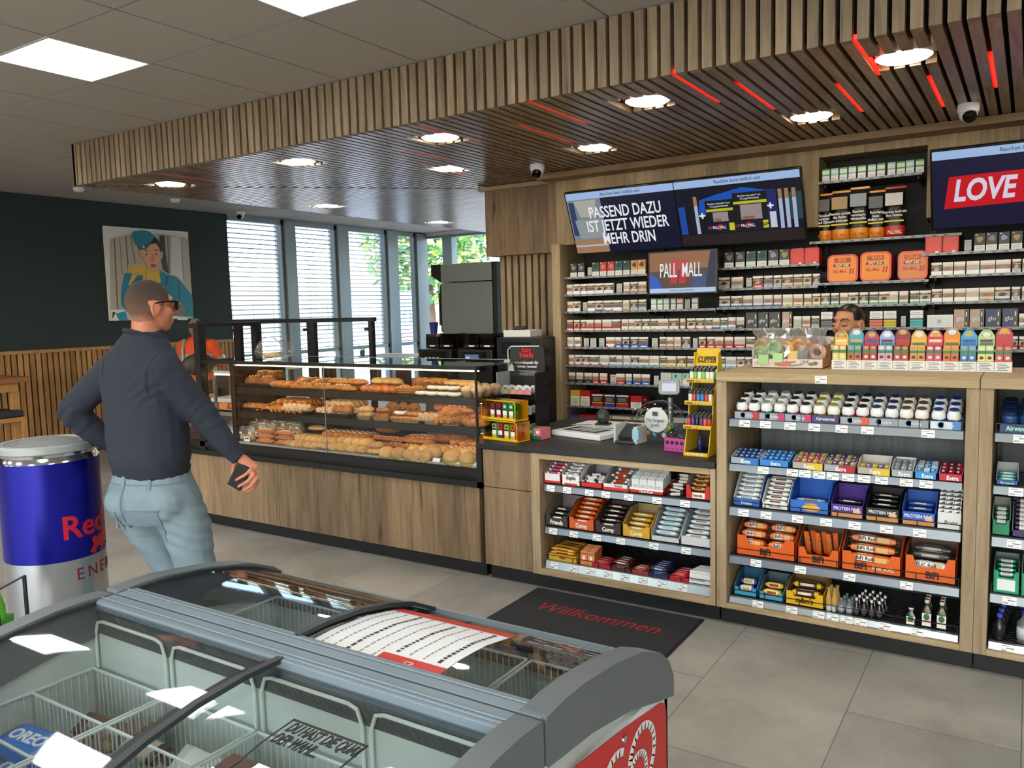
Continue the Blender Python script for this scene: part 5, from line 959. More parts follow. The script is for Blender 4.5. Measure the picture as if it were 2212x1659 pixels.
# ---- orange snack cartons, row four
z = .383; OR = 'dd5f14'
def bifi(a, c, hf, hb, cut, lab, tx=0): return carton(a, c, z, 4.09, .22, hf, hb, OR, lab, '7a5a48', cut, txt='BiFi', ts=.045, tz=.028, tc='1b1512', tx=tx, bold=.04)
bifi(-1.261, -.962, .105, .165, .045, 'widest left orange snack carton reading BiFi on the fourth gondola shelf')
def snack(L_, W_, H_, body='e0691c', wht=True, nm='BiFi'):
    key = ('snk', L_, W_, H_, body, nm)
    if key in PK: return PK[key]
    me = bar_mesh(L_, W_, H_, body, None, None).copy(); b = MB(); b.v = [tuple(v.co) for v in me.vertices]; b.f = [list(p.vertices) for p in me.polygons]; b.m = [p.material_index for p in me.polygons]; b.mats = list(me.materials)
    b.box(-L_ * .28, L_ * .02, -W_ * .50, -W_ * .47, H_ * .22, H_ * .80, mat('f2efe8', .4)); b.box(L_ * .08, L_ * .30, -W_ * .50, -W_ * .47, H_ * .2, H_ * .8, mat('d9b070', .4)); b.box(-L_ * .28, L_ * .02, -W_ * .35, W_ * .3, H_ * 1.0, H_ * 1.02, mat('f2efe8', .4))
    tm = text_mesh(nm, H_ * .62, mat('1a1412', .4), bold=.03)
    b.add([(v.co.x - L_ * .13, -W_ * .505 - v.co.z, v.co.y + H_ * .5) for v in tm.vertices], [list(p.vertices) for p in tm.polygons], mat('1a1412', .4))
    tm = text_mesh(nm, W_ * .55, mat('1a1412', .4), bold=.03)
    b.add([(v.co.x - L_ * .13, v.co.y - W_ * .02, H_ * 1.025 + v.co.z) for v in tm.vertices], [list(p.vertices) for p in tm.polygons], mat('1a1412', .4))
    PK[key] = b.mesh('snack_pack', True, 40); return PK[key]
sm = snack(.135, .05, .04)
bars(sm, [(-1.182, 4.12, z + .045, -.15), (-1.038, 4.12, z + .045, -.15), (-1.182, 4.15, z + .086, -.2), (-1.038, 4.15, z + .086, -.2), (-1.182, 4.185, z + .12, -.3), (-1.04, 4.185, z + .12, -.3)], 'orange BiFi snack pack'.replace('BiFi ', '') + ' in the widest left orange carton', 'snack', 'snack_pack', order='front lower corner')
bifi(-.951, -.752, .085, .16, .035, 'second orange snack carton holding upright sausage sticks')
for i in range(6):
    x = -.915 + i * .026; tag(place(snack(.15, .024, .022, 'dc7030'), 'snack_stick', None, (x, 4.14 + .03 * (i % 2), z + .09), (0, math.radians(62), PI / 2 + .06 * math.sin(i * 4))), f'slim orange sausage stick standing in the second orange carton, {nth(i)} across', 'snack', 'sausage sticks')
bifi(-.744, -.477, .095, .165, .045, 'third orange snack carton reading BiFi Roll', -.045); text('Roll XXL', .03, mat('f0e6da', .4), ((-.744 - .477) / 2 + .06, 4.0885, z + .028), FR, bpy.data.objects[sorted(o.name for o in bpy.data.objects if o.name.startswith('display_carton'))[-1]] and None) if False else None
t = [o for o in COL.objects if o.get('label', '').startswith('third orange snack')][0]; text('Roll XXL', .026, mat('f0e6da', .4), (.055, -.0016, .026), FR, t, bold=.01)
bars(snack(.225, .05, .04, 'e07a30', nm='BiFi Roll'), [(-.61, 4.12, z + .045, -.1), (-.61, 4.15, z + .085, -.15), (-.61, 4.185, z + .122, -.25)], 'long orange roll snack in the third orange carton', 'snack', 'snack_pack', order='front')
bifi(-.464, -.249, .115, .15, .05, 'rightmost orange snack carton with dark packs'.replace('rightmost', 'fourth'), .01)
bars(bar_mesh(.17, .05, .035, '3a3a3e', '4a4646', 'c9c2ba'), [(-.356, 4.15, z + .095, -.1), (-.352, 4.18, z + .115, -.3)], 'dark grey snack pack in the fourth orange carton', 'snack', 'snack_pack', order='front')
bars(snack(.16, .045, .036, 'd6d2cc', nm='TUC Roll'), [(-.355, 4.12, z + .055, -.1)], 'white and orange snack pack at the front of the fourth orange carton', 'snack', 'snack_pack')
# ---- bottom row
z = .163
carton(-1.275, -1.152, z, 4.09, .18, .045, .10, '3f9ac4', 'light blue open carton at the oak side panel on the bottom gondola shelf', '2f6a8a', .02); bars(bar_mesh(.09, .05, .03, '5a4a94', 'e2e4e6', 'd8c44a'), [(-1.214, 4.125, z + .02, -.2), (-1.21, 4.16, z + .045, -.3)], 'purple and white wrapped bar in the light blue carton', order='front')
carton(-1.144, -1.018, z, 4.09, .18, .04, .095, '4a9cc0', 'second light blue open carton on the bottom gondola shelf', '55646a', .015); bars(bar_mesh(.10, .05, .03, 'd3b22a', 'e6d98a', 'c23a2a'), [(-1.08, 4.125, z + .02, -.2), (-1.078, 4.16, z + .045, -.3)], 'yellow wrapped bar in the second light blue carton', order='front')
carton(-1.008, -.820, z, 4.085, .2, .07, .11, 'dfae1a', 'yellow open carton reading m and ms on the bottom gondola shelf', '8a6a3a', .025, txt="m&m's", ts=.036, tz=.028, tc='3a2416', bold=.04)
bars(bar_mesh(.15, .06, .035, 'dfb41c', '4a2c1c', 'efe6d0'), [(-.914, 4.125, z + .04, -.2), (-.912, 4.165, z + .07, -.35)], 'yellow and brown sweet bag in the yellow carton', 'sweets', 'sweet_bag', order='front')
for i, (x, y) in enumerate([(-.800, 4.10), (-.773, 4.10), (-.795, 4.135), (-.768, 4.14)]):
    t = thing('paper_wrapped_bottle', f'tiny bottle wrapped in tan paper beside the yellow carton, {nth(i)} counting from the front', 'bottle', (x, y, z), 0, 'tiny paper wrapped bottles'); b = MB(); rr = random.Random(i)
    b.loft([[(math.cos(a) * r * (1 + rr.uniform(-.18, .18)), math.sin(a) * r * (1 + rr.uniform(-.18, .18)), h) for a in [2 * PI * q / 12 for q in range(12)]] for r, h in ((.013, .03), (.014, .06), (.008, .09), (.006, .105), (.009, .12))], mat('b8944e', .7)).obj('paper_wrap', t, smooth=True)
    MB().lathe([(.012, 0), (.0135, .004), (.0135, .034)], mat('c9d0cf', .15), seg=14).obj('glass_base', t, smooth=True)
CLEAR = glass('clear_bottle_glass', (.82, .88, .88), 1.5, haze=((.5, .55, .55), .18))
def mini(h, r, body, cap, labc=None):
    P = [('bottle', MB().lathe([(r * .9, 0), (r, .003), (r, h * .58), (r * .42, h * .74), (r * .40, h * .84)], body, seg=14).mesh('bottle', True)), ('cap', MB().lathe([(r * .45, h * .84), (r * .47, h * .98), (.0001, h)], cap, seg=14).mesh('cap', True, 40))]
    if labc: P.append(('label', MB().lathe([(r * 1.02, h * .12), (r * 1.02, h * .46)], labc, seg=14).mesh('label', True)))
    return P
def bottle(P, name, loc, lab, cat, group, rot=0):
    t = thing(name, lab, cat, loc, rot, group)
    for n, me in P: place(me, n, t)
    return t
MC = mini(.075, .0155, CLEAR, mat('7a7f92', .4), mat('a9b5b5', .5)); MD = mini(.088, .0135, mat('14100e', .15), mat('e6e5e2', .4), mat('4a4c50', .45))
for i, (x, y) in enumerate([(-.742, 4.10), (-.705, 4.10), (-.735, 4.14), (-.70, 4.14), (-.73, 4.18), (-.695, 4.18)]): bottle(MC, 'liqueur_bottle', (x, y, z), f'tiny clear bottle with grey cap on the bottom gondola shelf, {nth(i)} counting from the front', 'bottle', 'tiny clear bottles')
k = 0
for r in range(4):
    for q in range(4 if r < 3 else 3):
        bottle(MD, 'liqueur_bottle', (-.672 + q * .034 + r * .008, 4.10 + r * .035, z + r * .004), f'tiny dark bottle with white cap, {nth(q)} across, {nth(r)} row from the front', 'bottle', 'tiny dark bottles'); k += 1
JG = mat('0d1a12', .12); 
def herb(h): 
    P = [('bottle', MB().loft([[(x * s, y * s, zz) for x, y in rrect(.044, .030, .006)] for s, zz in ((1, 0), (1, h * .55), (.45, h * .72), (.40, h * .88))], JG).mesh('bottle', True, 50)), ('cap', MB().lathe([(.0105, h * .86), (.0105, h * .97), (.0001, h)], [mat('d9d4c8', .4), mat('7a2a1a', .4)], seg=14).mesh('cap', True, 40))]
    b = MB(); b.box(-.019, .019, -.0162, -.0150, h * .06, h * .50, mat('e4e2da', .5)); b.box(-.019, .019, -.0166, -.0160, h * .20, h * .25, mat('c0392b', .5)); b.box(-.017, .017, -.0166, -.0160, h * .07, h * .18, mat('f2f2ee', .5)); b.ell((0, -.0162, h * .38), .013, .0014, .016, mat('2f6b3f', .5), 14, 6); P.append(('label', b.mesh('label'))); return P
H1, H2 = herb(.085), herb(.135)
for i, (x, y, P) in enumerate([(-.432, 4.10, H1), (-.366, 4.105, H2), (-.366, 4.145, H2), (-.366, 4.185, H2), (-.304, 4.105, H2), (-.304, 4.145, H2), (-.304, 4.185, H2)]): bottle(P, 'liqueur_bottle', (x, y, z), 'small dark green bottle standing alone on the bottom gondola shelf' if i == 0 else f'dark green herb liqueur bottle, {nth((i - 1) % 3)} from the front, file {"by" if i > 3 else "second from"} the oak post', 'bottle', 'dark green liqueur bottles')
# ---- low counter, row one
z = .651; G1 = 'chocolate cartons on the upper sweets shelf'
carton(-2.419, -2.298, z, 4.08, .2, .06, .115, 'c8201e', 'red carton of white chocolate bars at the drawer end of the upper sweets shelf', '9a98a0', band=[(.08, .92, .3, 1, 'e2e0de')], group=G1); bars(bar_mesh(.10, .04, .018, 'e6e4e2', 'c6242a', '5a82c4'), stair(-2.358, 4.105, z + .05, 4, .03, .013), 'white and red bar in the red carton at the drawer end', order='front')
carton(-2.296, -2.172, z, 4.08, .2, .062, .12, 'e9e7e3', 'white carton reading duplo on the upper sweets shelf', 'a7a5aa', txt='duplo', ts=.034, tc='1f1c1e', tz=.045, band=[(.15, .85, 0, .2, 'c8201e')], group=G1); bars(bar_mesh(.10, .04, .018, 'c9c8c9', 'e6e4e2', '77757a'), stair(-2.234, 4.105, z + .055, 4, .03, .013), 'silver wrapped bar in the duplo carton'.replace('duplo', 'white'), order='front')
carton(-2.170, -2.03, z, 4.08, .2, .03, .10, 'c8201e', 'low red carton of black and white bars on the upper sweets shelf', '86848a', group=G1)
rnd = random.Random(4)
bars(bar_mesh(.085, .034, .018, '1a1718', 'e4e2e0', None), [(-2.15 + .03 * (i % 4) + rnd.uniform(-.01, .01), 4.11 + .028 * (i // 4), z + .02 + .012 * (i // 4) + .008 * (i % 2), rnd.uniform(-.4, .2)) for i in range(11)], 'black and white wrapped bar in the low red carton', order='front', rz=.5, jit=.5)
carton(-2.027, -1.87, z, 4.08, .2, .036, .105, 'd9dcdc', 'white carton with red wave print on the upper sweets shelf', '8f9298', band=[(0, 1, 0, .45, 'c8201e')], group=G1, txt='bueno', ts=.022, tc='c8201e', tz=.026, tx=.02)
bars(bar_mesh(.10, .03, .018, 'dedcd8', '8a5a3a', 'c8201e'), [(-1.95 + rnd.uniform(-.02, .02), 4.108 + .022 * i, z + .024 + .012 * i, -.3) for i in range(6)], 'white and brown wafer bar in the red wave carton', order='front', jit=.2)
carton(-1.862, -1.66, z, 4.08, .2, .032, .05, 'c8201e', 'red carton of white chocolate pouches on the upper sweets shelf', '9a9a9e', band=[(0, 1, .6, 1, 'e9e8e6')], txt='Choco Fresh', ts=.018, tc='f4e9e2', tz=.011, group=G1)
def pouchbox():
    b = MB(); b.box(-.022, .022, 0, .035, 0, .07, mat('d5d8da', .3)); b.prism([(-.022, 0, .07), (-.022, .035, .07), (-.022, .018, .09)], (.044, 0, 0), mat('c5c9cc', .3)); b.box(-.018, .018, -.0006, 0, .004, .02, mat('6f6a64', .4)); b.box(-.016, .012, -.0008, 0, .03, .04, mat('aab2b8', .4)); return b.mesh('chocolate_pouch')
PB = pouchbox()
for r in range(3):
    for q in range(4): tag(place(PB, 'chocolate_pouch', None, (-1.832 + q * .047, 4.09 + r * .042, z + .008 + r * .012), (-.1, 0, 0)), f'white gable topped chocolate pouch in the red carton, {nth(q)} across, {nth(r)} row back', 'sweets', 'white chocolate pouches')
bars(bar_mesh(.09, .032, .016, '4a2f22', 'e2dcd4', 'e9e6e0'), [(-1.595 + rnd.uniform(-.015, .015), 4.10 + .022 * i, z + .006 + .013 * i, -.3) for i in range(7)], 'brown and white bar in the loose pile beside hazelnut wafers', order='front', jit=.2)
carton(-1.535, -1.395, z, 4.08, .2, .075, .14, 'c8201e', 'red carton reading hanuta at the tall unit end of the upper sweets shelf', '8d8f95', .035, txt='hanuta', ts=.022, tc='1f1a1a', tz=.022, band=[(.28, .78, .1, .5, 'efece6')], group=G1)
bars(bar_mesh(.09, .05, .016, 'c9823a', 'd8a45a', '3a2a24'), stair(-1.465, 4.105, z + .045, 5, .026, .018), 'orange brown wafer pack in the hanuta carton'.replace('hanuta', 'end red'), order='front')
# ---- row two
z = .393; G2 = 'cereal bar cartons on the middle sweets shelf'
def corny(a, c, col, inn, nm, bc, n, txt='Corny', st='efeae2', hf=.07, cut=.02, tc='f2efe8'):
    carton(a, c, z, 4.08, .22, hf, .145, col, f'{nm} open carton on the middle sweets shelf', inn, cut, txt=txt, ts=.034, tc=tc, tz=.024, bold=.03, group=G2)
    me = bar_mesh(round(c - a - .035, 3), .042, .022, bc, None, st)
    bars(me, stair((a + c) / 2, 4.108, z + .035, n, .028, .02), f'wrapped bar in the {nm} carton', order='front')
corny(-2.414, -2.258, '3a2d29', '7d6f68', 'dark grey brown', '211d1d', 3, 'Friends'); corny(-2.254, -2.086, 'cf5a22', 'b5521f', 'orange', 'cf5e24', 6); corny(-2.082, -1.913, '33211b', '4a342b', 'dark chocolate brown', '2f1f1a', 5); corny(-1.909, -1.738, 'd3a01e', 'a98f5e', 'mustard yellow', 'c99a2a', 4)
corny(-1.736, -1.568, 'c6cacd', '9ea6ad', 'grey white with a red side', 'd5e2e6', 6, None, 'a9ccd8', .03, 0); corny(-1.564, -1.395, 'cdd0d2', '9ea6ad', 'plain grey white', 'dfe6e8', 7, None, 'b9a48a', .05, 0)
MB().box(-1.7365, -1.733, 4.079, 4.10, z + .003, z + .10, mat('c8201e', .4)).obj('printed_flap', None) if False else None
# ---- row three
z = .189
t = thing('biscuit_carton', 'yellow brown carton of caramel bars at the drawer end of the lower sweets shelf', 'carton', (-2.303, 4.085, z)); MB().box(-.093, .093, 0, .2, 0, .036, mat('d6a52a', .4)).obj('carton', t); text('Milka', .02, mat('6a4a1a', .4), (0, -.002, .018), FR, t)
bars(bar_mesh(.17, .05, .018, 'd99a2a', 'e2a93a', '7a3a24'), [(-2.303, 4.112 + i * .046, z + .038 + (i % 2) * .002 + .018 * j, 0) for j in range(2) for i in range(4)], 'golden wrapped bar lying on the yellow brown carton', order='front')
for r in range(5):
    for q in range(2): tag(place((lambda: PK.setdefault('mini', MB().box(-.022, .022, 0, .014, 0, .078, mat('e0813c', .4), top=mat('d9d3c2', .4)).box(-.008, .008, -.0006, 0, .03, .05, mat('f0e9dc', .4)).box(-.018, .018, -.0006, 0, .06, .068, mat('8a4a24', .4)).mesh('biscuit_pack')))(), 'biscuit_pack', None, (-2.163 + q * .047, 4.086 + r * .022, z + .001 + r * .004), (-.12, 0, 0)), f'upright orange biscuit pack on the lower sweets shelf, {nth(q)} across, {nth(r)} row back', 'biscuits', 'upright orange biscuit packs')
for (x, n, c1, c2, st, nm, L_) in ((-2.05, 3, 'b9162a', None, 'e0a0a0', 'bright red', .11), (-1.922, 7, '5a1c1c', '6a2626', 'e2d6d0', 'maroon', .11), (-1.805, 2, '9a3a30', 'b04a3a', 'e9d8d0', 'small rust red', .09), (-1.695, 8, '27305c', '2c3768', 'cfd4e6', 'navy blue', .10), (-1.576, 4, 'c8181e', 'd2262a', 'f0c9c0', 'scarlet', .10)):
    bars(bar_mesh(L_, .034, .02, c1, c2, st), [(x, 4.105 + (i % 4) * .036, z + .014 + .02 * (i // 4), 0) for i in range(n)], f'{nm} wrapped bar on the lower sweets shelf', order='front', jit=.08)
    MB().box(x - L_ / 2 - .004, x + L_ / 2 + .004, 4.086, 4.089, z, z + .02, mat(c1, .4)).box(x - L_ / 2 - .004, x + L_ / 2 + .004, 4.089, 4.24, z, z + .012, mat(c1, .4)).obj('card_tray')
    tag([o for o in COL.objects if o.name.startswith('card_tray') and 'label' not in o][0], f'low card tray under the {nm} bars on the lower sweets shelf', 'tray')
for i in range(8): tag(place((lambda: PK.setdefault('slab', MB().box(-.058, .058, 0, .011, 0, .066, mat('dfe0de', .4)).box(-.05, .03, -.0006, 0, .012, .02, mat('a6aaac', .4)).box(-.05, .05, -.0006, 0, .05, .056, mat('c6cac9', .4)).mesh('chocolate_slab')))(), 'chocolate_slab', None, (-1.46 + i * .003, 4.088 + i * .015, z + .001), (-.22, 0, .03)), f'white chocolate slab leaning at the tall unit end, {nth(i)} from the front', 'chocolate', 'white chocolate slabs')
# ---- second gondola unit at the frame edge
me = (lambda b: (b.lathe([(.026, 0), (.031, .005), (.031, .05), (.026, .06), (.027, .066), (.027, .078), (.0001, .08)], [mat('1d3f78', .25), mat('1d3f78', .25), mat('23487f', .3), mat('16305c', .3), mat('16305c', .3), mat('132848', .3)], seg=20), b.prism([(.0315 * math.sin(a), -.0315 * math.cos(a), z_) for a, z_ in ((-.5, .012), (0, .018), (.5, .012), (.5, .024), (0, .03), (-.5, .024))], (0, -.0004, 0), mat('7fc4b8', .4)))[0])(MB()).mesh('gum_pot', True, 35)
for r in range(3):
    for q in range(3): tag(place(me, 'gum_pot', None, (-.062 + q * .068, 4.125 + r * .066, 1.124 + r * .018), (math.radians(17), 0, 0)), f'dark blue gum pot in the second gondola unit, {nth(q)} across, {nth(r)} row back', 'gum pot', 'dark blue gum pots')
t = thing('pot_tray', 'dark blue card tray reading Airwaves under the dark blue gum pots', 'tray', (.005, 4.084, 1.104)); MB().box(-.103, .103, 0, .003, 0, .036, mat('17306a', .4)).box(-.103, .103, .003, .2, 0, .016, mat('17306a', .4)).obj('tray', t); text('Airwaves', .03, mat('9ed6c4', .4), (-.035, -.002, .018), FR, t, bold=.03, sx=.8)
carton(-.108, -.02, .868, 4.08, .16, .022, .075, '1f4a8f', 'small grey and blue gum box in the second gondola unit', 'b3b6b4', txt='Airwaves', ts=.017, tc='9ed6c4'); bars(bar_mesh(.07, .024, .014, '2f7f86', '6fb3ae', 'e2ecea'), stair(-.064, 4.10, .886, 3, .026, .008), 'teal gum pack in the small grey and blue box', order='front')
carton(-.118, -.045, .642, 4.08, .2, .07, .13, '13805a', 'green open carton of striped mints in the second gondola unit', '9c9c94', .02); bars(bar_mesh(.055, .024, .018, '1a7a5a', 'e6e8e4', 'e6e8e4'), stair(-.082, 4.105, .67, 5, .026, .014), 'green and white mint roll in the green carton', order='front')
carton(-.042, .08, .642, 4.08, .2, .03, .13, '3a2a5c', 'purple open carton of striped mints cut off by the frame', '8a8c94'); bars(bar_mesh(.11, .026, .02, '3b2f4a', 'dcdcdc', 'dcdcdc'), stair(.02, 4.105, .67, 7, .024, .015), 'purple and white mint roll in the purple carton', order='front')
for i, (a, c) in enumerate(((-.105, -.005), (.0, .1))): 
    carton(a, c, .383, 4.08, .2, .10, .13, '17996e', f'green mint carton in the second gondola unit, {["nearer the oak post", "cut off by the frame"][i]}', '7f8d88', .03, band=[(.15, .85, .12, .62, 'e4ebe6')]); bars(bar_mesh(.075, .05, .014, '1a9a70', 'e6ece8', 'b9c9c0'), stair((a + c) / 2, 4.105, .455, 4, .03, .012), f'green and white mint bag in the {["nearer", "cut off"][i]} green mint carton', order='front')
BG = mini(.15, .03, CLEAR, mat('2a3aa0', .3), mat('c3c9c9', .4)); DK = mini(.12, .026, mat('15181c', .2), mat('4a5ac8', .25), None)
for r in range(4): bottle(DK, 'liqueur_bottle', (-.075 + .006 * r, 4.11 + r * .055, .163 + .006 * r), f'dark bottle with bright blue cap in the second gondola unit, {nth(r)} from the front', 'bottle', 'dark bottles with blue caps')
for i in range(2): t = bottle(BG, 'liqueur_bottle', (.02 + i * .07, 4.12, .163), f'clear spirit bottle with blue cap in the second gondola unit, {nth(i)} from the oak post', 'bottle', 'clear spirit bottles'); text('TRAWER', .013, mat('1f2f7a', .4), (0, -.0312, .045), FR, t) if False else None
# ================================================================== ON TOP OF THE TALL UNIT
t = thing('gummy_box', 'pale pink cardboard box stuffed with bagged green and orange gummy rings', 'sweets box', (-1.077, 4.36, 1.344)); b = MB(); PK_ = mat('dccdca', .6)
b.box(-.18, .18, 0, .003, 0, .048, PK_); b.box(-.18, -.177, .003, .2, 0, .12, PK_); b.box(.177, .18, .003, .2, 0, .12, mat('c98f5a', .6)); b.box(-.18, .18, .2, .203, 0, .16, PK_); b.box(-.18, .18, 0, .2, 0, .003, PK_); b.obj('carton', t)
b = MB(); b.ell((-.02, -.0006, .022), .045, .002, .014, mat('d8735a', .5), 16, 6); b.prism([(.01, -.001, .010), (.08, -.001, .018), (.08, -.001, .024), (.01, -.001, .016)], (0, -.001, 0), mat('4f9a44', .5)); b.ell((.125, -.0006, .024), .016, .002, .010, mat('5a9a4a', .5), 12, 6); b.ell((.145, -.0006, .028), .012, .002, .010, mat('7a5a50', .5), 12, 6); b.ell((-.13, -.0006, .02), .013, .002, .010, mat('d6cf4a', .5), 12, 6); b.obj('printed_picture', t)
text('1,39', .024, mat('6a5a58', .5), (-.155, -.002, .026), FR, t, sx=.7); text('1,39 €', .024, mat('6a5a58', .5), (.09, -.002, .033), FR, t, sx=.7); text('Gummi', .022, mat('c23a2a', .5), (.02, -.003, .034), FR, t, sx=.8)
def gring(col, col2): 
    b = MB(); b.tube([(.032 * math.cos(2 * PI * i / 20), 0, .032 * math.sin(2 * PI * i / 20)) for i in range(20)], .014, mat(col, .3), 10, True); b.ell((0, 0, 0), .024, .006, .024, mat(col2, .35), 16, 8); return b.mesh('gummy_ring', True)
rings_ = [(-.15, .0, .075, '9ac48a', '8ab87c'), (-.10, .02, .10, 'd08a4a', 'b5622f'), (-.075, -.005, .105, '9fca8e', '86b878'), (-.01, .0, .10, 'd39a4e', '4a2f20'), (.05, .01, .11, 'd8a04a', 'b5793a'), (.09, .02, .105, 'd97f44', 'c2602c'), (.15, -.01, .085, 'd9b3a6', '5a3a38'), (-.16, .06, .11, 'd9a85a', 'c28a3a'), (.02, .07, .12, 'd8b06a', 'b98a4a')]
for i, (x, y, zz, c1, c2) in enumerate(rings_): tag(place(gring(c1, c2), 'gummy_ring', None, (-1.077 + x, 4.40 + y, 1.344 + zz), (.25 * math.sin(i * 2.3), .3 * math.sin(i), .35 * math.sin(i * 1.7))), f'{["green", "orange", "bigger green", "brown centred amber", "amber", "deep orange", "pink brown centred", "golden", "rear golden"][i]} gummy ring bagged in the pale pink box', 'sweets', 'gummy rings')
for i, (x, zz) in enumerate(((-.12, .02), (-.045, .03), (.03, .04), (.075, .05))): tag(MB().box(-.026, .026, -.004, .004, 0, .05, mat(['9cc486', 'a3cc90', 'd8b45c', '6f7a78'][i], .4)).obj('sachet', None, (-1.077 + x, 4.352 if i < 2 else 4.375, 1.344 + zz), (-.1, .15 * math.sin(i * 3), 0)), f'{["green", "paler green", "yellow", "grey"][i]} sachet hanging at the front of the pale pink box', 'sachet')
b = MB(); rnd = random.Random(12); FILM = glass('crinkled_film', (.93, .93, .92), 1.45, .06, .16, haze=((.8, .78, .74), .10))
for (cx, w) in ((-.13, .12), (-.03, .12), (.08, .13), (.15, .07)):
    rings = []
    for f, zz in ((.9, .05), (1.0, .09), (1.02, .13), (.9, .155), (1.0, .18), (1.12, .205)): rings.append([(cx + math.cos(a) * w / 2 * f + rnd.uniform(-.01, .01), .07 + math.sin(a) * .07 * f * (.5 if zz > .15 else 1) + rnd.uniform(-.01, .01), zz + rnd.uniform(-.012, .012)) for a in [2 * PI * q / 14 for q in range(14)]])
    b.loft(rings, FILM, cap=False)
tag(b.obj('plastic_film', None, (-1.077, 4.36, 1.344)), 'crinkled clear plastic bags rising from the pale pink gummy box', 'plastic bags')
VAP = [('e0a23a', '3a5a9a', 'd8cf7a', 'orange and navy'), ('3fa2c8', 'e09a3a', 'b5622f', 'sky blue and orange'), ('b8324a', '3a62b8', 'a83a3a', 'red and royal blue'), ('8fa6d8', 'b9c0d8', 'd8a0b4', 'lavender'), ('8a2f2a', '3a6ab8', 'b03a30', 'brown red'), ('e0a844', 'd9c48a', 'd08a4a', 'amber and cream'), ('c8284a', 'e6d6cc', 'c8486a', 'crimson'), ('e0872c', '3aa0cc', 'd0642a', 'orange and turquoise'), ('2f9fd6', '4ab4e0', '2a6fa8', 'turquoise'), ('b9d08a', '7fb04a', 'd8d28a', 'lime green'), ('b53a52', 'd9a090', 'b5484a', 'rose red')]
for i, (c1, c2, c3, nm) in enumerate(VAP):
    x = -.815 + i * .0716; t = thing('vape_display', f'small {nm} vape display box in the row on the tall oak unit', 'display box', (x, 4.35, 1.344), 0, 'vape display boxes on the tall oak unit')
    b = MB(); b.box(-.035, .035, 0, .09, 0, .048, mat('e7e6e3', .5)); 
    for j in range(5): b.box(-.026 + .006 * (j % 2), .026 - .007 * ((j + i) % 3), -.0006, 0, .008 + j * .0075, .0105 + j * .0075, mat('55565a', .5))
    b.obj('carton', t)
    for s in (-1, 1):
        b = MB(); b.box(-.0155, .0155, 0, .05, 0, .074, mat(c1, .4)); b.box(-.0155, .0155, -.0006, 0, .036, .05, mat('2f7a44', .4)); b.box(-.0155, .0155, -.0007, 0, .0, .034, mat(c3, .4)); b.ell((0, -.0006, .061), .012, .0016, .008, mat('b99a5a' if i % 3 else 'd8dcd8', .4), 12, 6); b.ell((0, -.0006, .017), .009, .0016, .008, mat('4a3a34' if i % 2 else 'e0d8c8', .4), 10, 6)
        b.obj('vape_pack', t, (s * .0165, .004, .049))
    b = MB(); h0, h1 = .118, .195 + .012 * (i % 3 == 1); P = [(-.034, .062, h0), (.034, .062, h0), (.034, .062, h1 - .03), (.02, .062, h1 - .006), (.01, .062, h1), (-.012, .062, h1), (-.022, .062, h1 - .008), (-.034, .062, h1 - .03)]
    b.prism(P, (0, .003, 0), mat(c1, .45)); b.prism([(x_ * .7, .0612, h0 + .03 + (zz - h0 - .03) * .92) for x_, _, zz in P[2:]], (0, .0008, 0), mat(c2, .45)); b.box(-.028, .028, .0604, .062, h0 + .002, h0 + .016, mat('2f7a44' if i % 2 else c3, .45)); b.box(-.026, .026, .0602, .062, h0 + .018, h0 + .032, mat(['e6dba0', 'e0a03a', '3a4aa0', '6a2a5a', 'c03030', 'e8b64a'][i % 6], .45)); b.ell((0, .0615, h1 - .022), .018, .002, .013, mat('c9a64a' if i % 2 == 0 else 'dfe2e2', .45), 14, 6); b.obj('header_card', t)
# ================================================================== ON THE WORKTOP
ZW = .873
t = thing('card_display', 'black tall cardboard stand of capsule cards at the end of the bakery case', 'display stand', (-2.83, 4.50, ZW)); BK_ = mat('121214', .5)
b = MB(); b.box(-.15, .15, .10, .11, 0, .40, BK_); b.box(-.15, -.145, -.06, .10, 0, .40, mat('b9bec2', .4)); b.box(.145, .15, -.06, .10, 0, .40, BK_); b.obj('back_board', t)
b = MB(); P = rrect(.27, .215, .03); b.loft([[(x_, .09, z_ + .455) for x_, z_ in P], [(x_, .10, z_ + .455) for x_, z_ in P]], BK_); b.tube([(-.148, .085, .40), (-.148, .085, .545), (-.12, .085, .566), (.1, .085, .568)], .003, WHITE, 6); b.prism([(-.145, .08, .40), (-.10, .08, .40), (-.105, .08, .44), (-.13, .08, .455)], (0, .004, 0), WHITE); b.obj('header_board', t)
text('lucy\nbeads', .048, mat('d8141c', .5), (.0, .086, .525), FR, t, bold=.03, line=.7); text('aromakapseln für\ndeinen genuss!', .026, mat('e9e9e9', .5), (.0, .086, .445), FR, t, bold=.02, line=1.0)
b = MB()
for i in range(4): b.box(-.07 + .012 * (i % 2), .075 - .01 * (i % 3), .0885, .09, .40 - i * .009, .403 - i * .009, mat('b9b9b9', .5))
b.obj('fine_print', t)
for k, (z0, cols) in enumerate(((.255, ['d8d8a8', 'dfa88a', 'd98a94', 'd97f92']), (.125, ['d8849a', 'd98a94', 'c9d4e6', 'c2cfe6']), (.005, ['d0d8dc', 'cfd6da', 'c8d0d6', 'c2ccd2']))):
    s = MB().box(-.145, .145, -.06, .10, z0, z0 + .006, BK_).box(-.145, .145, -.06, -.055, z0, z0 + .02, BK_).obj('tier', t); b = MB()
    for i, c in enumerate(cols): b.box(-.12 + i * .06, -.062 + i * .06, -.0625, -.06, z0 + .004, z0 + .034, mat(c, .5))
    b.obj('price_strip', s); b = MB(); rnd = random.Random(k)
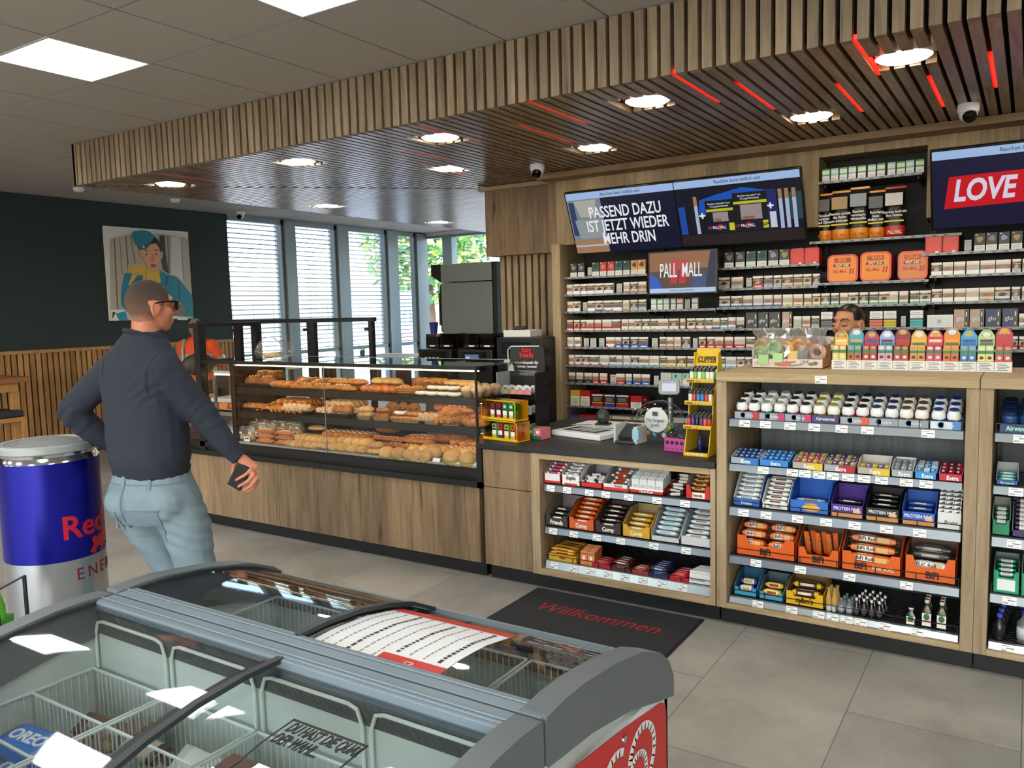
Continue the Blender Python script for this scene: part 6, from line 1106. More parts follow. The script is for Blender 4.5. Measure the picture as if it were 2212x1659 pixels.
for k, z0 in enumerate((.261, .131, .011)):
    for i in range(8): 
        x = -2.83 - .105 + i * .028; tag(MB().lathe([(.0001, -.003), (.026, -.003), (.027, .003), (.0001, .003)], mat('d3d6d4', .3), seg=18, axis='y').lathe([(.009, -.0045), (.013, -.0045), (.013, -.003)], mat('8f9698', .4), seg=14, axis='y').obj('capsule_card', None, (x, 4.50 - .02 + .03 * (i % 2), ZW + z0 + .027), (0, 0, .4), smooth=True, angle=30), f'round white capsule card on the {["top", "middle", "lowest"][k]} tier of the black stand, {nth(i)} across', 'card', 'round capsule cards')
# two stacked yellow vape dispensers
YEL = mat('d9b51a', .3); YG = glass('yellow_acrylic', (.92, .78, .25), 1.45, .0, .04)
def packlet(c1, c2): 
    b = MB(); b.box(-.0165, .0165, 0, .03, 0, .095, mat(c1, .4)); b.box(-.0165, .0165, -.0006, 0, .028, .055, mat('e8e8e4', .5)); b.box(-.0165, .0165, -.0007, 0, .055, .065, mat('1b1b1d', .5)); b.box(-.0165, .0165, -.0007, 0, 0, .028, mat(c2, .4)); b.ell((0, -.0006, .08), .010, .0015, .008, mat('d9dcd6' if c1 < '6' else '2a2a2a', .4), 10, 6); return b.mesh('vape_pack')
for k, (z0, y0, x0, cols, l) in enumerate(((ZW, 4.15, -2.77, [('7fb46a', '9fbf3a'), ('c22a34', '3a2a5a'), ('8fb83a', 'c9b83a'), ('d8642a', 'd99a7a')], 'lower'), (ZW + .128, 4.155, -2.782, [('7a1f34', '8fae3a'), ('6a1f34', 'b83a5a'), ('2f8f5a', 'c9b24a'), ('2a9a5a', 'd9a08a')], 'upper'))):
    t = thing('vape_dispenser', f'{l} of two stacked yellow acrylic vape dispensers on the worktop', 'dispenser', (x0, y0, z0), -.16, 'yellow vape dispensers')
    b = MB(); w = .29; d = .12; h = .122
    P = [(-w / 2, 0, 0), (w / 2, 0, 0), (w / 2, 0, h), (-w / 2, 0, h)]
    b.box(-w / 2, w / 2, 0, d, 0, .006, YEL); b.box(-w / 2, w / 2, d - .005, d, .006, h, YEL); b.box(-w / 2, w / 2, 0, .006, .006, .016, YEL); 
    fr = [(-w / 2 + .003, -.001, .003), (w / 2 - .003, -.001, .003), (w / 2 - .003, -.001, h - .02), (w / 2 - .02, -.001, h), (-w / 2 + .003, -.001, h)]
    b.tube(fr, .0035, YEL, 6, True); b.obj('frame', t); MB().box(-w / 2, -w / 2 + .004, 0, d, .006, h, YG).box(w / 2 - .004, w / 2, 0, d, .006, h, YG).box(-w / 2, w / 2, .01, d, h - .003, h, YG).obj('acrylic_panel', t)
    R_ = Matrix.Rotation(-.16, 3, 'Z')
    for i, (c1, c2) in enumerate(cols):
        for r in range(2): v = R_ @ Vector((-.06 + i * .052, .012 + r * .04, 0)); tag(place(packlet(c1, c2), 'vape_pack', None, (x0 + v.x, y0 + v.y, z0 + .0065), (0, 0, -.16)), f'small vape pack in the {l} yellow dispenser, {nth(i)} across, {["front", "back"][r]} row', 'vape pack', 'small vape packs in the yellow dispensers')
t = thing('mint_box', 'small green and pink striped box beside the yellow dispensers', 'box', (-2.60, 4.28, ZW), -.12); b = MB(); b.box(-.055, .0, 0, .1, 0, .07, mat('2f8f7a', .35)); b.box(0, .055, 0, .1, 0, .07, mat('d06a7a', .35)); b.box(-.057, .057, -.002, .0, 0, .022, mat('1f5f52', .35)); b.obj('carton', t, bevel=.003)
b = MB(); b.ell((-.028, -.001, .045), .012, .002, .012, mat('dfeee8', .4), 12, 6); b.ell((.028, -.001, .045), .012, .002, .012, mat('f2dfe2', .4), 12, 6); b.obj('printed_picture', t)
# open white tray with a black insert
def flat(name, lab, cat, cx, cy, w, d, rz): return thing(name, lab, cat, (cx, cy, ZW), rz)
t = flat('phone_display_tray', 'open shallow white tray with black insert lying on the worktop', 'tray', -2.36, 4.55, .38, .26, -.22)
b = MB(); b.box(-.20, .20, -.13, .13, 0, .035, mat('dfe2e4', .4)); b.obj('tray', t, bevel=.006); MB().box(-.15, .13, -.075, .085, .0352, .037, mat('1a1c1e', .3)).obj('insert', t)
b = MB()
for i in range(3): b.prism([(-.10 + i * .07, -.05, .038), (-.05 + i * .07, -.05, .038), (-.03 + i * .07, .06, .038), (-.08 + i * .07, .05, .038)], (0, 0, .002), mat('aab0b4', .3))
b.obj('sticker', t)
tag(MB().box(-.09, .09, -.06, .06, 0, .012, mat('e4e5e3', .5)).obj('paper_box', None, (-2.13, 4.72, ZW), (0, 0, -.2), bevel=.003), 'flat white paper box behind the open white tray', 'box')
tag(MB().prism([(-.25, -.12, 0), (.25, -.14, 0), (.24, .13, 0), (-.22, .12, 0)], (0, 0, .006), mat('e9e8e4', .6), cap=mat('e4e1da', .6, var=.12, scale=14)).obj('counter_mat', None, (-2.42, 5.02, ZW), (0, 0, .05)), 'white printed counter mat near the scanner', 'counter mat')
t = thing('barcode_scanner', 'dark grey hand scanner standing on the white counter mat', 'scanner', (-2.46, 4.97, ZW + .007), .2); MB().ell((0, 0, .055), .05, .04, .055, mat('2e3032', .45), 18, 12).obj('head', t, smooth=True); MB().box(-.05, .05, -.04, .05, 0, .012, mat('232527', .5)).obj('base', t, bevel=.004); MB().box(-.02, .02, -.046, -.036, .05, .08, mat('3d4144', .3)).obj('window', t)
tag(MB().tube([(-2.62, 4.62, ZW + .006), (-2.68, 4.75, ZW + .006), (-2.62, 4.88, ZW + .006), (-2.52, 4.93, ZW + .006)], .004, BLK, 8).obj('cable'), 'black cable lying on the worktop beside the counter mat', 'cable')
t = thing('payment_terminal', 'grey and white card terminal cradle in front of the glass sweet jar', 'card terminal', (-2.02, 4.43, ZW), -.1); b = MB(); b.box(-.07, .07, -.06, .09, 0, .012, mat('3a3e42', .4)); b.obj('base', t, bevel=.003)
MB().prism([(-.075, -.06, 0), (-.06, -.06, 0), (-.055, .09, 0), (-.07, .09, 0)], (0, 0, .11), mat('c3c9cc', .35)).obj('side_shield', t, bevel=.006); b = MB(); b.prism([(.055, -.05, 0), (.08, -.05, 0), (.08, .08, 0), (.06, .09, 0)], (0, 0, .10), mat('cfd4d6', .35)); b.obj('side_shield', t, bevel=.006); MB().prism([(-.05, -.04, .02), (.05, -.04, .02), (.05, .07, .085), (-.05, .07, .085)], (0, -.006, .018), mat('24282c', .35)).obj('keypad', t, bevel=.003); tag_o = MB().box(.058, .10, -.064, -.058, .03, .09, mat('8fc4dc', .4)).obj('sticker', t)
# glass globe of toys
t = thing('sweet_jar', 'tilted clear glass globe jar of small coloured toys with a round paper label', 'jar', (-1.86, 4.52, ZW)); JAR = glass('jar_glass', (.94, .96, .96), 1.45, .0, .05)
MB().ell((0, 0, .125), .155, .135, .125, JAR, 28, 18).obj('globe', t, smooth=True); MB().tube([(-.13 + .075 * math.cos(a) * .55, -.02 + .075 * math.sin(a), .185 + .075 * math.cos(a) * .9) for a in [2 * PI * i / 20 for i in range(20)]], .006, JAR, 8, True).obj('rim', t, smooth=True)
b = MB(); b.lathe([(.0001, -.141), (.072, -.128), (.074, -.127)], mat('c7ccce', .4), seg=28, axis='y', c=(.03, 0, .15)); b.obj('paper_label', t); text('The Original\nJacob', .028, mat('4c5459', .5), (.03, -.146, .135), FR, t, sx=.8); MB().box(.015, .045, -.146, -.143, .175, .2, mat('3d454a', .5)).obj('emblem', t)
TC = ['2f9a6a', '3a8ac4', 'd9c23a', 'd8503a', 'e0e0dc', '1f7a4a', 'c98a3a', '5ab0c8']
rnd = random.Random(21)
for i in range(22):
    a = rnd.uniform(0, 2 * PI); r = .085 * rnd.random() ** .5; x, y = r * math.cos(a), r * math.sin(a) * .9; zz = .035 + .05 * rnd.random() + (r / .1) ** 2 * .02
    tag(MB().ell((0, 0, 0), .018, .014, .011, mat(TC[i % 8], .3), 10, 7).obj('toy', None, (-1.86 + x, 4.52 + y, ZW + zz), (rnd.uniform(0, 3), rnd.uniform(0, 3), 0), smooth=True), f'small {["green", "blue", "yellow", "red", "white", "dark green", "amber", "turquoise"][i % 8]} toy in the glass globe jar, {["lower", "upper", "rear"][(i // 8) % 3]} one', 'toy', 'toys in the glass jar')
t = thing('lipstick_box', 'small pink display box with black round prints in front of the lighter stand', 'box', (-1.655, 4.235, ZW), -.12); MB().box(-.065, .065, 0, .06, 0, .075, mat('b0408c', .4)).obj('carton', t, bevel=.002); b = MB()
for i in range(4): b.lathe([(.0001, -.0015), (.011, -.0015), (.011, .0)], mat('17131a', .4), seg=16, axis='y', c=(-.045 + i * .03, 0, .05)); b.box(-.054 + i * .03, -.036 + i * .03, -.001, 0, .012, .018, mat('7a2a64', .4))
b.obj('printed_picture', t); b = MB(); b.tube([(-.03 + .02 * math.cos(a), .03 + .015 * math.sin(a), .085 + .01 * math.sin(2 * a)) for a in [2 * PI * i / 12 for i in range(12)]], .006, mat('1b1f1e', .3), 6, True); b.ell((.03, .03, .082), .03, .02, .015, mat('24342c', .3), 12, 8); b.obj('wrapped_item', t, smooth=True)
# customer display on a pole
t = thing('customer_display', 'small grey pole mounted customer display with a lit white screen', 'display', (-1.95, 4.92, ZW)); MB().tube([(0, 0, 0), (0, 0, .22)], .018, ALU, 14).obj('pole', t, smooth=True, angle=50); MB().tube([(0, 0, .21), (0, -.01, .25)], .01, DGREY, 8).obj('joint', t)
h_ = MB(); P = rrect(.14, .105, .025); h_.loft([[(x_ * .9, .028, z_ * .9) for x_, z_ in P], [(x_, 0, z_) for x_, z_ in P], [(x_ * .95, -.012, z_ * .95) for x_, z_ in P]], mat('8b9093', .35, .3)); o = h_.obj('housing', t, (0, -.015, .29), (math.radians(-15), 0, .25), smooth=True, angle=40)
MB().box(-.045, .045, -.0135, -.012, -.03, .032, screen('e6ecf6', 1.0)).box(-.045, .045, -.014, -.0134, .022, .03, screen('9db4dc', 1.0)).obj('lit_screen', o)
# yellow lighter stand
t = thing('lighter_stand', 'tall yellow stepped lighter stand reading CLIPPER at the edge of the worktop', 'display stand', (-1.497, 4.262, ZW), -.03); t.scale = (.80, 1, 1); CY = mat('d8b21a', .35); tiers = [(.0, -.10, .0), (.145, -.075, .02), (.275, -.055, .04), (.395, -.035, .06)]
for s in (-1, 1):
    x = s * .085; pts = [(-.11, 0), (.10, 0), (.10, .50), (.07, .555), (.045, .555), (.02, .40), (-.035, .30), (-.045, .20), (-.085, .10)]
    MB().prism([(x - .003, y_, z_) for y_, z_ in pts], (.006, 0, 0), CY).obj('side_panel', t)
MB().box(-.082, .082, .094, .10, 0, .50, mat('1a1a1c', .5)).obj('back_panel', t)
b = MB(); b.prism([(-.085, .02, .43), (.085, .02, .43), (.085, .085, .575), (-.085, .085, .575)], (0, .005, -.002), CY); b.obj('header_board', t); ang = math.atan2(.145, .065)
text('CLIPPER', .046, mat('2a2414', .5), (0, .054, .515), (ang, 0, 0), t, sx=.8, bold=.012); b = MB()
for (x0, x1, s0, s1) in ((-.062, .062, .45, .462), (-.062, .062, .64, .652), (-.062, -.058, .45, .652), (.058, .062, .45, .652)):
    q = lambda s: (.02 + .065 * s - .001, .43 + .145 * s + .0015); b.prism([(x0, *q(s0)), (x1, *q(s0)), (x1, *q(s1)), (x0, *q(s1))], (0, -.0006, .0004), mat('2a2414', .5))
b.prism([(-.07, .0275, .4525), (.0, .0275, .4525), (.0, .0345, .468), (-.07, .0345, .468)], (0, -.001, .0006), mat('ece6c8', .5)); b.obj('logo_frame', t)
SETS = [[('1b1b1d', '1b1b1d')], [('c22a2a', '141414'), ('2a2a9a', '141414'), ('1a1a1c', '101012'), ('5a2a6a', '141414'), ('b8505a', '141414')], [('d9dccf', '141414'), ('c8282c', '141414'), ('2f7fc4', '141414'), ('2f7fc4', '141414'), ('c8382c', '141414')], [('e2e6dc', '141416'), ('6fb84a', '141416'), ('e2e6dc', '141416'), ('7fc05a', '141416'), ('dfe6d8', '141416')]]
lit = {}
def lighter(c):
    if c not in lit: b = MB(); b.lathe([(.0105, 0), (.0115, .004), (.0115, .05), (.0105, .052)], mat(c, .3), seg=12); b.box(-.009, .009, -.008, .008, .052, .068, mat('121213', .35)); b.ell((0, 0, .066), .006, .009, .006, ALU, 8, 6); lit[c] = b.mesh('lighter', True, 40)
    return lit[c]
Rz = Matrix.Rotation(-.03, 3, 'Z')
for k, (z0, y0, y1) in enumerate(tiers):
    b = MB(); b.box(-.082, .082, y0, .09, z0, z0 + .005, CY if k else CY); b.box(-.098 if k else -.085, .098 if k else .085, y0 - .02, y0 - .014, z0, z0 + .022, CY); b.box(-.098 if k else -.085, .098 if k else .085, y0 - .02, y0, z0, z0 + .004, CY); b.obj('tier', t)
    if k == 0: MB().box(-.08, .08, -.112, .09, .0055, .016, mat('121214', .4)).obj('grid_insert', t); text('C L I P P E R  50%', .016, mat('e6e2da', .5), (0, y0 - .0205, .011), FR, t, bold=.02)
    if k:
        b = MB(); b.prism([(-.03, y0 - .021, z0 + .004), (-.015, y0 - .021, z0 + .004), (-.0225, y0 - .021, z0 + .018)], (0, -.0006, 0), mat('c9742a', .5)); b.prism([(-.01, y0 - .021, z0 + .004), (.005, y0 - .021, z0 + .004), (-.0025, y0 - .021, z0 + .018)], (0, -.0006, 0), mat('c9742a', .5)); b.box(-.09, -.04, y0 - .021, y0 - .02, z0 + .006, z0 + .014, mat('6a5612', .5)); b.obj('printed_strip', t)
    cols = SETS[k]; n = 6 if k else 1
    for r in range(3 if k else 1):
        for q in range(n):
            v = Rz @ Vector(((-.066 + q * .0265) * .86 if k else -.03, y0 + .012 + r * .024 if k else .02, 0)); c = cols[(q + r) % len(cols)][0] if k else '2a2a9a'
            tag(place(lighter(c), 'lighter', None, (-1.497 + v.x, 4.262 + v.y, ZW + z0 + (.006 if k else .017) + r * .006)), f'pocket lighter on the {["base", "second", "third", "top"][k]} tier of the yellow stand, {nth(q)} across, {nth(r)} row back' if k else 'single blue lighter standing on the base of the yellow stand', 'lighter', 'lighters on the yellow stand')
t = thing('price_column', 'slim black column with small labels beside the lighter stand', 'sign', (-1.60, 4.45, ZW)); MB().box(-.03, .03, 0, .02, 0, .40, mat('141417', .4)).obj('column', t); b = MB()
for i, zz in enumerate((.36, .30, .13, .06)): b.box(-.02, .02, -.001, 0, zz, zz + .03, mat(['d6d6d6', '8c2a34', 'c9c9c9', 'dcdcdc'][i], .5))
b.obj('label', t)
# ================================================================== BEHIND THE COUNTER: coffee corner
t = thing('coffee_counter', 'dark counter in the coffee corner beneath the bean machines', 'counter', (-4.5, 6.1, 0)); MB().box(-.95, .95, -.28, .35, 0, .88, DGREY).obj('cabinet', t); MB().box(-.97, .97, -.30, .37, .88, .91, BLK).obj('top', t)
for i, x in enumerate((-4.62, -4.17)):
    t = thing('coffee_machine', f'black coffee machine with bean hoppers, {["by the steel oven", "by the slatted pillar"][i]}', 'coffee machine', (x, 6.05, .912), 0, 'coffee machines'); MB().box(-.19, .19, -.18, .22, 0, .42, BLKM).obj('body', t, bevel=.006)
    for s in (-1, 1):
        hop = MB().box(-.075, .075, -.10, .10, .425, .56, glass('smoked_acrylic', (.22, .2, .19), 1.45)).box(-.076, .076, -.101, -.1, .44, .462, mat('141416', .4)).box(-.03, .03, -.1025, -.101, .444, .456, WHITE).obj('bean_hopper', t, (s * .085, 0, 0)); MB().box(-.07, .07, -.095, .095, .43, .53, mat('2a1a12', .6, var=.4, scale=90)).obj('coffee_beans', hop)
    MB().box(-.12, .12, -.20, -.18, .24, .40, mat('0c0c0e', .2)).obj('control_panel', t); b = MB()
    if i == 0:
        for r in range(2):
            for q in range(4): b.box(-.10 + q * .045, -.075 + q * .045, -.2015, -.20, .27 + r * .05, .30 + r * .05, mat('c2c6c8', .5))
    else: b.box(-.09, .06, -.2015, -.20, .26, .38, screen('6a8ab0', .7)); b.box(-.08, -.04, -.203, -.2015, .27, .36, screen('e6e6e2', .8))
    b.obj('buttons' if i == 0 else 'lit_screen', t)
tag(MB().lathe([(.03, 0), (.043, .105), (.045, .108), (.041, .108), (.029, .004)], mat('1f2f74', .5), seg=20).obj('paper_cup', None, (-4.72, 6.0, 1.473), smooth=True, angle=40), 'dark blue paper cup on top of a coffee bean hopper', 'cup')
t = thing('milk_fridge', 'big black appliance with a slim display beside the slatted pillar', 'appliance', (-3.70, 6.0, 0)); MB().box(-.25, .22, -.10, .38, .0, 1.44, mat('0d0d10', .3)).obj('body', t, bevel=.006); MB().box(-.2, .1, -.103, -.1, 1.30, 1.40, mat('0a1420', .15)).obj('window', t); MB().box(-.12, .02, -.106, -.103, 1.335, 1.365, screen('5a7098', .5)).obj('lit_screen', t)
t = thing('white_box', 'flat white box with a black gadget on top of the black appliance', 'box', (-3.80, 6.08, 1.441)); MB().box(-.14, .14, -.08, .12, 0, .06, mat('e2e4e4', .5)).obj('carton', t, bevel=.003); MB().tube([(-.07, -.03, .075), (.04, .01, .075)], .018, BLK, 10).obj('gadget', t, smooth=True)
t = thing('office_chair', 'black office chair back standing behind the worktop by the oak end panel', 'chair', (-3.34, 5.62, 0), 1.25); b = MB(); b.loft([[(x_ * s + dx, y_, z_) for x_, y_ in [(-.2, 0), (-.1, -.02), (.1, -.02), (.2, 0), (.1, .04), (-.1, .04)]] for s, dx, z_ in ((.7, 0, .62), (1, 0, .72), (1, .02, .95), (.75, .04, 1.08))], mat('1b1c1e', .8)); b.obj('backrest', t, (0, .2, 0), smooth=True, angle=60); MB().lathe([(.0001, .46), (.22, .46), (.23, .49), (.21, .53), (.0001, .54)], mat('1b1c1e', .8), seg=20).obj('seat', t, smooth=True); MB().tube([(0, 0, .05), (0, 0, .46)], .03, DGREY, 10).tube([(0, .18, .5), (0, .21, .65)], .02, DGREY, 8).obj('column', t); b = MB()
for i in range(5): a = i * 2 * PI / 5; b.tube([(0, 0, .08), (.28 * math.cos(a), .28 * math.sin(a), .03)], .02, BLK, 6); b.ell((.28 * math.cos(a), .28 * math.sin(a), .025), .025, .025, .025, BLK, 8, 6)
b.obj('base', t)
t = thing('oven', 'tall brushed steel convection oven with black hood beyond the bakery counter', 'oven', (-5.80, 8.3, 0)); MB().box(-.36, .40, -.3, .5, 1.40, 2.02, STEEL).obj('body', t, bevel=.004); MB().box(-.36, .40, -.3, .5, 2.03, 2.25, STEEL).obj('top_box', t, bevel=.004)
MB().prism([(-.36, -.31, 2.03), (-.36, -.31, 2.25), (-.50, -.31, 2.25), (-.50, -.31, 2.12)], (0, .8, 0), mat('15171a', .4)).obj('hood', t); MB().box(-.375, -.36, -.3, .48, 1.42, 2.0, mat('20242a', .15)).obj('door', t); MB().tube([(-.41, -.27, 1.5), (-.41, -.27, 1.9)], .014, BLK, 8).obj('handle', t); MB().box(.405, .46, -.28, .48, 1.35, 2.25, mat('121416', .5)).obj('rear_panel', t); MB().box(-.38, .42, -.32, .5, 0, 1.39, DGREY).obj('stand', t)
# ================================================================== FLOOR THINGS
t = thing('door_mat', 'dark grey floor mat with red Willkommen lettering in front of the sweets counter', 'mat', (-1.945, 3.68, 0)); MB().box(-.508, .508, -.42, .37, .001, .010, mat('2b2c30', .95, var=.35, scale=400, bump=.4)).obj('carpet', t); MB().box(-.52, .52, -.432, .382, 0, .007, mat('18181a', .8)).obj('rubber_edge', t)
text('Willkommen', .155, mat('9c1f26', .95), (.0, .12, .0102), (0, 0, 0), t, shear=.25, sx=.92, bold=.004)
def face_mat(h): return mat(h, .5, var=.08, scale=30)
def remeshed(b, voxel, it=4, fn=None, smooth=True):
    me = b.mesh('body'); o = bpy.data.objects.new('tmp_shape', me); COL.objects.link(o)
    m = o.modifiers.new('r', 'REMESH'); m.mode = 'VOXEL'; m.voxel_size = voxel; s = o.modifiers.new('s', 'SMOOTH'); s.factor = .5; s.iterations = it
    bpy.context.view_layer.update(); dg = bpy.context.evaluated_depsgraph_get(); out = bpy.data.meshes.new_from_object(o.evaluated_get(dg)); bpy.data.objects.remove(o)
    out.materials.clear()
    for q in b.mats: out.materials.append(q)
    out.polygons.foreach_set('material_index', [0] * len(out.polygons))
    if fn:
        nr = [v.normal.copy() for v in out.vertices]
        for v, n in zip(out.vertices, nr): v.co = v.co + n * fn(v.co)
    out.polygons.foreach_set('use_smooth', [True] * len(out.polygons)); out.update(); return out
def limb(b, pts, rs, m, seg=14):
    # overlapping tapered tubes and balls
    for i in range(len(pts) - 1):
        b.tube([pts[i], (Vector(pts[i]) + Vector(pts[i + 1])) / 2, pts[i + 1]], [rs[i], (rs[i] + rs[i + 1]) / 2, rs[i + 1]], m, seg)
    for p, r in zip(pts, rs): b.ell(p, r, r, r, m, 14, 10)
def ering(c, ax, ay, ang, n=20, sq=.85):
    out = []
    for q in range(n):
        a = 2 * PI * q / n; x = math.copysign(abs(math.cos(a)) ** sq, math.cos(a)) * ax; y = math.copysign(abs(math.sin(a)) ** sq, math.sin(a)) * ay
        out.append((c[0] + x * math.cos(ang) - y * math.sin(ang), c[1] + x * math.sin(ang) + y * math.cos(ang), c[2]))
    return out
def head_shape(b, c, ang, m, s=1.0):
    # face looks along +y of its own frame, turned by ang about z
    R = Matrix.Rotation(ang, 3, 'Z'); P = lambda x, y, z: Vector(c) + R @ Vector((x * s, y * s, z * s))
    E = lambda x, y, z, rx, ry, rz, rot=None: b.ell(P(x, y, z), rx * s, ry * s, rz * s, m, 20, 14, R @ rot if rot else R)
    E(0, -.012, .022, .075, .097, .095); E(0, .028, -.035, .062, .062, .080); E(0, .045, -.082, .040, .040, .034); E(0, .060, -.095, .022, .022, .018)
    E(.03, .05, -.03, .034, .036, .030); E(-.03, .05, -.03, .034, .036, .030); E(0, .072, .030, .050, .020, .022)
    b.tube([P(0, .088, .010), P(0, .108, -.022), P(0, .098, -.036)], [.010 * s, .0145 * s, .013 * s], m, 10); E(.012, .095, -.034, .010, .010, .008); E(-.012, .095, -.034, .010, .010, .008); E(0, .086, -.062, .024, .014, .007); E(0, .084, -.072, .020, .013, .008)
    for sg in (-1, 1): E(sg * .078, -.012, -.012, .008, .020, .033, Matrix.Rotation(-.2 * sg, 3, 'Z')); b.tube([P(sg * (.078 + .006 * math.sin(a)), -.014 - .022 * math.sin(a) * .9, -.012 + .034 * math.cos(a)) for a in [PI * i / 9 for i in range(10)]], .006 * s, m, 8)
    b.tube([P(0, -.025, -.04), P(0, -.03, -.12), P(0, -.035, -.19)], [.058 * s, .060 * s, .072 * s], m, 18)
    return P, R
def hair_cap(P_mesh, c, ang, m, keep, s=1.0, k=1.03, name='hair', parent=None, off=0.003):
    # hair: the scalp part of the head surface lifted off the skin
    bm = bmesh.new(); bm.from_mesh(P_mesh); Ri = Matrix.Rotation(-ang, 3, 'Z')
    dele = [f for f in bm.faces if not keep(*[q / s for q in (Ri @ (f.calc_center_median() - Vector(c)))])]
    bmesh.ops.delete(bm, geom=dele, context='FACES'); bm.normal_update()
    for v in bm.verts: v.co += v.normal * off
    me = bpy.data.meshes.new(name); bm.to_mesh(me); bm.free(); me.materials.clear(); me.materials.append(m); me.polygons.foreach_set('material_index', [0] * len(me.polygons)); me.polygons.foreach_set('use_smooth', [True] * len(me.polygons))
    return place(me, name, parent)
# ------------------------------------------------------------------ the customer
SKIN = mat('b9765a', .5, var=.12, scale=20); FAB = mat('222936', .9, var=.16, scale=300, bump=.12); JEAN = mat('71848f', .85, var=.14, scale=9, bump=.06); RIB = mat('1e2430', .92, var=.2, scale=500, bump=.2)
man = thing('person', 'person seen from behind in a navy sweatshirt and pale jeans holding a black phone', 'person', (-3.536, 2.282, 0), .57194)
b = MB(); b.mi(SKIN); HC = (.040, .0, 1.748); HA = -math.radians(42)
HP, HR = head_shape(b, HC, HA, SKIN, 1.06)
b.loft([ering((-.02, .0, z), ax, ay, -.40) for z, ax, ay in ((.86, .16, .11), (1.0, .155, .10), (1.15, .15, .10), (1.35, .175, .11), (1.47, .17, .09), (1.53, .11, .07))], SKIN)
limb(b, [(-.15, .06, 1.46), (-.385, .03, 1.27), (-.25, .13, 1.09), (-.21, .17, 1.03)], [.06, .042, .032, .035], SKIN); limb(b, [(.10, -.06, 1.45), (.255, -.01, 1.235), (.405, .0, 1.035)], [.06, .044, .031], SKIN)
limb(b, [(-.1, .03, .88), (.0, .08, .50), (.11, .10, .10)], [.085, .055, .042], SKIN); limb(b, [(.08, -.02, .88), (.18, -.02, .50), (.23, -.08, .10)], [.085, .055, .042], SKIN)
b.loft([ering(c, ax, ay, .3) for c, ax, ay in (((.410, .0, 1.03), .030, .024), ((.438, .002, 1.00), .036, .020), ((.462, .004, .975), .040, .018), ((.475, .004, .955), .036, .014))], SKIN)
FG = [[(.455, .0, .965), (.475, -.020, .955), (.452, -.036, .935), (.405, -.031, .911)], [(.468, .0, .955), (.490, -.024, .935), (.466, -.040, .907), (.417, -.033, .880)], [(.480, .004, .944), (.502, -.018, .915), (.480, -.034, .884), (.438, -.030, .860)], [(.484, .012, .930), (.502, -.006, .898), (.486, -.022, .868), (.454, -.022, .850)]]
for f in FG: limb(b, f, [.0105, .0100, .0092, .0078], SKIN, 10)
limb(b, [(.405, .010, 1.015), (.383, .018, .975), (.374, .016, .935)], [.014, .0115, .0095], SKIN, 10)
body = remeshed(b, .0055, 2); place(body, 'body', man)
for f in FG: pass
HAIRS = mat('6b5245', .92, var=.16, scale=220, bump=.4); HAIRM = HAIRS
nt = HAIRS.node_tree; pr = nt.nodes['Principled BSDF']; tcn = nt.nodes.new('ShaderNodeTexCoord'); sx_ = nt.nodes.new('ShaderNodeSeparateXYZ'); nz = nt.nodes.new('ShaderNodeTexNoise'); nz.inputs['Scale'].default_value = 38; nt.links.new(tcn.outputs['Object'], sx_.inputs[0]); nt.links.new(tcn.outputs['Object'], nz.inputs['Vector'])
ma = nt.nodes.new('ShaderNodeMath'); ma.operation = 'MULTIPLY_ADD'; ma.inputs[1].default_value = .05; nt.links.new(nz.outputs['Fac'], ma.inputs[0]); nt.links.new(sx_.outputs[2], ma.inputs[2])
mr = nt.nodes.new('ShaderNodeMapRange'); mr.inputs['From Min'].default_value = 1.705; mr.inputs['From Max'].default_value = 1.885; nt.links.new(ma.outputs[0], mr.inputs['Value']); cr = nt.nodes.new('ShaderNodeValToRGB'); e = cr.color_ramp.elements; e[0].color = lin('94654f'); e[0].position = .02; e[1].color = lin('352b26'); e[1].position = .95
for ps, c in ((.20, '6f5245'), (.42, '584439'), (.66, '44372f')): x = e.new(ps); x.color = lin(c)
nt.links.new(mr.outputs[0], cr.inputs[0]); nt.links.new(cr.outputs[0], pr.inputs['Base Color'])
hair_cap(body, HC, HA, HAIRS, lambda x, y, z: (y < .058 + .2 * (z - .03)) and z > (-.066 if y < -.02 else .004 if y < .03 else .025) and not (abs(x) > .070 and -.045 < y < .025 and z < .026), 1.06, name='short_hair', parent=man, off=.0018)
# sunglasses
b = MB(); GL = mat('0b0b0c', .15)
for sg in (-1, 1): b.tube([HP(sg * .080, -.035, .004), HP(sg * .083, .0, .016), HP(sg * .080, .045, .020), HP(sg * .074, .092, .018)], [.003, .0035, .004, .005], GL, 8)
b.tube([HP(-.074, .092, .018), HP(0, .108, .022), HP(.074, .092, .018)], .004, GL, 8)
for sg in (-1, 1): b.ell(HP(sg * .038, .100, .002), .034, .010, .024, GL, 16, 10, HR @ Matrix.Rotation(-.25 * sg, 3, 'Z'))
b.obj('sunglasses', man, smooth=True)
# sweatshirt
def cloth(amp, sx, sy, sz, seed):
    def f(p): 
        v = Vector((p.x * sx + seed, p.y * sy, p.z * sz)); return amp * (noise.noise(v) + .5 * noise.noise(v * 2.1))
    return f
b = MB(); b.mi(FAB); A0 = -.40
b.loft([ering(c, ax, ay, A0) for c, ax, ay in (((-.015, .01, .975), .190, .135), ((-.018, .01, 1.03), .207, .150), ((-.020, .01, 1.13), .212, .150), ((-.022, .01, 1.26), .205, .143), ((-.025, .01, 1.38), .205, .138), ((-.030, .008, 1.47), .210, .122), ((-.026, .005, 1.53), .190, .105), ((-.015, .0, 1.575), .140, .094), ((-.002, -.002, 1.612), .100, .086), ((.006, -.004, 1.640), .084, .076))], FAB)
limb(b, [(-.155, .07, 1.475), (-.235, .065, 1.41), (-.345, .04, 1.305), (-.385, .03, 1.25), (-.315, .08, 1.15), (-.245, .13, 1.08)], [.083, .078, .070, .068, .060, .05], FAB, 16)
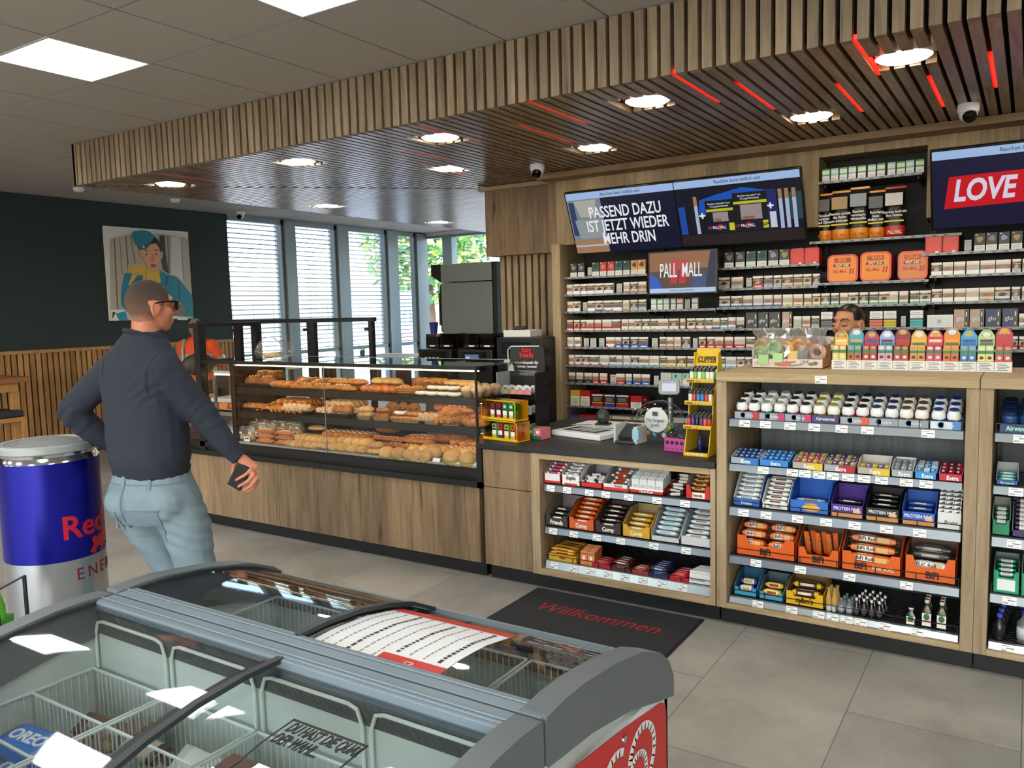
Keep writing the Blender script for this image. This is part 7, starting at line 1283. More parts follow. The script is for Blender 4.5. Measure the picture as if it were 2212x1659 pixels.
limb(b, [(.105, -.07, 1.46), (.150, -.055, 1.39), (.215, -.02, 1.28), (.262, -.005, 1.215), (.335, .0, 1.115), (.400, .0, 1.035)], [.088, .082, .074, .070, .058, .046], FAB, 16)
def wr(p):
    d = .008 * noise.noise(Vector((p.x * 6 + p.z * 2, p.y * 6, p.z * 3.0))) + .003 * noise.noise(Vector((p.x * 22, p.y * 22, p.z * 9)))
    for (c, r, a) in (((-.385, .03, 1.25), .16, .011), ((.262, -.005, 1.215), .16, .010), ((.39, 0, 1.05), .09, .007), ((.07, -.08, 1.38), .16, .009)):
        q = (p - Vector(c)).length
        if q < r: s_ = (p.z * 1.6 - p.x * 1.1) * 62 + 5.5 * noise.noise(p * 7); d += a * (1 - q / r) * math.sin(s_) * (.5 + .6 * noise.noise(p * 11))
    if p.z < 1.12: d += .005 * (1.12 - p.z) / .15 * math.sin(p.x * 40 + p.z * 30) * .6
    return d
sw = remeshed(b, .008, 6, wr); place(sw, 'sweatshirt', man)
b = MB(); b.loft([ering((-.015, .01, z), ax, ay, A0) for z, ax, ay in ((.935, .183, .130), (.95, .192, .137), (.985, .197, .141), (.99, .19, .135))], RIB); b.obj('hem', man, smooth=True)
b = MB(); b.tube([(.378, .0, 1.058), (.398, .0, 1.034), (.418, .0, 1.012)], [.050, .043, .040], RIB, 18); b.obj('cuff', man, smooth=True); b = MB(); b.tube([(-.29, .10, 1.12), (-.24, .135, 1.07)], [.048, .042], RIB, 16); b.obj('cuff', man, smooth=True)
b = MB(); b.tube([(.006 + .088 * math.cos(a), -.003 + .080 * math.sin(a), 1.618 - .020 * math.cos(a) - .008 * math.sin(a)) for a in [2 * PI * i / 28 for i in range(28)]], .012, RIB, 10, True); b.obj('collar', man, smooth=True)
SEAM = mat('12161e', .9)
def ribbon(me, pts, w, m, name):
    g = []
    for i in range(len(pts) - 1):
        for j in range(4): f = j / 4; g.append([(pts[i][0] + (pts[i + 1][0] - pts[i][0]) * f + d, 0, pts[i][1] + (pts[i + 1][1] - pts[i][1]) * f) for d in (-w / 2, 0, w / 2)])
    return g
# jeans
b = MB(); b.mi(JEAN)
b.loft([ering(c, ax, ay, A0 * .7) for c, ax, ay in (((-.012, .01, 1.0), .170, .118), ((-.012, .008, .93), .195, .140), ((-.012, -.005, .86), .212, .158), ((-.01, -.005, .79), .212, .158), ((.0, .0, .72), .200, .130))], JEAN)
b.ell((-.105, -.055, .83), .105, .105, .10, JEAN, 16, 10); b.ell((.085, -.075, .82), .110, .105, .10, JEAN, 16, 10)
limb(b, [(-.105, .01, .83), (-.08, .04, .70), (.005, .08, .50), (.07, .10, .30), (.115, .11, .10)], [.120, .103, .084, .076, .080], JEAN, 18); limb(b, [(.095, -.02, .83), (.15, -.02, .68), (.185, -.03, .50), (.215, -.06, .30), (.235, -.09, .10)], [.125, .115, .092, .080, .082], JEAN, 18)
def jw(p):
    d = .004 * noise.noise(Vector((p.x * 9, p.y * 9, p.z * 5))) + .0016 * noise.noise(Vector((p.x * 30, p.y * 30, p.z * 14)))
    if p.x > .09: d += .0045 * max(0, 1 - abs(p.z - .72) / .26) * math.sin(p.z * 110 + p.x * 50)
    if p.z < .62: d += .004 * math.sin(p.z * 60 + p.x * 35) * .7
    return d
je = remeshed(b, .008, 5, jw); place(je, 'jeans', man)
from mathutils.bvhtree import BVHTree
def projected(me, grid, off, m, name, direction=(0, 1, 0), start=-1.0):
    bv = BVHTree.FromPolygons([v.co for v in me.vertices], [list(p.vertices) for p in me.polygons]); vs = []; D = Vector(direction)
    n = len(grid[0])
    for row in grid:
        for p in row:
            h = bv.ray_cast(Vector(p) + D * start, D)
            vs.append((h[0] - D * off + h[1] * .0005) if h[0] else Vector(p))
    b = MB(); b.add(vs, [[j * n + i, j * n + i + 1, (j + 1) * n + i + 1, (j + 1) * n + i] for j in range(len(grid) - 1) for i in range(n - 1)], m); b.add([v + D * .004 for v in vs], [[j * n + i, j * n + i + 1, (j + 1) * n + i + 1, (j + 1) * n + i] for j in range(len(grid) - 1) for i in range(n - 1)], m)
    return b.obj(name, man, smooth=True)
def patch(x0, x1, z0, z1, n=10, skew=0): return [[(x0 + (x1 - x0) * i / n + skew * j / n, 0, z0 + (z1 - z0) * j / n) for i in range(n + 1)] for j in range(n + 1)]
projected(sw, ribbon(sw, [(.118, 1.535), (.080, 1.49), (.060, 1.43), (.058, 1.38), (.068, 1.335)], .005, SEAM, ''), .0012, SEAM, 'sleeve_seam'); projected(sw, ribbon(sw, [(-.200, 1.53), (-.190, 1.47), (-.195, 1.41)], .005, SEAM, ''), .0012, SEAM, 'sleeve_seam')
JD = mat('6a7c87', .85, var=.14, scale=12, bump=.06); JS = mat('5d7080', .85)
projected(je, patch(-.075, .095, .645, .800, 10, -.012), .003, JD, 'back_pocket'); projected(je, patch(-.085, .090, .797, .805, 10), .0045, JS, 'pocket_seam'); projected(je, patch(-.20, -.125, .68, .80, 8, .0), .003, JD, 'back_pocket')
projected(je, patch(-.098, -.092, .70, .93, 12, .004), .002, JS, 'back_seam'); projected(je, patch(-.19, .17, .915, .922, 20), .002, JS, 'waistband_seam')
for x in (-.095, .04): projected(je, patch(x - .008, x + .008, .90, .965, 4), .004, JD, 'belt_loop')
for (x, y, r, nm) in ((.125, .13, .0, 'l'), (.245, -.07, -.2, 'r')):
    b = MB(); b.loft([[(x + px_ * s, y + py_ * s + dy, z) for px_, py_ in [(-.045, -.10), (0, -.125), (.045, -.10), (.05, .05), (.03, .15), (0, .165), (-.03, .15), (-.05, .05)]] for s, dy, z in ((1, 0, 0), (1.02, 0, .03), (.95, -.01, .07), (.6, -.05, .12))], mat('2a2c30', .7)); b.obj('shoe', man, smooth=True, angle=60)
# phone in the right hand
ph = thing('phone', 'black phone or wallet held low in the customer\'s right hand', 'phone', (0, 0, 0)); rz = Matrix.Rotation(.57194, 3, 'Z'); ax = Vector((-.50, 0, -.866)); wd = Vector((.866, -.10, -.5)).normalized(); nv = ax.cross(wd).normalized()
cph = Vector((.418, -.014, .925)); vs = []
for a in (-.062, .062):
    for w_ in (-.036, .036):
        for d_ in (-.006, .006): vs.append(ax * a + wd * w_ + nv * d_)
wc = rz @ cph; ph.location = (wc.x - 3.536, wc.y + 2.282, wc.z); ph.rotation_euler = (0, 0, .57194)
MB().add(vs, [[0, 1, 3, 2], [4, 6, 7, 5], [0, 4, 5, 1], [2, 3, 7, 6], [0, 2, 6, 4], [1, 5, 7, 3]], mat('0a0a0b', .5, 0, .2)).obj('case', ph, bevel=.003)
MB().add([p * .9 + nv * (-.0016 if q % 2 == 0 else .0016) * 0 for q, p in enumerate(vs)], [[0, 1, 3, 2]], mat('0c0c0e', .25)) 
# ------------------------------------------------------------------ the cashier
SK2 = mat('c48a68', .45, var=.08, scale=24); HA2 = PI + math.atan2(.44, .90) * -1
cw = thing('person', 'person with sleek dark hair behind the counter, face half hidden by vape boxes', 'person', (-.925, 5.2, 0), 0)
b = MB(); b.mi(SK2); HC2 = (0, 0, 1.552); P2, R2_ = head_shape(b, HC2, HA2, SK2, 1.0)
b.loft([ering((0, .02, z), ax, ay, .1) for z, ax, ay in ((.0 + .85, .17, .12), (1.0, .14, .11), (1.2, .16, .12), (1.32, .17, .10), (1.38, .11, .08))], SK2); limb(b, [(-.16, .02, 1.31), (-.22, -.02, 1.05), (-.12, -.2, .95)], [.05, .04, .03], SK2); limb(b, [(.16, .02, 1.31), (.22, -.02, 1.05), (.12, -.2, .95)], [.05, .04, .03], SK2); limb(b, [(-.09, .02, .85), (-.09, .02, .1)], [.09, .05], SK2); limb(b, [(.09, .02, .85), (.09, .02, .1)], [.09, .05], SK2)
wb = remeshed(b, .005, 2); place(wb, 'body', cw)
hair_cap(wb, HC2, HA2, mat('17110f', .35, var=.3, scale=80, bump=.2), lambda x, y, z: (z > .050 + .42 * max(0, y)) or (y < -.03 and z > -.08 and abs(x) < .0745) or (y < .004 and z > -.01 and abs(x) < .0745) or (y < .035 and z > .022 and abs(x) > .052), name='sleek_hair', parent=cw, off=.004)
MB().ell(P2(0, -.125, .02), .04, .04, .04, mat('17110f', .35), 16, 10).obj('hair_bun', cw, smooth=True)
b = MB(); DKB = mat('2a1a14', .7)
for sg in (-1, 1):
    b.tube([P2(sg * .016, .0945, .018), P2(sg * .032, .0935, .031), P2(sg * .050, .082, .030), P2(sg * .062, .067, .020)], [.0032, .0036, .003, .0015], DKB, 8)
b.obj('eyebrows', cw, smooth=True); b = MB()
for sg in (-1, 1):
    b.ell(P2(sg * .034, .078, -.002), .017, .012, .011, SK2, 14, 10, R2_)
b.obj('eyelids', cw, smooth=True); b = MB()
for sg in (-1, 1): b.tube([P2(sg * .018, .0895, -.006), P2(sg * .028, .0915, -.011), P2(sg * .040, .0885, -.011), P2(sg * .053, .077, -.004)], [.001, .0022, .0024, .001], mat('14100f', .4), 8)
b.obj('lashes', cw, smooth=True)
MB().ell(P2(0, .0995, -.066), .022, .006, .0035, mat('a05a50', .4), 14, 8, R2_).ell(P2(0, .0985, -.073), .019, .006, .004, mat('a8645a', .4), 14, 8, R2_).obj('lips', cw, smooth=True)
b = MB(); b.mi(mat('1a1b1e', .85)); b.loft([ering((0, .02, z), ax, ay, .1) for z, ax, ay in ((.80, .19, .14), (1.0, .165, .13), (1.2, .185, .14), (1.32, .19, .115), (1.37, .125, .09), (1.40, .075, .065))], b.mats[0]); limb(b, [(-.165, .02, 1.31), (-.22, -.02, 1.12)], [.065, .06], b.mats[0]); limb(b, [(.165, .02, 1.31), (.22, -.02, 1.12)], [.065, .06], b.mats[0]); place(remeshed(b, .01, 4), 'shirt', cw)
b = MB(); b.mi(mat('20232a', .85)); limb(b, [(-.09, .02, .84), (-.09, .02, .06)], [.11, .065], b.mats[0]); limb(b, [(.09, .02, .84), (.09, .02, .06)], [.11, .065], b.mats[0]); place(remeshed(b, .012, 4), 'trousers', cw)
# ------------------------------------------------------------------ the guest in the high-visibility jacket
og = thing('person', 'person in an orange high visibility jacket seated beyond the glass screen', 'person', (-9.03, 6.55, 0), .45)
b = MB(); b.mi(SKIN); HC3 = (-.06, .10, 1.545); P3, R3 = head_shape(b, HC3, .9, SKIN, 1.0); b.loft([ering((0, .02, z), ax, ay, 0) for z, ax, ay in ((.82, .16, .12), (1.1, .15, .11), (1.33, .17, .1), (1.39, .10, .08))], SKIN); limb(b, [(-.1, 0, .84), (-.12, .40, .82), (-.12, .42, .35)], [.08, .06, .04], SKIN); limb(b, [(.1, 0, .84), (.12, .40, .82), (.12, .42, .35)], [.08, .06, .04], SKIN); limb(b, [(-.18, .02, 1.32), (-.26, .1, 1.1), (-.12, .38, 1.06)], [.05, .042, .03], SKIN); limb(b, [(.18, .02, 1.32), (.26, .1, 1.1), (.12, .38, 1.06)], [.05, .042, .03], SKIN)
ob = remeshed(b, .009, 2); place(ob, 'body', og); hair_cap(ob, HC3, .9, mat('8d8580', .9), lambda x, y, z: z > .02 and y < .06 or (y < -.03 and z > -.05), name='grey_hair', parent=og, off=.004)
ORG = mat('f0521e', .75, var=.08, scale=12, bump=.1); b = MB(); b.mi(ORG); b.loft([ering((0, .02, z), ax, ay, 0) for z, ax, ay in ((.80, .20, .15), (1.0, .21, .155), (1.2, .22, .155), (1.34, .205, .125), (1.40, .12, .09), (1.43, .08, .07))], ORG); limb(b, [(-.19, .02, 1.32), (-.27, .1, 1.1), (-.16, .33, 1.06)], [.078, .07, .055], ORG); limb(b, [(.19, .02, 1.32), (.27, .1, 1.1), (.16, .33, 1.06)], [.078, .07, .055], ORG)
place(remeshed(b, .010, 4, cloth(.006, 9, 9, 6, 3)), 'hi_vis_jacket', og); b = MB(); REF = mat('a9b0aa', .35, .3)
for z in (.98, 1.16): b.loft([ering((0, .02, zz), .226, .162, 0) for zz in (z, z + .05)], REF, cap=False)
for sg in (-1, 1): b.tube([(sg * .11, -.155, 1.0), (sg * .125, -.135, 1.25), (sg * .13, -.06, 1.395)], .022, REF, 8)
for sg in (-1, 1): b.tube([(sg * .245, .075, 1.17), (sg * .262, .095, 1.125)], .078, REF, 14, cap=False)
b.obj('reflective_stripes', og, smooth=True); b = MB(); b.mi(mat('26282e', .85)); limb(b, [(-.1, 0, .84), (-.12, .40, .84), (-.12, .42, .35)], [.11, .085, .06], b.mats[0]); limb(b, [(.1, 0, .84), (.12, .40, .84), (.12, .42, .35)], [.11, .085, .06], b.mats[0]); place(remeshed(b, .012, 4), 'trousers', og)
for sg in (-1, 1): MB().ell((sg * .12, .48, .31), .045, .11, .045, mat('1c1c1e', .6), 12, 8).obj('shoe', og, smooth=True)
WD = mat('a87a48', .5, var=.2, scale=9)
def stool(loc, lab, rz=0, back=False):
    t = thing('bar_stool', lab, 'stool', loc, rz, 'wooden bar stools'); MB().box(-.19, .19, -.19, .19, .70, .77, mat('24262a', .7)).obj('seat_cushion', t, bevel=.02); MB().box(-.19, .19, -.19, .19, .655, .70, WD).obj('seat_frame', t)
    for sx in (-1, 1):
        for sy in (-1, 1): MB().box(sx * .18 - .02, sx * .18 + .02, sy * .18 - .02, sy * .18 + .02, 0, (1.05 if back and sx > 0 else .70), WD).obj('leg', t)
    MB().box(-.17, .17, -.19, -.17, .25, .28, WD).box(-.17, .17, .17, .19, .25, .28, WD).obj('footrest', t)
    if back: MB().ell((.19, 0, 1.08), .045, .20, .14, mat('17181b', .5), 20, 12).obj('backrest', t, smooth=True)
stool((-9.03, 6.55, 0), 'bar stool with a rounded black back under the guest in orange', -.6, True)
t = thing('bar_table', 'high wooden table by the slatted wainscot at the frame edge', 'table', (-9.15, 3.75, 0)); MB().box(-.32, .34, -.7, .60, 1.05, 1.11, wood('warm_table', '8a5730', 'a8713f', axis='y', plank=.3)).obj('table_top', t, bevel=.004); MB().box(-.28, .30, -.62, .50, .96, 1.05, WD).obj('apron', t)
for sx in (-.25, .25):
    for sy in (-.6, .48): MB().box(sx - .035, sx + .035, sy - .035, sy + .035, 0, .96, WD).obj('leg', t)
stool((-8.95, 4.06, 0), 'bar stool with black cushion tucked under the high wooden table')
# portrait picture on the green wall
pic = thing('wall_picture', 'square portrait picture with teal cap and yellow scarf on the green wall', 'picture', (-10.1, 6.655, 2.27), (0, 0, PI / 2)); MB().box(-.62, .62, -.03, 0, -.61, .61, mat('e3e0d8', .5)).obj('canvas', pic)
PP = [
    ('b9b1a0', [(-0.551, 0.46), (-0.398, 0.528), (-0.219, 0.569), (0.16, 0.605), (0.612, 0.567), (0.619, 0.512), (0.621, -0.275), (0.62, -0.61), (-0.607, -0.467)]),
    ('d9d5cb', [(-0.551, 0.46), (-0.398, 0.528), (-0.219, 0.569), (0.16, 0.605), (0.612, 0.567), (0.609, 0.521), (0.157, 0.56), (-0.221, 0.527), (-0.401, 0.486), (-0.552, 0.444)]),
    ('6e6a5c', [(-0.492, 0.464), (-0.479, 0.464), (-0.497, -0.464), (-0.518, -0.463)]),
    ('55524a', [(-0.489, 0.447), (-0.483, 0.448), (-0.498, -0.024), (-0.506, -0.024)]),
    ('6e6a5c', [(-0.33, 0.503), (-0.316, 0.504), (-0.313, 0.145), (-0.332, 0.061)]),
    ('7d786a', [(-0.267, 0.511), (-0.256, 0.512), (-0.205, 0.148), (-0.224, 0.139)]),
    ('8d8878', [(-0.419, 0.476), (-0.408, 0.477), (-0.405, 0.009), (-0.418, -0.024)]),
    ('3f403c', [(0.165, 0.53), (0.246, 0.544), (0.248, 0.284), (0.271, 0.014), (0.184, 0.067), (0.166, 0.245)]),
    ('7a776c', [(0.285, 0.537), (0.306, 0.539), (0.296, 0.014), (0.271, 0.023)]),
    ('d3cfc6', [(0.346, 0.532), (0.501, 0.514), (0.512, -0.124), (0.402, -0.022), (0.296, 0.005)]),
    ('9a968a', [(0.49, 0.514), (0.503, 0.514), (0.513, -0.096), (0.493, -0.078)]),
    ('1b7f96', [(-0.375, 0.01), (-0.273, 0.006), (-0.327, -0.142), (-0.262, -0.092), (0.142, -0.112), (0.336, -0.387), (0.334, -0.57), (-0.411, -0.485), (-0.422, -0.443), (-0.451, -0.425), (-0.453, -0.324), (-0.429, -0.158)]),
    ('176f88', [(-0.184, -0.015), (-0.124, -0.019), (-0.134, -0.101), (-0.262, -0.096)]),
    ('1b7f96', [(0.144, 0.057), (0.25, 0.005), (0.381, -0.022), (0.49, -0.133), (0.62, -0.285), (0.629, -0.398), (0.619, -0.586), (0.45, -0.572), (0.529, -0.506), (0.47, -0.42), (0.381, -0.334), (0.336, -0.387), (0.25, -0.294), (0.189, -0.157), (0.142, -0.112)]),
    ('125f76', [(0.398, -0.077), (0.418, -0.096), (0.434, -0.335), (0.401, -0.353)]),
    ('125f76', [(0.218, -0.023), (0.263, -0.022), (0.252, -0.113), (0.208, -0.166)]),
    ('77736c', [(0.349, -0.351), (0.46, -0.42), (0.529, -0.506), (0.428, -0.575), (0.335, -0.561)]),
    ('d9b04a', [(-0.334, 0.023), (-0.327, 0.069), (-0.248, 0.121), (-0.156, 0.132), (-0.074, 0.107), (0.026, 0.034), (0.125, 0.066), (0.142, -0.112), (-0.134, -0.097), (-0.119, -0.015), (-0.201, 0.002)]),
    ('c49a3a', [(-0.075, 0.098), (-0.049, 0.064), (-0.078, -0.093), (-0.106, -0.093)]),
    ('d9b04a', [(-0.273, 0.002), (-0.202, -0.006), (-0.261, -0.083), (-0.32, -0.159), (-0.341, -0.146)]),
    ('1d1a1a', [(-0.004, 0.38), (0.086, 0.516), (0.151, 0.458), (0.18, 0.335), (0.169, 0.254), (0.144, 0.351), (0.109, 0.416), (0.021, 0.403), (-0.059, 0.333)]),
    ('d99a6c', [(-0.153, 0.312), (-0.126, 0.305), (-0.1, 0.202), (-0.141, 0.218)]),
    ('e0a678', [(-0.144, 0.317), (-0.059, 0.333), (0.021, 0.405), (0.109, 0.422), (0.149, 0.36), (0.168, 0.281), (0.151, 0.173), (0.106, 0.084), (0.045, 0.037), (-0.029, 0.073), (-0.071, 0.151), (-0.103, 0.237), (-0.128, 0.27)]),
    ('e8c79a', [(0.176, 0.326), (0.194, 0.3), (0.185, 0.228), (0.164, 0.214)]),
    ('c98a62', [(0.032, 0.276), (0.053, 0.277), (0.064, 0.185), (0.034, 0.166), (0.002, 0.179)]),
    ('1d7f95', [(-0.249, 0.516), (-0.219, 0.561), (-0.108, 0.586), (-0.033, 0.583), (0.023, 0.572), (0.088, 0.516), (0.054, 0.466), (-0.004, 0.38), (-0.059, 0.333), (-0.144, 0.317), (-0.176, 0.38), (-0.219, 0.429)]),
    ('15677c', [(-0.176, 0.38), (-0.055, 0.394), (0.054, 0.466), (-0.004, 0.38), (-0.059, 0.333), (-0.144, 0.317)]),
    ('d9d4cc', [(-0.103, 0.379), (-0.075, 0.385), (-0.067, 0.355), (-0.096, 0.345)]),
    ('f0e6dc', [(-0.08, 0.272), (-0.048, 0.286), (-0.016, 0.272), (-0.05, 0.254)]),
    ('3a2a20', [(-0.061, 0.28), (-0.036, 0.28), (-0.038, 0.256), (-0.062, 0.255)]),
    ('f0e6dc', [(0.063, 0.277), (0.096, 0.291), (0.124, 0.283), (0.094, 0.262)]),
    ('3a2a20', [(0.083, 0.287), (0.108, 0.288), (0.107, 0.264), (0.081, 0.264)]),
    ('2f2320', [(-0.089, 0.306), (-0.05, 0.325), (-0.009, 0.309), (-0.051, 0.315)]),
    ('2f2320', [(0.053, 0.312), (0.094, 0.338), (0.142, 0.324), (0.093, 0.327)]),
    ('b4604a', [(-0.011, 0.126), (0.023, 0.144), (0.062, 0.143), (0.091, 0.123), (0.063, 0.094), (0.01, 0.089)]),
    ('7a352c', [(0.007, 0.119), (0.075, 0.12), (0.06, 0.113), (0.016, 0.11)]),
    ('ece9e2', [(-0.608, -0.467), (-0.41, -0.469), (-0.385, -0.613), (-0.616, -0.61)]),
    ('2f98ae', [(-0.551, -0.52), (-0.412, -0.49), (-0.385, -0.613), (-0.506, -0.612)]),
    ('26262a', [(-0.592, -0.501), (-0.546, -0.499), (-0.598, -0.591)]),
    ('eeeae2', [(0.354, -0.594), (0.517, -0.599), (0.515, -0.632), (0.351, -0.626)]),
]
for i, (c, pts) in enumerate(PP): MB().prism([(x, -.0302 - .0004 * i, z) for x, z in pts], (0, .0003, 0), mat(c, .45)).obj('printed_shape', pic)
# ------------------------------------------------------------------ drink can cooler
CX, CY_ = -4.03, 2.049; CRAD = .222; can = thing('can_cooler', 'drink cooler shaped like a giant blue and silver energy drink can', 'cooler', (CX, CY_, 0)); BLUE = mat('10108c', .26, .55); SIL = mat('b9bcc0', .28, .9)
MB().lathe([(.19, 0), (.216, .03), (CRAD, .06), (CRAD, .552)], [mat('1a1b1e', .5), SIL, SIL], seg=64).obj('lower_body', can, smooth=True, angle=50); MB().lathe([(CRAD, .552), (CRAD, 1.025)], BLUE, seg=64).obj('upper_body', can, smooth=True, angle=50)
MB().lathe([(CRAD, 1.025), (.218, 1.035), (.206, 1.052), (.210, 1.066)], CHROME, seg=64).obj('neck', can, smooth=True, angle=50); MB().lathe([(.210, 1.066), (.221, 1.072), (.222, 1.098), (.212, 1.108), (.186, 1.108), (.182, 1.098), (.0001, 1.096)], [mat('9ba1a4', .4, .2)] * 5 + [mat('3a4044', .15)], seg=64).obj('lid', can, smooth=True, angle=40)
b = MB(); b.lathe([(.182, 1.100), (.10, 1.118), (.0001, 1.122)], glass('lid_film', (.9, .93, .93), 1.5, .08, .06, haze=((.7, .72, .72), .25)), seg=40); b.obj('lid_window', can, smooth=True)
def bend(me, name, m, th0, zc, parent=can, r=CRAD):
    al = math.atan2(-CY_, -CX); b = MB()
    b.add([((r + .0008 + v.co.z) * math.cos(al + th0 + v.co.x / r), (r + .0008 + v.co.z) * math.sin(al + th0 + v.co.x / r), zc + v.co.y) for v in me.vertices], [list(p.vertices) for p in me.polygons], m); return b.obj(name, parent)
def dense(me):
    bm = bmesh.new(); bm.from_mesh(me); bmesh.ops.triangulate(bm, faces=bm.faces); bmesh.ops.subdivide_edges(bm, edges=[e for e in bm.edges if e.calc_length() > .03], cuts=2); o = bpy.data.meshes.new('lettering'); bm.to_mesh(o); bm.free(); return o
REDI = mat('b3122c', .35); bend(dense(text_mesh('Red Bull', .155, REDI, align='LEFT', bold=.02)), 'lettering', REDI, math.radians(7), .705); bend(dense(text_mesh('ENERGY', .082, mat('7a1420', .4), align='LEFT', space=1.35)), 'lettering', mat('7a1420', .4), math.radians(20), .475)
b = MB(); BULL = [(-.10, -.03), (-.075, .0), (-.085, .03), (-.065, .045), (-.05, .03), (-.03, .04), (.01, .05), (.06, .04), (.09, .02), (.12, .03), (.10, .0), (.09, -.03), (.07, -.035), (.05, -.012), (.01, -.012), (-.01, -.04), (-.035, -.045), (-.02, -.02), (-.05, -.015), (-.075, -.045)]
m0 = MB().prism([(x, y, 0) for x, y in BULL], (0, 0, .001), REDI).mesh('bull'); bend(dense(m0), 'emblem', REDI, math.radians(66), .60); m1 = MB().prism([(.065 * math.cos(a), .065 * math.sin(a), -.0004) for a in [2 * PI * i / 24 for i in range(24)]], (0, 0, .001), mat('d9a53a', .4)).mesh('sun'); bend(dense(m1), 'emblem', mat('d9a53a', .4), math.radians(100), .615)
# small green item and black stand by the cooler
t = thing('bottle_pack', 'bright green drinks pack at the frame edge by the can cooler', 'drinks', (-3.52, 1.44, .36), .57); b = MB()
for i in range(3): b.lathe([(.04, 0), (.045, .02), (.045, .2), (.03, .26), (.016, .29), (.016, .31), (.0001, .31)], mat('5cb52a', .25), seg=16, c=(-.09 + .09 * i, 0, 0))
b.obj('bottle', t, smooth=True); MB().box(-.14, .14, -.05, .05, .06, .16, mat('3f9a2c', .35)).box(-.1, .10, -.052, -.05, .08, .14, mat('e6efe0', .4)).obj('sleeve', t)
t = thing('wire_stand', 'black metal stand carrying the green drinks pack', 'stand', (-3.52, 1.44, 0), .57); MB().box(-.18, .18, -.1, .1, .34, .358, BLK).obj('shelf', t)
for sx in (-1, 1): MB().tube([(sx * .17, -.09, 0), (sx * .17, -.09, .66), (sx * .17, .09, .66), (sx * .17, .09, 0)], .008, BLK, 8).obj('leg', t)
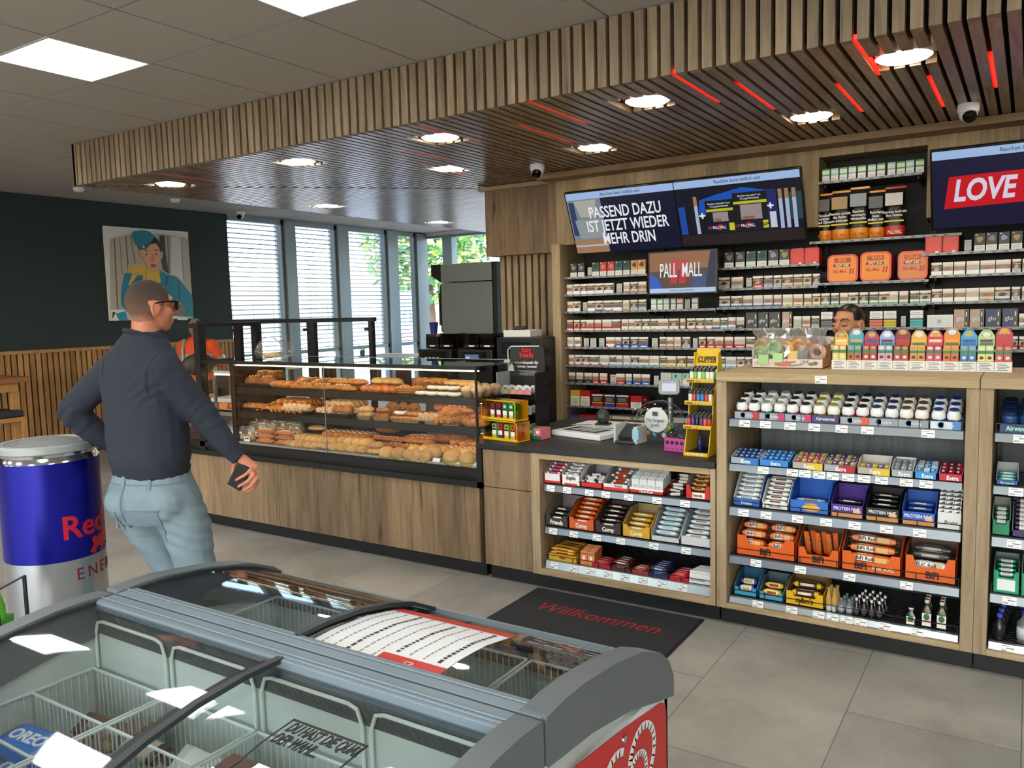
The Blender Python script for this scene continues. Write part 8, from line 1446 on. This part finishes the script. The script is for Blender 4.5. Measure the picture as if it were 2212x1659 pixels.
# ------------------------------------------------------------------ ice cream freezers
FG_ = mat('76848f', .38, .0, .5); FGD = mat('5f666c', .4); FW = mat('d9dee1', .35); LIN = mat('c4cdca', .5, var=.06, scale=4); BAND = mat('454d52', .45); FGL = glass('freezer_glass', (.93, .955, .95), 1.55, .025, .03)
PRF = [(0, .900), (.08, .905), (.16, .903), (.32, .884), (.47, .853), (.58, .808), (.635, .765), (.668, .712), (.67, .66)]
WBK = mat('d3dedb', .45)
def freezer(name_lab, y0, sgn):
    # sgn +1: the curved front looks toward the counter
    t = thing('ice_cream_freezer', name_lab, 'freezer', (-1.53, y0, 0), 0 if sgn > 0 else PI, 'sliding lid ice cream freezers'); X = .745
    sh = MB(); sh.box(-X, X, .0, .02, .08, .86, FW); sh.box(-X, -X + .02, .02, .65, .08, .70, FW); sh.box(X - .02, X, .02, .65, .08, .70, FW); sh.box(-X, X, .63, .65, .08, .66, FW); sh.box(-X, X, .02, .63, .08, .10, FW); sh.obj('cabinet', t)
    b = MB(); b.box(-X + .04, X - .04, .05, .60, .25, .26, LIN); [b.prism([(xx, .03, .25), (xx, .62, .25), (xx, .62, .66), (xx, .45, .80), (xx, .03, .80)], (.02, 0, 0), LIN) for xx in (-X + .02, X - .04)]; b.box(-X + .02, X - .02, .03, .05, .25, .80, LIN); b.box(-X + .02, X - .02, .60, .62, .25, .66, LIN); b.obj('liner', t)
    b = MB(); b.box(-X + .02, X - .02, .028, .052, .80, .885, BAND); [b.prism([(xx, .03, .80), (xx, .45, .80), (xx, .62, .67), (xx, .62, .72), (xx, .55, .785), (xx, .40, .838), (xx, .28, .862), (xx, .16, .870), (xx, .03, .872)], (.024, 0, 0), BAND) for xx in (-X + .018, X - .042)]; b.box(-X + .02, X - .02, .595, .625, .66, .70, BAND); b.obj('inner_rim', t)
    for s in (-1, 1):      # rounded plastic end caps following the lid curve
        up = [(y, z) for y, z in PRF[:-1]]; lo = [(.668, .655), (.56, .685), (.40, .735), (.20, .775), (0, .795)]; poly = [(s * (X - .05), y, z) for y, z in up + lo]; MB().prism(poly, (s * .062, 0, 0), FGD).obj('end_cap', t, bevel=.008, seg=3)
    b = MB(); b.box(-X, X, -.002, .045, .855, .897, FG_); b.box(-X, X, .045, .058, .872, .894, FG_); b.box(-X, X, .030, .036, .897, .901, FG_); b.obj('back_rail', t, bevel=.003)
    b = MB(); b.prism([(-X, .60, .785), (-X, .645, .745), (-X, .668, .70), (-X, .668, .655), (-X, .63, .655), (-X, .63, .70), (-X, .59, .765)], (2 * X, 0, 0), FG_); b.obj('front_rail', t, bevel=.004)
    crv = [(.05, .885), (.16, .886), (.28, .876), (.40, .852), (.50, .822), (.60, .772)]
    for k, (x0, x1, dz, lx) in enumerate(((-X + .05, .0 if sgn > 0 else .09, .006, 'upper'), (-.02 if sgn > 0 else .03, X - .05, -.010, 'lower')) if sgn > 0 else ((-.07, X - .05, .006, 'upper'), (-X + .05, -.03, -.010, 'lower'))):
        lid = MB().loft([[(x, y, z + dz) for y, z in crv] + [(x, y, z + dz - .004) for y, z in reversed(crv)] for x in (x0, x1)], FGL).obj('glass_lid', t, smooth=True, angle=30)
        f = MB()
        for xx in (x0, x1): f.loft([[(xx + dx, y, z + dz + d2_) for dx, d2_ in ((-.010, -.006), (.010, -.006), (.010, .006), (-.010, .006))] for y, z in crv], mat('2c3236', .4))
        f.box(x0, x1, crv[0][0] - .008, crv[0][0] + .006, crv[0][1] + dz - .006, crv[0][1] + dz + .006, FG_); f.box(x0, x1, crv[-1][0] - .004, crv[-1][0] + .012, crv[-1][1] + dz - .012, crv[-1][1] + dz + .002, FG_); f.obj('lid_frame', lid)
    # wire baskets with raised handles
    for i in range(4):
        x0 = -X + .055 + i * .352; x1 = x0 + .338; b = MB()
        for yy in ((.07, .24, .41, .58) if sgn < 0 else (.07, .30, .58)): b.tube([(x0, yy, .70), (x1, yy, .70)], .0042, WBK, 6)
        for xx in (x0, x1): b.tube([(xx, .07, .70), (xx, .58, .70)], .0042, WBK, 6)
        for n_, (p, q) in enumerate((((x0, .07), (x1, .07)), ((x0, .24 if sgn < 0 else .30), (x1, .24 if sgn < 0 else .30)), ((x0, .58), (x1, .58)), ((x0, .07), (x0, .58)), ((x1, .07), (x1, .58)))):
            L_ = math.hypot(q[0] - p[0], q[1] - p[1]); n = int(L_ / .021)
            for j in range(n + 1): xx = p[0] + (q[0] - p[0]) * j / n; yy = p[1] + (q[1] - p[1]) * j / n; b.tube([(xx, yy, .50), (xx, yy, .70)], .0018, WBK, 4, cap=False)
        b.box(x0, x1, .07, .58, .497, .502, WBK); b.obj('wire_basket', t)
        MB().tube([(x0 + .006, .058, .70), (x0 + .006, .058, .80), (x0 + .02, .058, .835), (x0 + .045, .058, .842), (x1 - .045, .058, .842), (x1 - .02, .058, .835), (x1 - .006, .058, .80), (x1 - .006, .058, .70)], .0048, WBK, 8).obj('basket_handle', t, smooth=True)
    return t
FF = freezer('grey and white ice cream freezer nearer the counter with a red heart emblem', 1.295, 1)
FN = freezer('grey and white ice cream freezer nearest the camera seen from above', 1.283, -1)
# red end panel with heart emblem on the counter side freezer
ex = .745 + .012; RD = mat('bf1a20', .35); b = MB(); pn = [(.09, .10), (.635, .10), (.635, .625), (.625, .650), (.60, .662), (.37, .700), (.14, .728), (.10, .722), (.09, .70)]
b.prism([(ex - .0115, y, z) for y, z in pn], (.0025, 0, 0), RD); b.obj('red_panel', FF)
def strip(pts, w, m, name, par, x=ex - .008):
    b = MB(); n = len(pts)
    for i in range(n - 1):
        (y0, z0), (y1, z1) = pts[i], pts[i + 1]; d = math.hypot(y1 - y0, z1 - z0) or 1; ny, nz = -(z1 - z0) / d * w / 2, (y1 - y0) / d * w / 2; ey, ez = (y1 - y0) / d * w * .12, (z1 - z0) / d * w * .12
        b.prism([(x, y0 + ny - ey, z0 + nz - ez), (x, y1 + ny + ey, z1 + nz + ez), (x, y1 - ny + ey, z1 - nz + ez), (x, y0 - ny - ey, z0 - nz - ez)], (.0012, 0, 0), m)
    return b.obj(name, par)
def hpts(cy, cz, s, a0, a1, n=44):
    out = []
    for i in range(n + 1):
        a = a0 + (a1 - a0) * i / n; x = 16 * math.sin(a) ** 3; y = 13 * math.cos(a) - 5 * math.cos(2 * a) - 2 * math.cos(3 * a) - math.cos(4 * a); out.append((cy + x * s / 16, cz + y * s / 16))
    return out
HW = mat('e3e4e4', .4)
strip(hpts(.40, .545, .150, .15, 5.6), .019, HW, 'heart_emblem', FF); strip(hpts(.40, .525, .098, .35, 6.0), .016, HW, 'heart_emblem', FF); strip(hpts(.40, .505, .050, .5, 6.1), .013, HW, 'heart_emblem', FF)
MB().lathe([(.0001, .0), (.010, .0), (.009, .004), (.0001, .005)], CHROME, seg=16, axis='x', c=(ex - .0085, .37, .675)).obj('lock', FF, smooth=True)
# price list sheet on the far freezer's lid
def on_lid(y, dz=.0): 
    crv = [(.05, .885), (.16, .886), (.28, .876), (.40, .852), (.50, .822), (.60, .772)]
    for (a, za), (c, zc) in zip(crv, crv[1:]):
        if a <= y <= c: return za + (zc - za) * (y - a) / (c - a) + dz
    return crv[0][1] + dz
t = thing('price_list', 'white and red price list sheet lying on the counter side freezer lid', 'sheet', (-1.53, 1.295, 0)); LZ = -.0096
def lidsheet(b, x0, x1, ya, yb, m, lift=0, sk=0, n=8, LZ_=LZ):
    for i in range(n):
        p = ya + (yb - ya) * i / n; q = ya + (yb - ya) * (i + 1) / n; b.prism([(x0 + sk * p, p, on_lid(p, LZ_ + lift)), (x1 + sk * p, p, on_lid(p, LZ_ + lift)), (x1 + sk * q, q, on_lid(q, LZ_ + lift)), (x0 + sk * q, q, on_lid(q, LZ_ + lift))], (0, 0, .0006), m)
b = MB(); lidsheet(b, .03, .43, .065, .42, mat('e6e9ec', .35), 0, -.05); b.obj('sheet', t); b = MB(); lidsheet(b, .24, .43, .066, .115, mat('c8282a', .35), .0008, -.05, 3); lidsheet(b, .03, .43, .405, .45, mat('c8282a', .35), .0008, -.05, 3); b.obj('red_band', t); b = MB()
rnd = random.Random(3)
for k in range(9):
    x = .055 + k * .042; y_ = .13 if x > .23 else .085
    while y_ < .385:
        w_ = rnd.uniform(.006, .018); lidsheet(b, x, x + (.010 if k % 3 == 2 else .005), y_, y_ + w_, mat('2e3338' if k % 3 == 2 else '8a9198', .5), .0008, -.05, 1); y_ += w_ + .006
b.obj('printed_lines', t); b = MB()
b.tube([(.33 + .012 * math.sin(a) ** 3, .09 + .010 * (math.cos(a) - .35 * math.cos(2 * a)), on_lid(.09, LZ + .002)) for a in [2 * PI * i / 24 for i in range(24)]], .0012, HW, 6, True); b.obj('heart_emblem', t)
# sticker sheet on the near freezer: coordinates in that freezer's turned frame
t = thing('sticker', 'clear sticker reading DU HAST DIE QUAL DER WAHL on the nearest freezer lid', 'sticker', (-1.53, 1.283, 0), PI); INK = mat('111112', .5); NL = -.0096
b = MB(); LX0, LX1, LY0, LY1 = -.49, -.285, .205, .54
for (x0, x1, ya, yb) in ((LX0, LX1, LY0, LY0 + .006), (LX0, LX0 + .005, LY0, .42), (LX1 - .005, LX1, LY0, .42)): lidsheet(b, x0, x1, ya, yb, INK, 0, 0, 5, NL)
b.obj('printed_frame', t)
lm = text_mesh('DU HAST DIE QUAL\nDER WAHL...', .044, INK, bold=.012, shear=.2, sx=.49, align='LEFT', line=.85); b = MB(); b.add([(-(v.co.x) + LX1 - .014, .250 - v.co.y, on_lid(max(.06, min(.59, .250 - v.co.y)), NL + .001) + v.co.z) for v in lm.vertices], [list(p.vertices) for p in lm.polygons], INK); b.obj('lettering', t)
BRW = mat('3a2318', .4); 
for i in range(5):
    g = MB(); cx = LX1 - .03 - i * .036; lidsheet(g, cx - .016, cx + .016, .335, .52, [BRW, BRW, mat('e6e2da', .4), mat('d8dde2', .4), mat('2a1a14', .4)][i], .001 + i * .0004, 0.12, 6, NL); g.obj('printed_bar', t)
    q = text_mesh('SNICKERS', .026, mat('2a48b0', .4), bold=.012, sx=.9); g = MB(); g.add([(cx - .0 + v.co.y + .12 * .42, .43 + v.co.x * -1, on_lid(max(.06, min(.59, .43 - v.co.x)), NL + .0035 + i * .0004) + v.co.z) for v in q.vertices], [list(p.vertices) for p in q.polygons], mat('2a48b0' if i > 1 else 'dfe6f2', .4)); g.obj('lettering', t)
# ice cream in the baskets
def icepack(L_, W_, H_, c1, c2, word, wc, loc, rot, lab, sz=.05):
    t = thing('ice_cream_pack', lab, 'ice cream', loc, rot, 'ice creams in the freezers'); place(bar_mesh(L_, W_, H_, c1, c2, None), 'wrapper', t)
    if word: text(word, sz, mat(wc, .4), (0, 0, H_ * 1.0), (0, 0, 0), t, bold=.03, sx=.9, ext=.002)
    return t
ICE = [(.20, .11, .05, '1d55b8', '2a74d0', 'OREO', 'e8eef6', (-2.10, .965, .60), (.1, .05, .15), 'upper bright blue cookie ice cream pack in the near freezer'), (.19, .11, .05, '1a4aa6', '2f7ad2', 'OREO', 'e8eef6', (-2.04, .90, .56), (.25, .0, -.2), 'lower bright blue cookie ice cream pack in the near freezer'), (.18, .09, .04, '2f86d0', '1d55b8', None, 'e8eef6', (-1.99, 1.0, .575), (.2, .1, .35), 'pale blue tipped ice cream pack beside the bright blue ones'),
       (.17, .07, .035, '4a3026', '6a4a38', None, '', (-2.02, 1.12, .60), (.35, .2, .3), 'brown ice cream wrapper at the back of the near freezer'), (.17, .07, .035, '54382c', '7a5a44', None, '', (-1.93, 1.16, .605), (.3, -.2, -.2), 'paler brown ice cream wrapper at the back of the near freezer'), (.16, .07, .035, 'a58a5a', '6e4a30', None, '', (-2.03, 1.08, .58), (.1, .0, .6), 'tan ice cream wrapper below the brown ones'), (.16, .065, .03, '4a2f24', 'c8b8ac', None, '', (-1.86, 1.12, .60), (.2, .1, .1), 'brown and white ice cream wrapper by the basket wall'),
       (.20, .10, .045, '1e1a1a', '2a2422', 'WOW', 'd9542a', (-1.70, .955, .60), (.1, .1, .5), 'black ice cream pack with red lettering in the near freezer'), (.19, .09, .045, '26201e', '191616', 'WOW', 'd9542a', (-1.80, .93, .57), (.2, -.1, .3), 'second black ice cream pack with red lettering'), (.18, .08, .04, '2c2420', '8a6a4a', None, '', (-1.88, .95, .585), (.1, .1, .9), 'dark nut ice cream pack between blue and black packs'), (.15, .06, .03, 'b9bcbe', 'd3d6d8', None, '', (-1.83, .87, .56), (.1, .3, .8), 'silver ice cream wrapper at the basket front'),
       (.17, .10, .05, 'bcc6c6', 'd8dedd', None, '', (-1.62, 1.12, .60), (.5, .2, .2), 'white ice cream bag with red dots in the near freezer'), (.17, .10, .05, 'c6cccc', 'b3bcbc', None, '', (-1.50, 1.14, .60), (.7, -.2, -.1), 'second white ice cream bag standing in the basket'), (.20, .12, .06, '8fb53a', 'd98a2a', None, '', (-1.55, .90, .62), (.1, .1, .2), 'lime and orange fruit ice bag in the near freezer'), (.16, .08, .04, '6a8f3a', 'd9b44a', None, '', (-1.47, .88, .58), (.2, .1, -.3), 'green and yellow fruit ice bag in the near freezer'), (.20, .09, .04, 'bba98c', 'cbbfa6', None, '', (-1.32, .98, .58), (.1, .05, .4), 'beige ice cream bag under the sticker'), (.18, .09, .04, '4a3626', '2f221a', None, '', (-1.24, .93, .56), (.1, .1, .1), 'dark brown ice cream bag under the sticker'),
       (.20, .10, .05, '27466f', '7a5646', None, '', (-1.20, 1.62, .63), (.2, .1, -.3), 'blue and brown ice cream pack in the counter side freezer'), (.18, .10, .05, '8f6a52', 'c9bda8', None, '', (-1.08, 1.66, .62), (.3, -.1, .2), 'brown and cream ice cream pack in the counter side freezer'), (.18, .09, .04, '2c3f66', 'b7876a', None, '', (-1.14, 1.74, .60), (-.2, .1, .5), 'dark blue ice cream pack at the back of the counter side freezer')]
for a in ICE: icepack(*a[:7], a[7], a[8], a[9])
g = MB(); 
for dx, dy in ((0, 0), (.05, .03), (-.03, .04)): g.ell((-1.66 + dx, 1.07 + dy * .5, .655 + dy * .3), .014, .010, .008, mat('c22a2a', .4), 8, 6)
